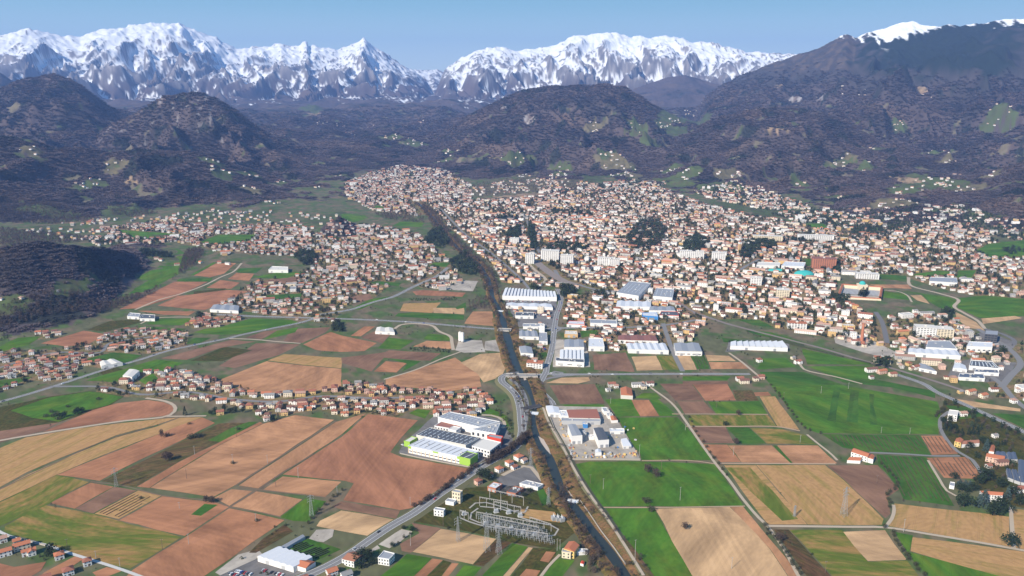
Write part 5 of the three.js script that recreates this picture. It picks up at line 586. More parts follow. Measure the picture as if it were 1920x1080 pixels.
function houseShape([w, d, h, type], wall, roof, wc, rc) { // adds to the two shells
  const gable = (x0, x1, z0, z1, y, along) => { // two slopes with eaves, and the wall under them
    const o = .55, rise = (along ? z1 - z0 : x1 - x0) * .24, t = .22;
    if (along) {
      const zm = (z0 + z1) / 2, dr = o * rise / ((z1 - z0) / 2);
      for (const s of [-1, 1]) { const ze = zm + s * ((z1 - z0) / 2 + o), a = [x0 - o, y - dr, ze], b = [x1 + o, y - dr, ze], c = [x1 + o, y + rise, zm], e = [x0 - o, y + rise, zm], up = (p) => [p[0], p[1] + t, p[2]]; roof.quad(up(a), up(b), up(c), up(e), rc).quad(a, b, up(b), up(a), rc).quad(a, up(a), up(e), e, rc).quad(b, c, up(c), up(b), rc); }
      wall.tri([x0, y, z0], [x0, y, z1], [x0, y + rise, zm], wc).tri([x1, y, z0], [x1, y, z1], [x1, y + rise, zm], wc);
    } else {
      const xm = (x0 + x1) / 2, dr = o * rise / ((x1 - x0) / 2);
      for (const s of [-1, 1]) { const xe = xm + s * ((x1 - x0) / 2 + o), a = [xe, y - dr, z0 - o], b = [xe, y - dr, z1 + o], c = [xm, y + rise, z1 + o], e = [xm, y + rise, z0 - o], up = (p) => [p[0], p[1] + t, p[2]]; roof.quad(up(a), up(b), up(c), up(e), rc).quad(a, b, up(b), up(a), rc).quad(a, up(a), up(e), e, rc).quad(b, c, up(c), up(b), rc); }
      wall.tri([x0, y, z0], [x1, y, z0], [xm, y + rise, z0], wc).tri([x0, y, z1], [x1, y, z1], [xm, y + rise, z1], wc);
    }
  };
  const sides = (x0, x1, z0, z1, y) => wall.quad([x0, 0, z1], [x1, 0, z1], [x1, y, z1], [x0, y, z1], wc).quad([x1, 0, z0], [x0, 0, z0], [x0, y, z0], [x1, y, z0], wc).quad([x1, 0, z1], [x1, 0, z0], [x1, y, z0], [x1, y, z1], wc).quad([x0, 0, z0], [x0, 0, z1], [x0, y, z1], [x0, y, z0], wc);
  if (type === 'hip') {
    sides(-w / 2, w / 2, -d / 2, d / 2, h); const o = .6, X = w / 2 + o, Z = d / 2 + o, y = h - .1, r = h + d * .24, k = Math.max(.4, X - Z * .95);
    roof.quad([-X, y, Z], [X, y, Z], [k, r, 0], [-k, r, 0], rc).quad([X, y, -Z], [-X, y, -Z], [-k, r, 0], [k, r, 0], rc).tri([X, y, Z], [X, y, -Z], [k, r, 0], rc).tri([-X, y, -Z], [-X, y, Z], [-k, r, 0], rc);
    roof.quad([-X, y - .2, Z], [X, y - .2, Z], [X, y, Z], [-X, y, Z], rc).quad([X, y - .2, Z], [X, y - .2, -Z], [X, y, -Z], [X, y, Z], rc).quad([-X, y - .2, -Z], [-X, y - .2, Z], [-X, y, Z], [-X, y, -Z], rc);
  } else if (type === 'flat') { sides(-w / 2, w / 2, -d / 2, d / 2, h + .6); const g = rc ? (rc[0] > .3 ? [.5, .48, .45] : [.27, .27, .28]) : rc; roof.quad([-w / 2, h, d / 2], [w / 2, h, d / 2], [w / 2, h, -d / 2], [-w / 2, h, -d / 2], g).box(-w * .2, h, -d * .2, w * .05, h + 1.4, d * .1, g); }
  else if (type === 'gable') { sides(-w / 2, w / 2, -d / 2, d / 2, h); gable(-w / 2, w / 2, -d / 2, d / 2, h, true); }
  else { sides(-w / 2, w / 2, -d / 2, d * .15, h); gable(-w / 2, w / 2, -d / 2, d * .15, h, true); sides(-w * .1, w / 2 - .3, -d * .2, d / 2, h - .6); gable(-w * .1, w / 2 - .3, -d * .2, d / 2, h - .6, false); }
}
const fronts = ([w, d, h, type]) => { // window places: x, y, z, turn
  const L = [], fl = Math.max(1, Math.round(h / 3)), zf = type === 'cross' ? d * .15 : d / 2, n = Math.max(2, Math.round(w / 3.6)), m = Math.max(2, Math.round(d / 3.8));
  for (let f = 0; f < fl; f++) { const y = .8 + f * 2.9; for (let i = 0; i < n; i++) { const x = (i + .5) / n * w - w / 2; if (type === 'cross' && x > -w * .14) { L.push([x * .9 + .3, y, d / 2 + .04, 0]); } else L.push([x, y, zf + .04, 0]); } for (let i = 0; i < m; i++) for (const s of [-1, 1]) { const z = (i + .5) / m * d - d / 2; if (type === 'cross' && z > d * .1) continue; L.push([s * (w / 2 + .04), y, z, Math.PI / 2]); } }
  return L;
};
const KITS = VARIANTS.map((v) => { const a = new Shell(), b = new Shell(); houseShape(v, a, b); return { wall: a.geo(), roof: b.geo(), wins: fronts(v) }; });
const winGeo = new THREE.BoxGeometry(1.05, 1.4, .1).translate(0, .7, 0), doorGeo = new THREE.BoxGeometry(1.2, 2.2, .12).translate(0, 1.1, 0), chimGeo = new THREE.BoxGeometry(.8, 1.6, .8).translate(0, .8, 0), capGeo = new THREE.BoxGeometry(1.1, .25, 1.1);
const shutterM = mat([.05, .055, .05], .6), paneM = mat([.03, .04, .05], .3), doorM = mat([.13, .07, .035], .7), potM = mat([.33, .19, .13], .9);
const HOUSES = [];
function putHouse(x, z, turn, v, place, y = 0, r = 8) { HOUSES.push({ x, y, z, turn, v, wall: place === 'far' ? pick(['white', 'white', 'white', 'white', 'white', 'cream', 'cream', 'pink', 'grey', 'grey', 'ochre']) : wallPick(), roof: place === 'far' ? townRoof() : roofPick(), place, sx: place === 'far' ? rr(.72, 1.08) : 1, sz: place === 'far' ? rr(.7, 1.02) : 1, sy: place === 'far' ? rr(.75, 1.15) : 1 }); const [w, d] = VARIANTS[v], n = Math.ceil(Math.max(w, d) / 2 + 1), c = Math.cos(turn), s = Math.sin(turn); for (let a = -w / 2 - 1; a <= w / 2 + 1; a += 2.5) for (let b = -d / 2 - 1; b <= d / 2 + 1; b += 2.5) { const q = cell(x + a * c + b * s, z - a * s + b * c); if (q >= 0) occ[q] = 5; } }
const free = (x, z, r) => { for (let a = -r; a <= r; a += 3.5) for (let b = -r; b <= r; b += 3.5) if (a * a + b * b <= r * r + 4 && isAt(x + a, z + b)) return false; return true; };
const fits = (x, z, t, k) => { const [w, d] = VARIANTS[k], c = Math.cos(t), s = Math.sin(t), n = Math.ceil(w / 3.5), m = Math.ceil(d / 3.5); for (let i = 0; i <= n; i++) for (let j = 0; j <= m; j++) { const a = (i / n - .5) * w * .92, b = (j / m - .5) * d * .92; if (isAt(x + a * c + b * s, z - a * s + b * c)) return false; } return true; };
const fullPoly = (list) => { const o = []; for (let i = 0; i < list.length; i += 2) o.push(toPlane(list[i], list[i + 1])); return o; };
// streets of a quarter run at its angle; plots stand in rows along them
const ZONES = [], townM = new THREE.MeshPhysicalMaterial({ specularIntensity: .2, color: new THREE.Color().setRGB(.40, .345, .29), map: GRAIN.waste, roughness: .95, side: THREE.DoubleSide });
function quarter(place, angle, sx, sz, fill, kinds, list, o = {}, pass = 0) {
  if ((place === VIL && pass < 4) || (place !== 'far' && pass < 2)) quarter(place, angle, sx * (pass ? 1.1 : .93), sz * (pass ? 1 : .97), fill, kinds, list, o, pass + 1);
  const p = fullPoly(list), b = bounds(p), c = Math.cos(angle), s = Math.sin(angle), cx = (b[0] + b[2]) / 2, cz = (b[1] + b[3]) / 2, R = Math.hypot(b[2] - b[0], b[3] - b[1]) / 2; if (!pass) { ZONES.push({ p, place, b }); if (!o.maxH && !/corner/.test(place)) { const t = mesh('town_ground', sheetOf(p, .045 + (ZONES.length % 5) * .006), townM); tag(t, 'grey streets, yards and gardens under the houses', 'ground', null, 'structure'); } }
  for (let j = -Math.ceil(R / sz); j <= R / sz; j++) for (let i = -Math.ceil(R / sx); i <= R / sx; i++) {
    const ja = rr(-.22, .22) * sx, jb = rr(-.16, .16) * sz, u = i * sx + ja + (j % 2) * sx * .4, v = j * sz + jb + (i % 7 === 0 ? 0 : 0), wob = fbm(u / 260, v / 260, 2) * 60, x = cx + (u + wob) * c + (v + wob * .5) * s, z = cz - (u + wob) * s + (v + wob * .5) * c, roll = rnd(), k = pick(kinds), tv = rr(-.06, .06) + (rnd() < .18 ? Math.PI / 2 : 0);
    if (place === 'far' && (((j % 6) + 6) % 6 === 0 || ((i % 9) + 9) % 9 === 0)) continue; // streets
    if (!inside(p, x, z) || roll > fill * (1 + fbm(x / 140, z / 140, 2) * (o.clump ?? .5))) continue;
    if (heightXZ(x, z) > (o.maxH ?? 30) || !fits(x, z, angle + wob * .002 + tv, k)) continue;
    putHouse(x, z, angle + wob * .002 + tv, k, place, heightXZ(x, z) > .3 ? heightXZ(x, z) - .3 : 0);
  }
}
const one = (place, s, list) => list.forEach(([x, y, v, t, wc, rc]) => { const [X, Z] = at(s, x, y); putHouse(X, Z, t, v, place); const H = HOUSES[HOUSES.length - 1]; if (wc) H.wall = wc; if (rc) H.roof = rc; });
const CORNER = 'in the lower left corner', RIVER = 'beside the river road', NURS = 'near the garden centre', VIL = 'in the village above ploughed fields', WEST = 'in the western roadside village', LANE = 'on the western lane', FARM = 'north of the green fields', MEAD = 'by the eastern meadows', GARD = 'among the villa gardens';
one(CORNER, 'BL', [[125, 925, 4, .62, 'cream', 'orange'], [20, 965, 4, .62, 'white', 'orange'], [165, 962, 10, .62, 'white', 'orange'], [335, 980, 0, .62, 'white', 'orange'], [385, 1068, 6, .62, 'white', 'red'], [492, 1016, 3, .62, 'white', 'red'], [10, 888, 1, .62, 'white', 'faded'], [250, 1110, 2, .6, 'white', 'red'], [95, 895, 9, .6, 'cream', 'orange']]);
one(RIVER, 'BM', [[770, 562, 3, .7, 'pink', 'red'], [888, 492, 0, .7, 'white', 'orange'], [945, 456, 0, .7, 'white', 'orange'], [998, 424, 6, .7, 'white', 'orange'], [835, 522, 9, .7, 'white', 'orange'], [1028, 440, 9, .7, 'white', 'faded'], [972, 478, 9, .7, 'white', 'red']]);
one(NURS, 'BL', [[1868, 1072, 1, .6, 'white', 'orange'], [1840, 1110, 9, .6, 'white', 'red'], [1950, 1090, 1, .6, 'white', 'grey'], [1700, 1120, 2, .6, 'cream', 'red']]); one('in a lone garden below the village', 'BL', [[1240, 170, 1, .3, 'ochre', 'red'], [1500, 205, 0, .5, 'white', 'faded']]);
one(FARM, 'BM', [[1520, 12, 2, .1], [1545, 20, 9, .1], [1660, 15, 4, .1], [1700, 25, 0, .1], [1735, 8, 2, .1, 'white'], [1690, 5, 9, .3], [1500, 40, 9, .4, 'white', 'grey']]); one(MEAD, 'MR', [[1060, 1010, 5, .2], [1120, 1020, 4, .3, 'pink', 'orange'], [1180, 1035, 2, .2], [1060, 1050, 9, .2], [430, 955, 0, .3], [650, 965, 10, .4, 'white', 'red'], [620, 940, 9, .4], [320, 1060, 2, .1], [345, 1075, 4, .1, 'cream'], [440, 1050, 1, .1], [410, 1060, 0, .1], [1270, 975, 0, .4], [1310, 995, 2, .4], [1285, 1000, 9, .4]]);
one(GARD, 'BR', [[1575, 178, 1, .1, 'white'], [1612, 340, 9, .1], [1755, 300, 9, .2, 'white', 'grey'], [1890, 605, 2, .1], [1720, 470, 9, .3], [1790, 455, 4, .1, 'pink'], [1620, 55, 4, .4, 'cream', 'orange'], [1690, 75, 2, .4, 'cream', 'orange'], [1860, 105, 0, .2, 'white'], [1560, 52, 9, .3]]);
quarter(VIL, .12, 10.0, 11.6, .95, [0, 1, 2, 3, 4, 6, 7, 8, 9, 10], [180, 728, 250, 699, 330, 693, 400, 714, 470, 717, 560, 708, 640, 716, 700, 722, 790, 731, 830, 722, 905, 734, 922, 760, 888, 780, 820, 780, 770, 770, 735, 790, 690, 780, 640, 782, 600, 768, 540, 777, 490, 784, 470, 768, 400, 752, 330, 749, 250, 745, 200, 744], { clump: .4 });
quarter(WEST, .45, 11.2, 13.2, .95, [0, 1, 2, 3, 4, 6, 9, 10], [-80, 690, 0, 668, 70, 672, 150, 662, 240, 662, 225, 684, 190, 690, 150, 686, 130, 716, 60, 714, 0, 737, -80, 750]);
quarter(LANE, .3, 12.0, 15.2, .85, [0, 1, 2, 3, 9], [340, 604, 372, 590, 440, 588, 452, 598, 420, 612, 362, 616]); quarter('in the small hamlet by the western hill', .3, 13.6, 16.0, .9, [0, 1, 2, 9], [66, 627, 108, 622, 114, 634, 72, 637]); quarter('along the straight western road', .45, 16.0, 19.2, .6, [0, 1, 2, 4], [180, 735, 190, 710, 235, 705, 240, 722, 215, 735]);
const nNear = HOUSES.length;
const far = (a, sx, sz, f, k, l, o) => { const big = k === TOWN; quarter('far', a, 34, 24, big ? .62 : .22, big ? [12, 13, 14, 15, 15, 16, 16, 17, 17, 5] : [12, 13, 15, 16, 5], l, { ...o, clump: 1 }, 1); quarter('far', a, sx, sz, f, k, l, o); }, TOWN = [0, 1, 2, 2, 4, 4, 5, 6, 8, 8, 10, 11, 11], SUB = [0, 1, 1, 2, 3, 4, 6, 8, 9, 10];
far(.25, 10.7, 12.7, .76, SUB, [180, 430, 320, 412, 420, 428, 510, 418, 600, 438, 690, 420, 760, 432, 800, 450, 850, 500, 870, 530, 830, 545, 790, 540, 750, 520, 700, 560, 650, 575, 620, 608, 540, 598, 470, 585, 400, 578, 450, 545, 480, 525, 540, 520, 590, 500, 560, 480, 470, 478, 440, 470, 420, 480, 390, 465, 330, 455, 250, 450], { clump: .35 });
far(-.35, 10.0, 12.0, .84, TOWN, [860, 440, 960, 405, 1060, 400, 1180, 410, 1300, 430, 1420, 455, 1540, 470, 1580, 500, 1560, 545, 1640, 600, 1600, 640, 1520, 628, 1440, 610, 1380, 598, 1330, 600, 1290, 590, 1200, 575, 1130, 545, 1060, 540, 1000, 535, 940, 530, 930, 505, 890, 470], { clump: .3 });
far(-.15, 12.4, 15.1, .66, SUB, [800, 402, 880, 375, 960, 372, 1060, 362, 1150, 352, 1230, 350, 1290, 372, 1330, 385, 1400, 402, 1460, 412, 1560, 432, 1640, 440, 1700, 425, 1780, 415, 1850, 440, 1900, 470, 1990, 480, 1990, 560, 1850, 560, 1760, 540, 1700, 520, 1600, 515, 1540, 470, 1420, 455, 1300, 430, 1180, 410, 1060, 400, 960, 405, 860, 440], { clump: .5 });
far(.1, 11.7, 14.4, .8, SUB, [645, 345, 700, 322, 760, 312, 830, 322, 880, 345, 885, 372, 840, 395, 780, 405, 700, 395, 650, 370], { clump: .3 }); far(-.3, 10.3, 13.1, .85, SUB, [1130, 545, 1200, 575, 1290, 590, 1330, 600, 1290, 640, 1220, 655, 1150, 660, 1120, 640, 1080, 620, 1055, 600, 1050, 560], { clump: .4 });
far(.2, 11.0, 13.8, .85, SUB, [1640, 600, 1720, 585, 1790, 600, 1850, 640, 1990, 650, 1990, 690, 1880, 680, 1760, 662, 1680, 652, 1600, 650], { clump: .5 }); far(-.1, 20.6, 23.4, .6, SUB, [1440, 400, 1560, 392, 1700, 398, 1800, 396, 1870, 415, 1990, 425, 1990, 470, 1850, 440, 1700, 428, 1560, 434], { clump: 1, maxH: 90 }); far(0, 16.5, 19.3, .7, SUB, [1000, 362, 1120, 345, 1180, 338, 1260, 345, 1230, 352, 1060, 364], { clump: .8, maxH: 60 }); far(.2, 16.5, 19.3, .7, SUB, [150, 445, 250, 440, 340, 450, 300, 462, 180, 462], { clump: .8, maxH: 90 }); far(-.2, 13.8, 16.5, .85, SUB, [1440, 395, 1330, 372, 1300, 360, 1380, 350, 1480, 372, 1530, 392], { clump: 1.1, maxH: 60 });
far(.1, 13.8, 16.5, .8, SUB, [1840, 700, 1990, 690, 1990, 760, 1870, 745], { clump: .6 }); far(.5, 13.8, 16.5, .6, SUB, [960, 745, 1010, 720, 1015, 700, 980, 690, 975, 715], { clump: .6 }); far(0, 12.4, 15.1, .8, SUB, [985, 650, 1030, 640, 1030, 690, 1010, 700, 995, 690], { clump: .3 });
quarter('far', .45, 11, 13.4, .96, SUB, [-80, 672, 0, 652, 70, 660, 140, 650, 150, 643, 215, 623, 255, 614, 355, 622, 350, 650, 300, 664, 240, 661, 150, 661, 70, 671, 0, 667, -80, 689], { clump: .3 }); quarter('far', .45, 10, 12, .9, SUB, [-80, 672, 0, 652, 70, 660, 140, 650, 150, 643, 215, 623, 255, 614, 355, 622, 350, 650, 300, 664, 240, 661, 150, 661, 70, 671, 0, 667, -80, 689], { clump: .3 }, 1);
const WORKS = [12, 13, 13, 17, 15, 12, 14]; for (const l of [[945, 600, 955, 572, 1040, 575, 1042, 615, 1000, 640, 960, 625], [965, 690, 975, 640, 1030, 620, 1030, 660, 1000, 700], [1090, 645, 1130, 612, 1240, 612, 1300, 640, 1280, 665, 1150, 662], [1180, 555, 1290, 560, 1280, 600, 1170, 595], [1660, 690, 1690, 640, 1800, 622, 1860, 650, 1900, 690, 1860, 720, 1760, 720], [1500, 600, 1560, 590, 1640, 640, 1600, 655], [1530, 480, 1620, 470, 1640, 510, 1560, 520]]) { quarter('far', -.15, 25, 20, .9, WORKS, l, { clump: .2 }, 1); quarter('far', -.15, 13, 15, .8, SUB, l, { clump: .4 }, 1); }
quarter('far', .1, 24, 28, .55, SUB, [40, 432, 120, 418, 220, 408, 320, 402, 420, 398, 520, 396, 600, 404, 690, 410, 690, 425, 600, 440, 500, 425, 380, 430, 250, 450, 120, 452], { clump: 1.3 }, 1); quarter('far', 0, 20, 24, .6, SUB, [885, 350, 960, 338, 1060, 334, 1110, 342, 1080, 354, 960, 364, 900, 370], { clump: 1.2 }, 1);
// hamlets and farms scattered over the slopes
const hamlet = (X, Y, n, spread = 24) => { const q = onLand(X, Y); if (!q) return; for (let i = 0; i < n; i++) { const x = q[0] + rr(-1, 1) * spread * (1 + n / 8), z = q[2] + rr(-1, 1) * spread * (1 + n / 8); putHouse(x, z, rr(-.6, .6), pick(SUB), 'far', heightXZ(x, z) - .6); const H = HOUSES[HOUSES.length - 1]; H.wall = pick(['white', 'white', 'cream']); } };
HAMLETS.forEach(([x, y, n]) => hamlet(x, y, n));
console.log('houses', HOUSES.length, 'near', nNear, ...[VIL, WEST, LANE].map((p) => HOUSES.filter((h) => h.place === p).length));
// the near quarters: every house a thing with its parts
{
  const near = HOUSES.filter((h) => h.place !== 'far').sort((a, b) => Math.atan2(a.x, -a.z) - Math.atan2(b.x, -b.z)), count = {};
  const roofWord = { orange: 'orange roofed', red: 'red roofed', brown: 'brown roofed', faded: 'faded roofed', grey: 'grey roofed' }, groupOf = (p) => 'houses ' + p;
  for (const H of near) {
    const g = base('house', H.x, H.y, H.z, H.turn), K = KITS[H.v], V = VARIANTS[H.v], key = H.place + H.wall; count[key] = (count[key] ?? 0) + 1; H.n = count[key];
    H.label = (n) => H.wall + ' ' + roofWord[H.roof] + ' house, ' + (n > 1 ? ord(H.n) + ' ' + H.wall + ' from left ' : 'the only ' + H.wall + ' one ') + H.place; H.g = g;
    mesh('wall', K.wall, wallM[H.wall], g); const rf = mesh('roof', K.roof, roofM[H.roof], g), ch = mesh('chimney', chimGeo, potM, rf); ch.position.set(V[0] * .22, V[2] + V[1] * .1, -V[1] * .12);
    const d = mesh('door', doorGeo, doorM, g); d.position.set(V[3] === 'cross' ? -V[0] * .3 : V[0] * .12, 0, (V[3] === 'cross' ? V[1] * .15 : V[1] / 2) + .05);
    for (const [x, y, z, t] of K.wins) { const w = mesh('window', winGeo, rnd() < .5 ? shutterM : paneM, g); w.position.set(x, y, z); w.rotation.y = t; }
  }
  for (const H of near) tag(H.g, H.label(count[H.place + H.wall]), 'house', groupOf(H.place));
  // the town beyond: thousands of roofs that nobody would count
  const S1 = new Shell(), tmpW = new Shell(), tmpR = new Shell(), v = new THREE.Vector3(), up = new THREE.Vector3(0, 1, 0);
  const vary = (c, k) => { const f = 1 + rr(-k, k); return [c[0] * f, c[1] * f, c[2] * f]; };
  for (const H of HOUSES) if (H.place === 'far') {
    const wc = vary(WALLS[H.wall], .12), rc = vary(ROOFS[H.roof], .25), a = new Shell(); houseShape(VARIANTS[H.v], a, a, wc, rc);
    for (const [x, y, z, t] of KITS[H.v].wins) { if (t && x > 0) continue; const e = t ? [0, .55] : [.55, 0]; a.quad([x - e[0], y, z - e[1]], [x + e[0], y, z + e[1]], [x + e[0], y + 1.4, z + e[1]], [x - e[0], y + 1.4, z - e[1]], [.05, .05, .05]); }
    for (let i = 0; i < a.p.length; i += 3) { v.set(a.p[i] * H.sx, a.p[i + 1] * H.sy, a.p[i + 2] * H.sz).applyAxisAngle(up, H.turn); S1.p.push(v.x + H.x, v.y + H.y, v.z + H.z); } for (let i = 0; i < a.c.length; i++) S1.c.push(a.c[i]);
  }
  tag(mesh('distant_houses', S1.geo(), mat([1, 1, 1], .88, { vertexColors: true })), 'thousands of small tiled houses of the town beyond the ring road', 'houses', null, 'stuff');
}

// ------------------------------------------------------------------ trees
// a crown is many small twig or leaf faces spread through its volume
function crownGeo(kind, n, seed, size) {
  const S = new Shell(), h = (k) => hash(seed * 53.7 + k * 1.618);
  for (let i = 0; i < n; i++) {
    const a = h(i * 7 + 1) * Math.PI * 2, u = h(i * 7 + 2), e = h(i * 7 + 3); let x, y, z;
    if (kind === 'conifer') { y = u * u * .25 + u * .75; const r = (1 - y) * .38 * (.55 + .45 * Math.sqrt(e)) + .02; x = Math.cos(a) * r; z = Math.sin(a) * r; y = .06 + y * .94; }
    else { const r = Math.pow(e, .38), c = u * 2 - 1, s = Math.sqrt(1 - c * c), lob = 1 + .22 * Math.sin(a * 3 + seed) * s + .15 * Math.sin(c * 5 + seed * 2); x = Math.cos(a) * s * r * .5 * lob; z = Math.sin(a) * s * r * .5 * lob; y = .58 + c * r * .42; if (kind === 'bush') y = Math.max(.02, .42 + c * r * .45); }
    const q = size * (.6 + h(i * 7 + 4) * .8), v = [0, 1, 2].map((k) => { const t = h(i * 11 + k * 3 + 5) * Math.PI * 2, w = h(i * 13 + k * 5 + 6) * 2 - 1, s = Math.sqrt(1 - w * w); return [x + Math.cos(t) * s * q, Math.max(.01, y + w * q * (kind === 'conifer' ? .7 : 1)), z + Math.sin(t) * s * q]; });
    S.tri(...v);
  }
  return S.geo();
}
const trunkGeo = (h, r, limbs) => { const S = new Shell(); S.bar([0, 0, 0], [0, h, 0], [r, r * .6], null, 6); for (let i = 0; i < limbs; i++) { const a = i * 2.4, l = .22 + .06 * hash(i); S.bar([0, h * (.62 + .1 * (i % 4)), 0], [Math.cos(a) * l, h * .75 + .32, Math.sin(a) * l], [r * .5, r * .15], null, 4); } return S.geo(); };
const TREE = {
  bare: { crown: [1, 2, 3].map((k) => crownGeo('round', 620, k, .07)), trunk: trunkGeo(.5, .022, 7), mat: mat([.075, .055, .042], .95), word: 'bare brown tree' },
  dark: { crown: [4, 5, 6].map((k) => crownGeo('round', 420, k, .085)), trunk: trunkGeo(.4, .03, 3), mat: mat([.022, .036, .016], .9), word: 'dark evergreen tree' },
  conifer: { crown: [7, 8].map((k) => crownGeo('conifer', 420, k, .075)), trunk: trunkGeo(.4, .02, 0), mat: mat([.018, .033, .018], .9), word: 'dark pointed conifer' },
  bush: { crown: [9, 10].map((k) => crownGeo('bush', 220, k, .10)), trunk: trunkGeo(.3, .03, 3), mat: mat([.06, .062, .03], .95), word: 'low rounded bush' },
  blue: { crown: [11].map((k) => crownGeo('conifer', 480, k, .08)), trunk: trunkGeo(.4, .02, 0), mat: mat([.055, .085, .075], .9), word: 'blue grey cedar' },
};
const barkM = mat([.10, .075, .055], .95), NEAR = [], MASS = { bare: [], dark: [], conifer: [], bush: [] };
const plant = (place, kind, x, z, h, w = h * .8) => { if (place) NEAR.push({ place, kind, x, z, h, w }); else MASS[kind].push([x, heightXZ(x, z) - .2, z, h, w]); };
const row = (place, kind, s, list, step, h, jit = 1.5) => { const p = smooth(poly(s, list), step); p.forEach(([x, z]) => plant(place, kind, x + rr(-jit, jit), z + rr(-jit, jit), h * rr(.75, 1.2), h * rr(.65, .95))); };
const trees = (place, kind, s, list) => list.forEach(([x, y, h, w]) => { const [X, Z] = at(s, x, y); plant(place, kind, X, Z, h, w); });
const fill = (kind, s, list, step, h, chance = 1, over = false) => { const p = poly(s, list), b = bounds(p); for (let x = b[0]; x < b[2]; x += step) for (let z = b[1]; z < b[3]; z += step) { const X = x + rr(-.45, .45) * step, Z = z + rr(-.45, .45) * step; if (rnd() < chance && inside(p, X, Z) && (over || isAt(X, Z) < 2)) plant(null, kind, X, Z, h * rr(.7, 1.25)); } };
// near trees, each its own
row('in the avenue along the factory road', 'bare', 'BM', [1045, 312, 1000, 345, 940, 390, 880, 430, 830, 455], 5, 12, 2.5); row('in the row beside the ploughed field road', 'bare', 'BM', [755, 482, 715, 505, 675, 538, 635, 563, 590, 597, 530, 637, 480, 665, 420, 695], 6, 8, 2);
trees('behind the houses by the river road', 'dark', 'BM', [[785, 525, 12, 11], [830, 545, 11, 10], [812, 532, 13, 11], [1058, 604, 4, 7], [1028, 630, 4, 6]]); row('in the dark hedge beside the substation', 'bush', 'BM', [1050, 675, 1100, 685, 1150, 690, 1205, 692], 7, 4);
trees('by the long house with the faded roof', 'dark', 'BM', [[90, 1010, 12, 11], [118, 985, 13, 12], [100, 1040, 10, 10], [140, 1000, 11, 10], [160, 975, 9, 8], [175, 1015, 8, 7]]); row('along the gravel car park', 'bush', 'BM', [330, 895, 360, 870, 390, 850, 430, 830], 9, 4.5); trees('along the gravel car park', 'dark', 'BM', [[352, 815, 4, 5], [396, 825, 5, 6], [290, 915, 5, 6]]);
trees('in the green field by the river', 'bare', 'BM', [[1725, 500, 12, 11], [1770, 525, 11, 10]]); trees('on the boundary of the big green fields', 'bush', 'BM', [[1722, 670, 8, 9], [1742, 715, 8, 9], [1700, 655, 5, 5]]); trees('by the dark cottage trees in the corner', 'dark', 'BL', [[290, 955, 12, 10], [275, 975, 9, 8], [350, 945, 6, 6]]);
trees('on the grassy field in the upper left', 'dark', 'BL', [[440, 165, 10, 9], [425, 172, 8, 8], [462, 160, 8, 8], [365, 185, 9, 8], [345, 190, 7, 8]]); trees('on the grassy field in the upper left', 'bush', 'BL', [[320, 175, 7, 10], [300, 185, 6, 8], [290, 160, 6, 7], [555, 88, 5, 7], [380, 130, 4, 6], [260, 185, 5, 8], [330, 200, 5, 9]]); trees('at the bend of the white lane', 'conifer', 'BL', [[1042, 178, 14, 9]]);
trees('between the ploughed fields', 'bare', 'BL', [[911, 305, 13, 6], [935, 435, 13, 10], [958, 425, 10, 8], [1190, 668, 8, 9], [1160, 670, 10, 6]]); trees('between the ploughed fields', 'bush', 'BL', [[938, 292, 5, 9], [1065, 228, 4, 6], [1075, 305, 7, 12], [1110, 300, 7, 12], [1130, 295, 5, 8], [795, 645, 3, 5], [1308, 450, 5, 6], [1445, 772, 4, 5], [1340, 258, 5, 6]]);
row('in the gardens below the village', 'dark', 'BL', [1180, 175, 1210, 165, 1250, 150, 1310, 165, 1350, 158, 1430, 160], 11, 9, 4); trees('beside the lone garden house', 'conifer', 'BL', [[1525, 215, 11, 7], [1565, 195, 9, 6], [1540, 208, 8, 7]]); row('along the pale field by the nursery', 'bush', 'BL', [1740, 785, 1770, 740, 1820, 690, 1880, 640, 1930, 600], 9, 5);
row('along the hedge of the farm track', 'bush', 'BR', [30, 190, 90, 290, 150, 380, 215, 465, 250, 520], 16, 5); row('along the hedge of the farm track', 'bush', 'BR', [470, 800, 500, 850, 540, 900, 580, 950, 620, 1010, 660, 1070], 7, 6); trees('along the hedge of the farm track', 'bare', 'BR', [[545, 885, 10, 10], [300, 340, 9, 8], [312, 175, 8, 7], [12, 820, 9, 7]]); trees('beside the small green field', 'dark', 'BR', [[240, 235, 7, 8]]);
row('in the wavy hedge by the vineyard', 'bush', 'BR', [1120, 455, 1160, 500, 1210, 570, 1165, 610, 1160, 650, 1175, 700], 9, 6); row('in the hedge below the stubble field', 'bush', 'BR', [1140, 815, 1180, 840, 1210, 900, 1260, 970, 1310, 1030, 1360, 1080], 8, 6); trees('at the end of the pale lane, standing alone', 'dark', 'BR', [[1848, 915, 15, 16]]); row('in the hedge of the big green field', 'bush', 'BR', [500, 10, 560, 90, 620, 170, 680, 245, 730, 270, 770, 280], 11, 5);
trees('round the white villa', 'dark', 'BR', [[1580, 690, 17, 19], [1640, 600, 11, 12], [1790, 720, 17, 22], [1700, 545, 18, 20], [1665, 560, 13, 14], [1750, 740, 14, 16], [1860, 625, 12, 13], [1790, 580, 13, 13], [1570, 600, 9, 12], [1600, 610, 8, 10], [1530, 535, 9, 10], [1900, 680, 12, 14], [1700, 340, 11, 12], [1615, 360, 9, 10]]); trees('round the white villa', 'blue', 'BR', [[1690, 690, 20, 17], [1825, 650, 16, 12], [1705, 380, 17, 12], [1665, 690, 15, 14]]);
row('in the dark plantation by the villa gardens', 'conifer', 'BR', [1470, 260, 1520, 275, 1570, 285, 1620, 285, 1660, 285], 7, 10); row('in the dark plantation by the villa gardens', 'dark', 'BR', [1460, 210, 1490, 235, 1530, 250], 8, 9); row('by the lane bend at the vineyard', 'bush', 'BR', [1420, 185, 1440, 170, 1470, 145], 7, 7);
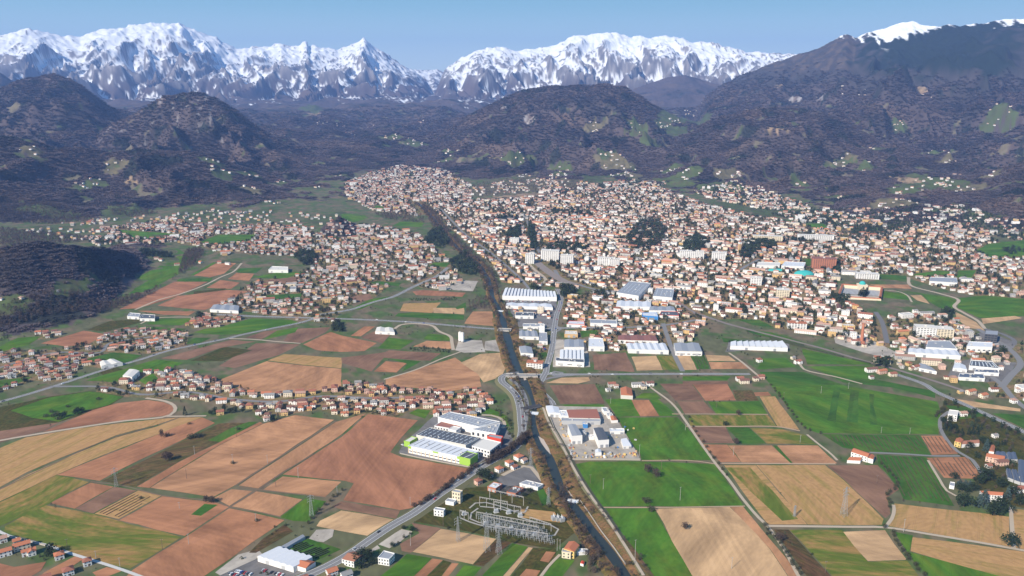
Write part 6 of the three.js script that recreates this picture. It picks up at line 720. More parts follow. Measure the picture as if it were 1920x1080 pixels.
for (const [x, y] of [[1560, 560], [1590, 565], [1615, 568], [1545, 572], [1575, 578], [1602, 582]]) trees('in the grey orchard by the villa', 'blue', 'BR', [[x, y, 6, 6]]);
// town, villages, woods: masses
for (const Z of ZONES) { const b = Z.b, far = Z.place === 'far'; const n = Math.round((b[2] - b[0]) * (b[3] - b[1]) / (far ? 95 : 150)); for (let i = 0; i < n; i++) { const x = rr(b[0], b[2]), z = rr(b[1], b[3]); if (isAt(x, z) || !inside(Z.p, x, z)) continue; const c = fbm(x / 120 + 9, z / 120, 3); const k = rnd(); plant(null, k < .42 + c ? 'dark' : k < .6 ? 'conifer' : k < .8 ? 'bush' : 'bare', x, z, rr(3.5, 9)); } }
fill('dark', 'MM', [1600, 250, 1680, 170, 1760, 140, 1830, 220, 1800, 300, 1700, 330, 1620, 320], 9, 12, .6, true); fill('bare', 'MM', [1600, 250, 1680, 170, 1760, 140, 1830, 220, 1800, 300, 1700, 330, 1620, 320], 13, 11, .6, true); fill('bare', 'F', [0, 398, 100, 396, 190, 412, 100, 421, 0, 418], 8, 8, .85); fill('bare', 'F', [0, 428, 40, 432, 160, 444, 175, 452, 60, 462, 0, 460], 8, 8, .85); fill('bare', 'F', [190, 400, 260, 396, 300, 400, 250, 408], 8, 8, .7); fill('bare', 'F', [885, 345, 960, 335, 1040, 332, 1120, 342, 1100, 356, 1000, 362, 900, 368], 15, 8, .6); fill('bare', 'F', [700, 400, 740, 395, 790, 405, 800, 420, 720, 412], 10, 9, .6); fill('dark', 'MM', [930, 250, 940, 220, 1010, 195, 1010, 280, 930, 290], 8, 12, .9, true); fill('dark', 'MM', [1060, 180, 1090, 200, 1100, 320, 1070, 330, 1050, 220], 8, 12, .8, true); fill('dark', 'MM', [1150, 310, 1240, 290, 1400, 310, 1390, 335, 1160, 335], 9, 12, .8, true); fill('dark', 'MM', [470, 250, 560, 200, 610, 290, 560, 320, 480, 290], 9, 12, .8, true); fill('dark', 'MM', [1190, 110, 1300, 100, 1420, 125, 1400, 140, 1200, 130], 10, 12, .7); fill('dark', 'MM', [840, 170, 860, 145, 1010, 140, 1020, 160, 880, 165], 10, 12, .8);
fill('dark', 'MM', [610, 400, 660, 370, 690, 340, 720, 380, 780, 440, 760, 480, 640, 450], 9, 12, .7, true); fill('dark', 'MM', [1225, 580, 1240, 540, 1290, 535, 1330, 570, 1300, 590, 1240, 605], 8, 12, .8, true); fill('dark', 'MM', [1040, 550, 1060, 530, 1110, 540, 1100, 560], 7, 11, .8); fill('dark', 'MM', [1430, 580, 1450, 555, 1490, 560, 1490, 590], 7, 11, .8); fill('conifer', 'MM', [1130, 370, 1150, 360, 1200, 410, 1290, 430, 1280, 445, 1180, 420], 8, 13, .7);
fill('dark', 'MR', [0, 340, 10, 270, 100, 250, 150, 280, 130, 320, 60, 350], 9, 13, .85, true); fill('dark', 'MR', [310, 370, 330, 320, 400, 270, 520, 290, 530, 315, 420, 340, 380, 375], 9, 14, .85, true); fill('dark', 'MR', [530, 370, 640, 365, 650, 385, 530, 385], 9, 12, .8, true); fill('dark', 'MR', [840, 440, 850, 400, 880, 390, 880, 460], 8, 12, .8, true); fill('dark', 'MR', [550, 260, 690, 270, 690, 280, 560, 275], 9, 11, .8); fill('dark', 'MR', [820, 620, 840, 590, 930, 600, 940, 620], 7, 11, .9, true); fill('conifer', 'MR', [990, 590, 1000, 565, 1040, 570, 1035, 595], 6, 12, .9, true); fill('dark', 'MR', [1450, 700, 1480, 670, 1520, 680, 1510, 720], 8, 11, .8); fill('dark', 'MR', [1280, 810, 1300, 770, 1320, 790, 1310, 815], 7, 11, .8); fill('dark', 'MR', [1075, 985, 1090, 950, 1160, 960, 1170, 1000], 8, 13, .95, true); fill('dark', 'MR', [1750, 930, 1790, 890, 1810, 930, 1780, 945], 8, 10, .8, true); fill('dark', 'MR', [640, 690, 650, 660, 720, 670, 760, 695, 700, 700], 8, 11, .7, true); fill('dark', 'MR', [320, 680, 330, 650, 360, 660, 350, 690], 8, 11, .8); fill('dark', 'MR', [930, 220, 1000, 190, 1200, 200, 1250, 240, 1100, 270, 960, 250], 13, 11, .55, true); fill('dark', 'MR', [1790, 330, 1870, 310, 1920, 340, 1850, 355], 10, 11, .7, true);
fill('dark', 'ML', [780, 352, 850, 342, 970, 355, 960, 375, 800, 365], 8, 10, .8, true); fill('dark', 'ML', [1640, 355, 1700, 345, 1780, 350, 1770, 400, 1720, 420], 8, 12, .8, true); fill('bare', 'ML', [1030, 360, 1050, 330, 1130, 320, 1150, 350, 1100, 400, 1080, 420, 1000, 470, 900, 540, 780, 610, 660, 660, 560, 690, 480, 700, 600, 640, 680, 600, 830, 570, 1000, 480], 7, 9, .9, true); fill('bare', 'ML', [0, 800, 120, 775, 300, 730, 520, 690, 560, 660, 480, 640, 200, 690, 0, 740], 8, 9, .8); fill('dark', 'ML', [1090, 700, 1110, 680, 1150, 690, 1160, 740, 1110, 730], 7, 9, .8); fill('bush', 'ML', [0, 780, 250, 720, 420, 690, 400, 740, 200, 800, 0, 850], 9, 5, .5); fill('dark', 'ML', [1860, 760, 1890, 735, 1930, 745, 1925, 790, 1870, 785], 6, 9, .9);
fill('bare', 'MM', [500, 180, 450, 90, 470, 65, 530, 125, 600, 210, 690, 290, 780, 375, 850, 450, 890, 540, 860, 560, 800, 545, 800, 490, 760, 430, 660, 345, 580, 280], 8.5, 9, .62, true); fill('bare', 'MM', [680, 730, 720, 620, 800, 590, 850, 600, 860, 660, 740, 665, 700, 720], 7, 8, .6, true); fill('bush', 'MM', [380, 880, 450, 870, 620, 885, 610, 905, 400, 895], 5, 4, .9, true); fill('bare', 'MM', [870, 640, 880, 760, 910, 830, 900, 770], 7, 7, .8, true); fill('bush', 'MM', [370, 600, 560, 600, 660, 590, 640, 610, 400, 615], 6, 4, .9);
// thickets on the river banks
for (let i = 0; i < riverPts.length - 1; i++) { const [a, b] = riverPts[i], [c, d] = riverPts[i + 1], L = Math.hypot(c - a, d - b), nx = -(d - b) / L, nz = (c - a) / L, town = b < -1500; for (const s of [-1, 1]) for (let k = 0; k < (town ? 3 : 7); k++) { if (rnd() > .78) continue; const k0 = s < 0 ? 1 : .6, w = rw[i] + (.8 + Math.pow(rnd(), 1.5) * 20) * k0, t = rnd(); const den = fbm(i * .13, s * 7, 2); if (den < -.12 + (w < rw[i] + 7 ? 0 : 0)) continue; plant(null, rnd() < .7 ? 'bare' : 'bush', a + (c - a) * t + nx * w * s, b + (d - b) * t + nz * w * s, town ? rr(5, 10) : rr(2.5, 7)); } }
fill('bare', 'BM', [1225, 560, 1262, 590, 1285, 650, 1300, 720, 1350, 800, 1410, 890, 1500, 1060, 1400, 1090, 1340, 900, 1270, 760, 1240, 640], 5, 7, .85, true); fill('bare', 'BM', [1040, 300, 1090, 330, 1150, 440, 1180, 540, 1150, 540, 1100, 440, 1050, 370], 7, 6, .6, true); fill('bare', 'BM', [1430, 690, 1480, 730, 1600, 900, 1560, 880, 1480, 780], 5, 6, .7, true); fill('bush', 'BM', [960, 180, 985, 300, 950, 310, 930, 240, 840, 140, 900, 150], 6, 5, .7, true);
for (let i = 0; i < 5200; i++) { const d = rr(640, 1750), a = rr(-.62, .62), x = Math.sin(a) * d, z = -Math.cos(a) * d; if (isAt(x, z) || fbm(x / 90 + 3, z / 90, 2) < .02) continue; plant(null, rnd() < .75 ? 'bush' : 'bare', x, z, rr(1.2, 4.2)); }
for (const [k, st, h, ch] of [['dark', 15, 8, .5], ['bush', 11, 4.5, .55], ['bare', 13, 7, .5]]) fill(k, 'BR', [1470, 70, 1560, 110, 1720, 190, 1920, 300, 1960, 700, 1860, 700, 1700, 640, 1690, 520, 1600, 400, 1500, 300, 1465, 220], st, h, ch);
for (const [k, st, h, ch] of [['bush', 9, 4, .5], ['bare', 14, 7, .5]]) fill(k, 'BM', [1150, 20, 1230, 120, 1180, 120, 1110, 60, 1090, 0], st, h, ch);
// hill woods
{
  const o = {}, TREES = { 1: [], 2: [] };
  for (let d = 1300, s = 8.2; d < 8000; d += s) { s = d < 3000 ? 8.2 : d < 4600 ? 10.5 : d < 6500 ? 15 : 18; const n = Math.round(d * 1.34 / s); for (let i = 0; i < n; i++) { const a = -.67 + 1.34 * (i + rnd() * .9) / n, dd = d + rr(-.45, .45) * s, x = Math.sin(a) * dd, z = -Math.cos(a) * dd, g = ground(a, dd, x, z); if (g[0] < 3.5) continue; if (isAt(x, z)) continue; cover(x, z, dd, g[0], g[1], 0, o); if (o.tree && rnd() < .93 - .6 * sstep(5600, 7900, dd)) TREES[o.tree].push([x, g[0] - .5, z, s * rr(.4, .62), s * rr(1.2, 1.6), o.c ? [o.c[0] * 1.45, o.c[1] * 1.45, o.c[2] * 1.45] : null]); } }
  console.log('wood', TREES[1].length, TREES[2].length, 'near trees', NEAR.length, Object.entries(MASS).map(([k, v]) => k + v.length).join());
  const M = new THREE.Matrix4(), Q = new THREE.Quaternion(), E = new THREE.Euler(), P = new THREE.Vector3(), Sc = new THREE.Vector3(), K = new THREE.Color();
  const mass = (name, label, category, geo, rgb, list, tint) => { const m = lit(new THREE.InstancedMesh(geo, mat([1, 1, 1], .95), list.length)); list.forEach(([x, y, z, h, w, own], i) => { E.set(0, rnd() * 6.28, 0); Q.setFromEuler(E); M.compose(P.set(x, y, z), Q, Sc.set(w, h, w)); m.setMatrixAt(i, M); const f = 1 + rr(-tint, tint), r = 1 + rr(-.12, .12); const b = own ?? rgb; m.setColorAt(i, K.setRGB(b[0] * f * r, b[1] * f, b[2] * f / r)); }); m.name = numbered(name); scene.add(m); tag(m, label, category, null, 'stuff'); };
  mass('bare_woodland', 'leafless grey brown woodland covering the hills', 'woodland', crownGeo('bush', 60, 21, .26), [.062, .050, .047], TREES[1], .2); mass('evergreen_woodland', 'dark evergreen woodland patches on the hills', 'woodland', crownGeo('conifer', 60, 22, .2), [.018, .029, .017], TREES[2], .3);
  mass('bare_tree_belt', 'leafless trees and thickets along river and hedgerows', 'trees', crownGeo('round', 110, 23, .10), [.088, .066, .05], MASS.bare, .3); mass('town_trees', 'dark evergreen garden trees between the town houses', 'trees', crownGeo('round', 130, 24, .14), [.032, .046, .022], MASS.dark, .35); mass('town_conifers', 'dark pointed conifers between the town houses', 'trees', crownGeo('conifer', 130, 25, .13), [.017, .030, .017], MASS.conifer, .3); mass('garden_bushes', 'low garden bushes and hedges between the houses', 'bushes', crownGeo('bush', 90, 26, .15), [.055, .062, .028], MASS.bush, .35);
  const cnt = {}, list = NEAR.sort((a, b) => Math.atan2(a.x, -a.z) - Math.atan2(b.x, -b.z)); for (const t of list) { t.n = cnt[t.place + t.kind] = (cnt[t.place + t.kind] ?? 0) + 1; }
  for (const t of list) { const T = TREE[t.kind], g = base({ bare: 'bare_tree', dark: 'evergreen_tree', conifer: 'conifer', bush: 'bush', blue: 'cedar' }[t.kind], t.x, heightXZ(t.x, t.z), t.z, rnd() * 6.28), tot = cnt[t.place + t.kind]; g.scale.set(t.w, t.h, t.w); mesh('trunk', T.trunk, barkM, g); mesh('crown', T.crown[t.n % T.crown.length], T.mat, g); tag(g, T.word + ' ' + t.place + (tot > 1 ? ', ' + ord(t.n) + ' from left' : ''), t.kind === 'bush' ? 'bush' : 'tree', 'trees ' + t.place); }
}

// ------------------------------------------------------------------ pylons and poles
const steelM = mat([.30, .31, .31], .6), poleM = mat([.36, .34, .32], .85), porcelain = mat([.36, .38, .40], .5), woodPole = mat([.16, .11, .08], .9);
const tall = (s, x, y, yTop) => { const [X, Z] = at(s, x, y), D = Math.hypot(X, Z, 450); return [X, Z, (y - yTop) / 3 * D / 1500 / Math.cos(Math.atan(450 / Math.hypot(X, Z)))]; };
function pylon(label, s, x, y, yTop, wide = .16) {
  const [X, Z, H] = tall(s, x, y, yTop), g = base('lattice_pylon', X, 0, Z, .5), w = H * wide / 2, W2 = (t) => w * (1 - t) + .35 * t, n = 8; tag(g, label, 'pylon', 'lattice pylons');
  for (const [i, k] of [[-1, -1], [1, -1], [1, 1], [-1, 1]]) mesh('leg', new Shell().bar([i * w, 0, k * w], [i * .35, H, k * .35], .13).geo(), steelM, g);
  const br = new Shell(), C4 = (t) => [[-1, -1], [1, -1], [1, 1], [-1, 1]].map(([i, k]) => [i * W2(t), H * t, k * W2(t)]);
  for (let i = 0; i < n; i++) { const a = C4(i / n), b = C4((i + 1) / n); for (let j = 0; j < 4; j++) { br.bar(a[j], b[(j + 1) % 4], .055); br.bar(a[(j + 1) % 4], b[j], .055); br.bar(b[j], b[(j + 1) % 4], .07); } }
  mesh('bracing', br.geo(), steelM, g);
  for (const t of [.72, .83, .94]) { const L = H * .13, y0 = H * t, a = mesh('cross_arm', new Shell().bar([-L, y0, 0], [L, y0, 0], .12).bar([-L, y0, 0], [0, y0 + H * .04, 0], .09).bar([L, y0, 0], [0, y0 + H * .04, 0], .09).geo(), steelM, g); for (const k of [-1, 1]) mesh('insulator', new Shell().bar([k * L, y0, 0], [k * L, y0 - 1.5, 0], .14).geo(), porcelain, a); }
}
pylon('lattice pylon at the corner of the fallow strip', 'BL', 655, 580, 485); pylon('lattice pylon on the small green plot', 'BL', 1753, 748, 636); pylon('white tapered lattice pylon, nearest to the scrub below the substation', 'BM', 886, 952, 840, .2); pylon('tall thin lattice pylon at the edge of the tan field', 'BM', 818, 940, 745, .12); pylon('thin lattice pylon inside the tan field', 'BM', 657, 885, 760, .12); pylon('lattice pylon in the striped stubble field', 'BR', 905, 742, 600); pylon('small lattice pylon in the stubble field near the track', 'BR', 628, 745, 690); pylon('lattice pylon on the river side of the substation', 'BM', 1165, 680, 590); pylon('lattice pylon between road and river houses', 'BM', 1065, 460, 365, .13);
const POLES = []; const pole = (s, ...l) => { for (const [x, y, t] of l) POLES.push([...tall(s, x, y, t)]); };
pole('BL', [1310, 450, 400], [1050, 532, 482], [1330, 295, 245], [1552, 580, 525], [1678, 527, 475], [1897, 622, 577], [1062, 902, 850], [1440, 775, 732], [675, 1027, 985], [915, 935, 882], [1095, 397, 352], [1505, 446, 402], [1010, 700, 668], [540, 980, 945], [378, 912, 878]);
pole('BM', [1473, 592, 535], [1905, 655, 585], [1651, 1000, 890], [1800, 482, 430], [1593, 282, 220], [1676, 407, 345], [388, 682, 640], [303, 187, 122], [573, 797, 750], [1214, 937, 876], [1230, 930, 880], [390, 910, 850], [1400, 560, 512], [1515, 110, 78]);
pole('BR', [568, 85, 50], [778, 52, 15], [932, 27, -5], [190, 132, 97], [1116, 277, 245], [1277, 282, 250], [285, 402, 357], [275, 1040, 982], [801, 1062, 1006], [1242, 832, 770], [1090, 560, 520], [1440, 280, 245], [660, 330, 290], [15, 260, 225]);
POLES.sort((a, b) => a[0] / -a[1] - b[0] / -b[1]).forEach(([X, Z, H], i) => { const g = base('utility_pole', X, 0, Z, .4); tag(g, 'thin utility pole in the fields, ' + ord(i + 1) + ' field pole counted from left', 'pole', 'utility poles in the fields'); mesh('post', new THREE.CylinderGeometry(.16, .26, H, 7).translate(0, H / 2, 0), i % 3 ? poleM : woodPole, g); const a = mesh('cross_arm', new Shell().bar([-1.1, H - .6, 0], [1.1, H - .6, 0], .09).geo(), steelM, g); for (const k of [-1, 0, 1]) mesh('insulator', new Shell().bar([k, H - .55, 0], [k, H - .1, 0], .09).geo(), porcelain, a); });

// ------------------------------------------------------------------ the substation
const gantry = (label, s, x0, y0, x1, y1, H, posts, group) => { const A = at(s, x0, y0), B = at(s, x1, y1), L = Math.hypot(B[0] - A[0], B[1] - A[1]), g = base('gantry', A[0], 0, A[1], -Math.atan2(B[1] - A[1], B[0] - A[0])); tag(g, label, 'gantry', group);
  for (let i = 0; i < posts; i++) { const x = L * i / (posts - 1); mesh('post', new Shell().bar([x, 0, 0], [x, H, 0], [.36, .24]).geo(), poleM, g); } mesh('beam', new Shell().bar([0, H - .6, .3], [L, H - .6, .3], .13).bar([0, H - .6, -.3], [L, H - .6, -.3], .13).bar([0, H, 0], [L, H, 0], .11).geo(), poleM, g); for (let i = 0; i < posts * 3; i++) { const x = L * (i + .5) / (posts * 3); mesh('insulator', new Shell().bar([x, H - .6, 0], [x, H - 2.2, 0], .16).geo(), porcelain, g); } };
gantry('rearmost gantry of the substation', 'BM', 835, 640, 1025, 685, 11, 4, 'substation gantries'); gantry('left gantry of the rear row in the substation', 'BM', 778, 685, 935, 712, 11, 5, 'substation gantries'); gantry('right gantry of the rear row in the substation', 'BM', 860, 705, 1010, 738, 10, 5, 'substation gantries'); gantry('long middle gantry of the substation', 'BM', 800, 800, 1110, 868, 13, 6, 'substation gantries'); gantry('upper middle gantry of the substation', 'BM', 760, 760, 1090, 820, 9, 6, 'substation gantries'); gantry('front gantry of the substation', 'BM', 870, 835, 1160, 880, 8, 6, 'substation gantries'); gantry('small left gantry beside the control huts', 'BM', 668, 750, 715, 765, 9, 3, 'substation gantries'); gantry('right end gantry of the substation', 'BM', 1060, 790, 1180, 830, 9, 4, 'substation gantries');
{ let n = 0; const bay = []; for (let r = 0; r < 5; r++) for (let i = 0; i < 13; i++) bay.push([770 + i * 30 + r * 14, 748 + i * 6.6 + r * 19]);
  bay.forEach(([x, y]) => { const [X, Z] = at('BM', x, y); const g = base('switch_bay', X, 0, Z, .35); n++; tag(g, 'grey switch with three insulator posts in the substation', 'switchgear', 'identical switch bays in the substation'); for (const k of [-2.2, 0, 2.2]) { const p = mesh('post', new Shell().bar([k, 0, 0], [k, 2.6, 0], .22).geo(), steelM, g); mesh('insulator', new Shell().bar([k, 2.6, 0], [k, 5.2, 0], [.3, .18]).geo(), porcelain, p); } mesh('bus_bar', new Shell().bar([-3, 2.6, 0], [3, 2.6, 0], .16).bar([-2.6, 5.2, 0], [2.6, 5.2, 0], .1).geo(), steelM, g); });
  [[812, 790], [880, 805], [955, 820], [1022, 838], [1088, 850], [690, 735], [870, 722], [940, 728], [1005, 745]].forEach(([x, y], i) => { const [X, Z] = at('BM', x, y), g = base('transformer', X, 0, Z, .35); tag(g, 'pale grey transformer, ' + ord(i + 1) + ' in the substation from front left', 'transformer', 'substation transformers'); mesh('tank', new Shell().box(-2, .4, -1.4, 2, 3.2, 1.4).geo(), porcelain, g); for (const k of [-1.4, 0, 1.4]) mesh('bushing', new Shell().bar([k, 3.2, 0], [k * 1.3, 5.2, .3], [.26, .12]).geo(), WM.white, g); mesh('radiator', new Shell().box(2.05, .6, -1.2, 2.7, 2.8, 1.2).geo(), steelM, g); mesh('plinth', new Shell().box(-2.6, 0, -2, 3, .4, 2).geo(), concreteM, g); });
  [[1195, 765], [1218, 768], [1240, 772]].forEach(([x, y], i) => { const [X, Z] = at('BM', x, y), g = base('transformer', X, 0, Z, .35); tag(g, 'big dark transformer, ' + ord(i + 1) + ' of the three at the right end', 'transformer', 'substation transformers'); mesh('tank', new Shell().box(-2.4, .4, -2.6, 2.4, 4.4, 2.6).geo(), steelM, g); for (const k of [-1.4, 0, 1.4]) mesh('bushing', new Shell().bar([0, 4.4, k], [.4, 7, k * 1.3], [.35, .15]).geo(), WM.white, g); mesh('radiator', new Shell().box(2.45, .6, -2.2, 3.2, 4, 2.2).geo(), porcelain, g); }); }
[['BM', 720, 700, 770, 665, 900, 690, 1020, 730, 1050, 690], ['BM', 1000, 712, 960, 720, 880, 700, 780, 690], ['BM', 770, 700, 725, 735, 730, 765, 880, 800, 1080, 845, 1180, 860, 1220, 830, 1210, 805, 1100, 780, 1000, 750], ['BM', 670, 755, 760, 790, 900, 815]].forEach(([s, ...l]) => road('service_road', 'narrow concrete service road in the substation', s, l, 2, mat([.33, .31, .28], .9)));

// ------------------------------------------------------------------ bridges
function bridge(label, s, x0, y0, x1, y1, width, y, o = {}) {
  const A = at(s, x0, y0, y), B = at(s, x1, y1, y), L = Math.hypot(B[0] - A[0], B[1] - A[1]), g = base('bridge', A[0], 0, A[1], -Math.atan2(B[1] - A[1], B[0] - A[0])); tag(g, label, 'bridge'); const w = width / 2;
  mesh('deck', new Shell().box(0, y - 1, -w, L, y, w, null, true).geo(), asphalt, g); for (const k of [-1, 1]) { mesh('parapet', new Shell().box(0, y, k * w - .25, L, y + (o.rail ?? 1), k * w + .25).geo(), WM[o.m ?? 'concrete'], g); mesh('girder', new Shell().box(0, y - 2, k * w - .35, L, y - 1.01, k * w + .3, null, true).geo(), WM[o.m ?? 'concrete'], g); }
  for (const t of o.piers ?? [.35, .7]) mesh('pier', new Shell().box(L * t - .7, 0, -w * .8, L * t + .7, y - 1.01, w * .8).geo(), WM.concrete, g);
}
bridge('pale concrete road bridge beside the oval roundabout', 'MM', 925, 1030, 1105, 1032, 10, 3.4); bridge('narrow blue girder footbridge above the weir', 'BM', 1020, 140, 1122, 120, 4, 3.6, { m: 'dark', rail: 1.8, piers: [.4, .65] }); bridge('ring road bridge over the river', 'MM', 880, 772, 955, 775, 11, 3.2); 
{ const weir = (label, s, x0, y0, x1, y1, d) => { const A = at(s, x0, y0), B = at(s, x1, y1), L = Math.hypot(B[0] - A[0], B[1] - A[1]), g = base('weir', A[0], 0, A[1], -Math.atan2(B[1] - A[1], B[0] - A[0])); tag(g, label, 'weir'); mesh('sill', new Shell().box(0, .2, -1.2, L, 1.7, 1.2).geo(), concreteM, g); mesh('apron', new Shell().quad([0, 1.6, 1.2], [L, 1.6, 1.2], [L, .5, d], [0, .5, d]).geo(), mat([.55, .57, .58], .5), g); for (let i = 0; i < 4; i++) mesh('baffle', new Shell().box(L * (i + .3) / 4, .4, d, L * (i + .6) / 4, 1.3, d + 1).geo(), concreteM, g); };
  weir('concrete weir below the blue footbridge', 'BM', 1040, 160, 1110, 165, 7); weir('white foaming weir at the bend near the substation', 'BM', 1272, 655, 1335, 660, 5); weir('low weir upstream by the sawtooth factory', 'MM', 878, 670, 915, 672, 4); }

// ------------------------------------------------------------------ walls, vineyards, plant beds
const oldConcrete = mat([.36, .32, .27], .9), wallLine = (label, s, list, h, th = .35) => { const p = poly(s, list), g = base('boundary_wall', p[0][0], 0, p[0][1]); tag(g, label, 'wall'); for (let i = 0; i < p.length - 1; i++) { const a = p[i], b = p[i + 1], L = Math.hypot(b[0] - a[0], b[1] - a[1]), m = mesh('wall_panel', new Shell().box(0, 0, -th, L, h, th).geo(), oldConcrete, g); m.position.set(a[0] - p[0][0], 0, a[1] - p[0][1]); m.rotation.y = -Math.atan2(b[1] - a[1], b[0] - a[0]); } };
wallLine('long concrete wall along the front of the contractor yard', 'BM', [1300, 428, 1400, 428, 1500, 428, 1600, 429, 1682, 430], 2.4); wallLine('concrete wall on the river side of the contractor yard', 'BM', [1150, 130, 1200, 260, 1250, 350, 1290, 430], 2); wallLine('pale kerb wall in front of the lime green factory', 'BM', [330, 392, 430, 415, 560, 440, 740, 472], 1.2); wallLine('concrete bank wall along the lower river', 'BM', [1340, 655, 1400, 740, 1460, 830, 1530, 920, 1600, 1020], 1.6); wallLine('garden wall of the corner cottages', 'BL', [30, 855, 120, 875, 265, 912], 1.4);
{ // vines on wires: rows that run the length of each plot
  const vine = (label, s, l, gap, dirS, m, h = 1.1) => { const p = poly(s, l), A = at(s, dirS[0], dirS[1]), B = at(s, dirS[2], dirS[3]), L = Math.hypot(B[0] - A[0], B[1] - A[1]), ux = (B[0] - A[0]) / L, uz = (B[1] - A[1]) / L, b = bounds(p), cx = (b[0] + b[2]) / 2, cz = (b[1] + b[3]) / 2, R = Math.hypot(b[2] - b[0], b[3] - b[1]), S = new Shell(); let n = 0;
    for (let k = -R; k < R; k += gap) { let on = null; for (let t = -R; t <= R; t += 3) { const x = cx + ux * t - uz * k, z = cz + uz * t + ux * k, i = inside(p, x, z); if (i && rnd() < .985) { if (!on) on = [x, z]; if (Math.hypot(x - on[0], z - on[1]) > 14) { S.bar([on[0], h * .5, on[1]], [x, h * .5, z], h * rr(.4, .6)); on = [x, z]; } } else on = null; } }
    tag(mesh('vine_rows', S.geo(), m), label, 'vineyard', null, 'stuff'); };
  const vm = mat([.085, .075, .035], .95), vb = mat([.13, .085, .055], .95);
  vine('rows of bare vines on the upper green vineyard', 'BR', [790, 286, 1328, 292, 1390, 396, 1055, 380, 905, 354], 5.5, [1000, 290, 1060, 380], vm); vine('rows of bare vines on the lower green vineyard', 'BR', [1100, 402, 1362, 415, 1520, 684, 1246, 646, 1216, 580, 1108, 452], 5.5, [1230, 405, 1380, 660], vm); vine('rows of vines on the small brown plot above the lane', 'BR', [1345, 296, 1458, 296, 1545, 392, 1405, 397], 5, [1400, 295, 1470, 395], vb); vine('rows of vines on the small brown plot below the lane', 'BR', [1376, 418, 1598, 415, 1675, 508, 1638, 530, 1472, 524], 5, [1480, 415, 1560, 525], vb);
  vine('rows of small trees in the orchard patch', 'BL', [540, 728, 775, 604, 900, 626, 666, 754], 5, [540, 728, 775, 604], vb, .8); vine('dark container plants in rows at the garden centre', 'BL', [1612, 925, 1735, 875, 1905, 930, 1785, 985], 3, [1612, 925, 1735, 875], mat([.035, .05, .022], .95), 1.4); vine('vine rows in the strip by the eastern shed', 'MR', [48, 922, 118, 919, 150, 993, 84, 995], 4.5, [80, 920, 118, 994], vm); vine('bare saplings in rows along the railway meadow', 'MR', [400, 800, 640, 852, 900, 925, 1060, 962, 1060, 972, 880, 932, 620, 862, 390, 808], 8, [400, 805, 1060, 968], mat([.05, .06, .03], .95), 3);
}
// ------------------------------------------------------------------ vehicles and yard stores
const carPaint = { white: [.75, .75, .74], silver: [.45, .46, .48], black: [.02, .02, .022], red: [.45, .03, .02], blue: [.03, .07, .28], grey: [.16, .165, .17] }, carM = {}; for (const k in carPaint) carM[k] = new THREE.MeshPhysicalMaterial({ color: new THREE.Color().setRGB(...carPaint[k]), roughness: .35, clearcoat: .8, side: THREE.DoubleSide });
const tyreM = mat([.02, .02, .02], .9), glassM = mat([.02, .025, .03], .1), tyreG = new THREE.CylinderGeometry(.32, .32, .22, 12).rotateX(Math.PI / 2), carBody = new THREE.ExtrudeGeometry(new THREE.Shape([[-2.1, .3], [2.1, .3], [2.15, .75], [1.95, .88], [-2.05, .95], [-2.15, .6]].map((p) => new THREE.Vector2(...p))), { depth: 1.6, bevelEnabled: true, bevelSize: .06, bevelThickness: .06, bevelSegments: 1 }).translate(0, 0, -.8), carTop = new THREE.ExtrudeGeometry(new THREE.Shape([[-1.7, .9], [1.1, .85], [.45, 1.4], [-1.2, 1.45]].map((p) => new THREE.Vector2(...p))), { depth: 1.35, bevelEnabled: false }).translate(0, 0, -.675), carRoof = new THREE.BoxGeometry(1.55, .06, 1.3).translate(-.38, 1.46, 0), lampG = new THREE.BoxGeometry(.08, .16, .34);
const CARS = []; const car = (x, z, turn, y, place) => CARS.push({ x, z, turn, y, place, col: pick(['white', 'white', 'silver', 'black', 'red', 'blue', 'grey']) });
const along = (place, R, from, to, n, side, y) => { for (let i = 0; i < n; i++) { const k = Math.floor((from + (to - from) * (i + rnd() * .7) / n) * (R.pts.length - 2)), [a, b] = R.pts[k], [c, d] = R.pts[k + 1], L = Math.hypot(c - a, d - b), sd = side * (rnd() < .5 ? 1 : -1); car(a - (d - b) / L * sd, b + (c - a) / L * sd, -Math.atan2(d - b, c - a) + (sd > 0 ? Math.PI : 0), y, place); } };
const rd = (w) => ROADS.filter((r) => r.name === w); along('on the main road by the river', ROADS[0], .1, .95, 10, 2.2, 2.52); along('on the straight western road', ROADS[2], .1, .9, 7, 2, .36); along('on the ring road', ROADS[4], .1, .95, 9, 2.2, .4); along('on the eastern straight road', ROADS[8], .1, .9, 5, 2, .38); along('on the town approach road', ROADS[7], .1, .8, 9, 2.2, .38);
const lot = (place, s, x0, y0, x1, y1, n, chance) => { const A = at(s, x0, y0), B = at(s, x1, y1), t = -Math.atan2(B[1] - A[1], B[0] - A[0]) + Math.PI / 2; for (let i = 0; i < n; i++) if (rnd() < chance) car(A[0] + (B[0] - A[0]) * i / n, A[1] + (B[1] - A[1]) * i / n, t, .2, place); };
lot('in the garden centre car park', 'BL', 1330, 1055, 1420, 1075, 9, .8); lot('in the garden centre car park', 'BL', 1290, 1068, 1400, 1098, 10, .7); lot('in the garden centre car park', 'BL', 1480, 1050, 1600, 1080, 10, .6); lot('in the factory car park', 'BM', 850, 405, 920, 360, 14, .8); lot('in the factory car park', 'BM', 345, 345, 420, 300, 10, .7); lot('in the sawtooth factory car park', 'MM', 940, 615, 1190, 620, 40, .6); lot('in the sawtooth factory car park', 'MM', 1100, 690, 1180, 700, 16, .7); lot('in the sawtooth factory car park', 'MM', 1090, 670, 1180, 676, 16, .6); lot('in the gravel yard near the roundabout', 'MM', 1150, 890, 1120, 860, 8, .8);
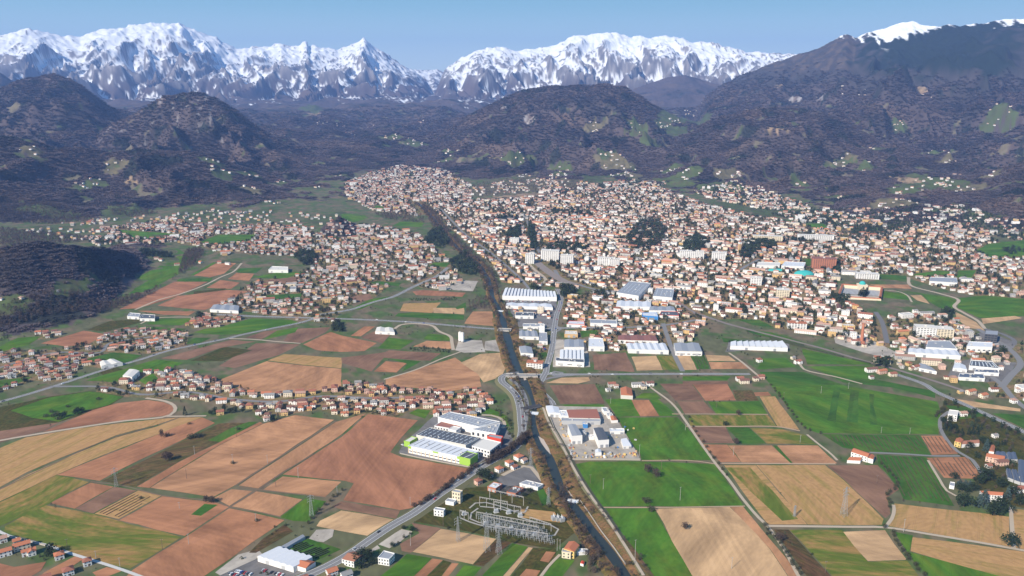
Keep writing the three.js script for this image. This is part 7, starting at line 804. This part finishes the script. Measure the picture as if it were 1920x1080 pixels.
CARS.sort((a, b) => a.x / -a.z - b.x / -b.z); { const cnt = {}; for (const c of CARS) { const k = c.place + c.col; c.n = cnt[k] = (cnt[k] ?? 0) + 1; const g = base('car', c.x, c.y, c.z, c.turn); mesh('body', carBody, carM[c.col], g); mesh('cabin_glass', carTop, glassM, g); mesh('roof', carRoof, carM[c.col], g); for (const [x, z] of [[-1.35, -.8], [1.35, -.8], [-1.35, .8], [1.35, .8]]) mesh('wheel', tyreG, tyreM, g).position.set(x, .32, z); for (const z of [-.6, .6]) mesh('headlight', lampG, WM.skylight, g).position.set(2.16, .68, z); tag(g, c.col + ' car ' + c.place + ', ' + ord(c.n) + ' ' + c.col + ' from left', 'car', 'cars ' + c.place); } }
{ // stacks of materials in the contractor's yard
  const P = poly('BM', [1310, 410, 1660, 410, 1600, 300, 1300, 340]), list = []; let n = 0; const cols = [['ochre', 'rusty brown'], ['brick', 'red brown'], ['yellow', 'yellow'], ['grey', 'grey'], ['white', 'white'], ['blue', 'blue']];
  for (let i = 0; i < 70; i++) { const x = rr(1300, 1660), y = i < 48 ? rr(392, 420) : rr(240, 400), [X, Z] = at('BM', x, y); if (isAt(X, Z) === 3) continue; list.push([X, Z, pick([0, 0, 1, 2, 2, 3, 3, 4, 5])]); }
  for (let i = 0; i < 26; i++) { const t = i / 26, [X, Z] = at('BM', 1205 + t * 85, 190 + t * 225); list.push([X + rr(2, 9), Z + rr(-3, 3), pick([0, 0, 1, 2, 3])]); }
  list.sort((a, b) => a[0] / -a[1] - b[0] / -b[1]); const cnt = {}; for (const [X, Z, k] of list) { cnt[k] = (cnt[k] ?? 0) + 1; const w = rr(1.2, 3.6), d = rr(1, 2.4), h = rr(.8, 2.4), g = base('material_stack', X, .1, Z, rr(0, 3)); tag(g, cols[k][1] + ' stack of materials in the contractor yard, ' + ord(cnt[k]) + ' ' + cols[k][1] + ' from left', 'stack', 'stacks in the contractor yard'); for (let j = 0; j < 3; j++) { const o = rr(-.25, .25), y0 = h * j / 3; mesh('bundle', new Shell().box(-w / 2 + o, y0 + .02, -d / 2 + rr(-.2, .2), w / 2 + o - j * .15, y0 + h / 3 - .06, d / 2, null, true).geo(), WM[cols[k][0]], g); } } }
renderer.render(scene, camera);
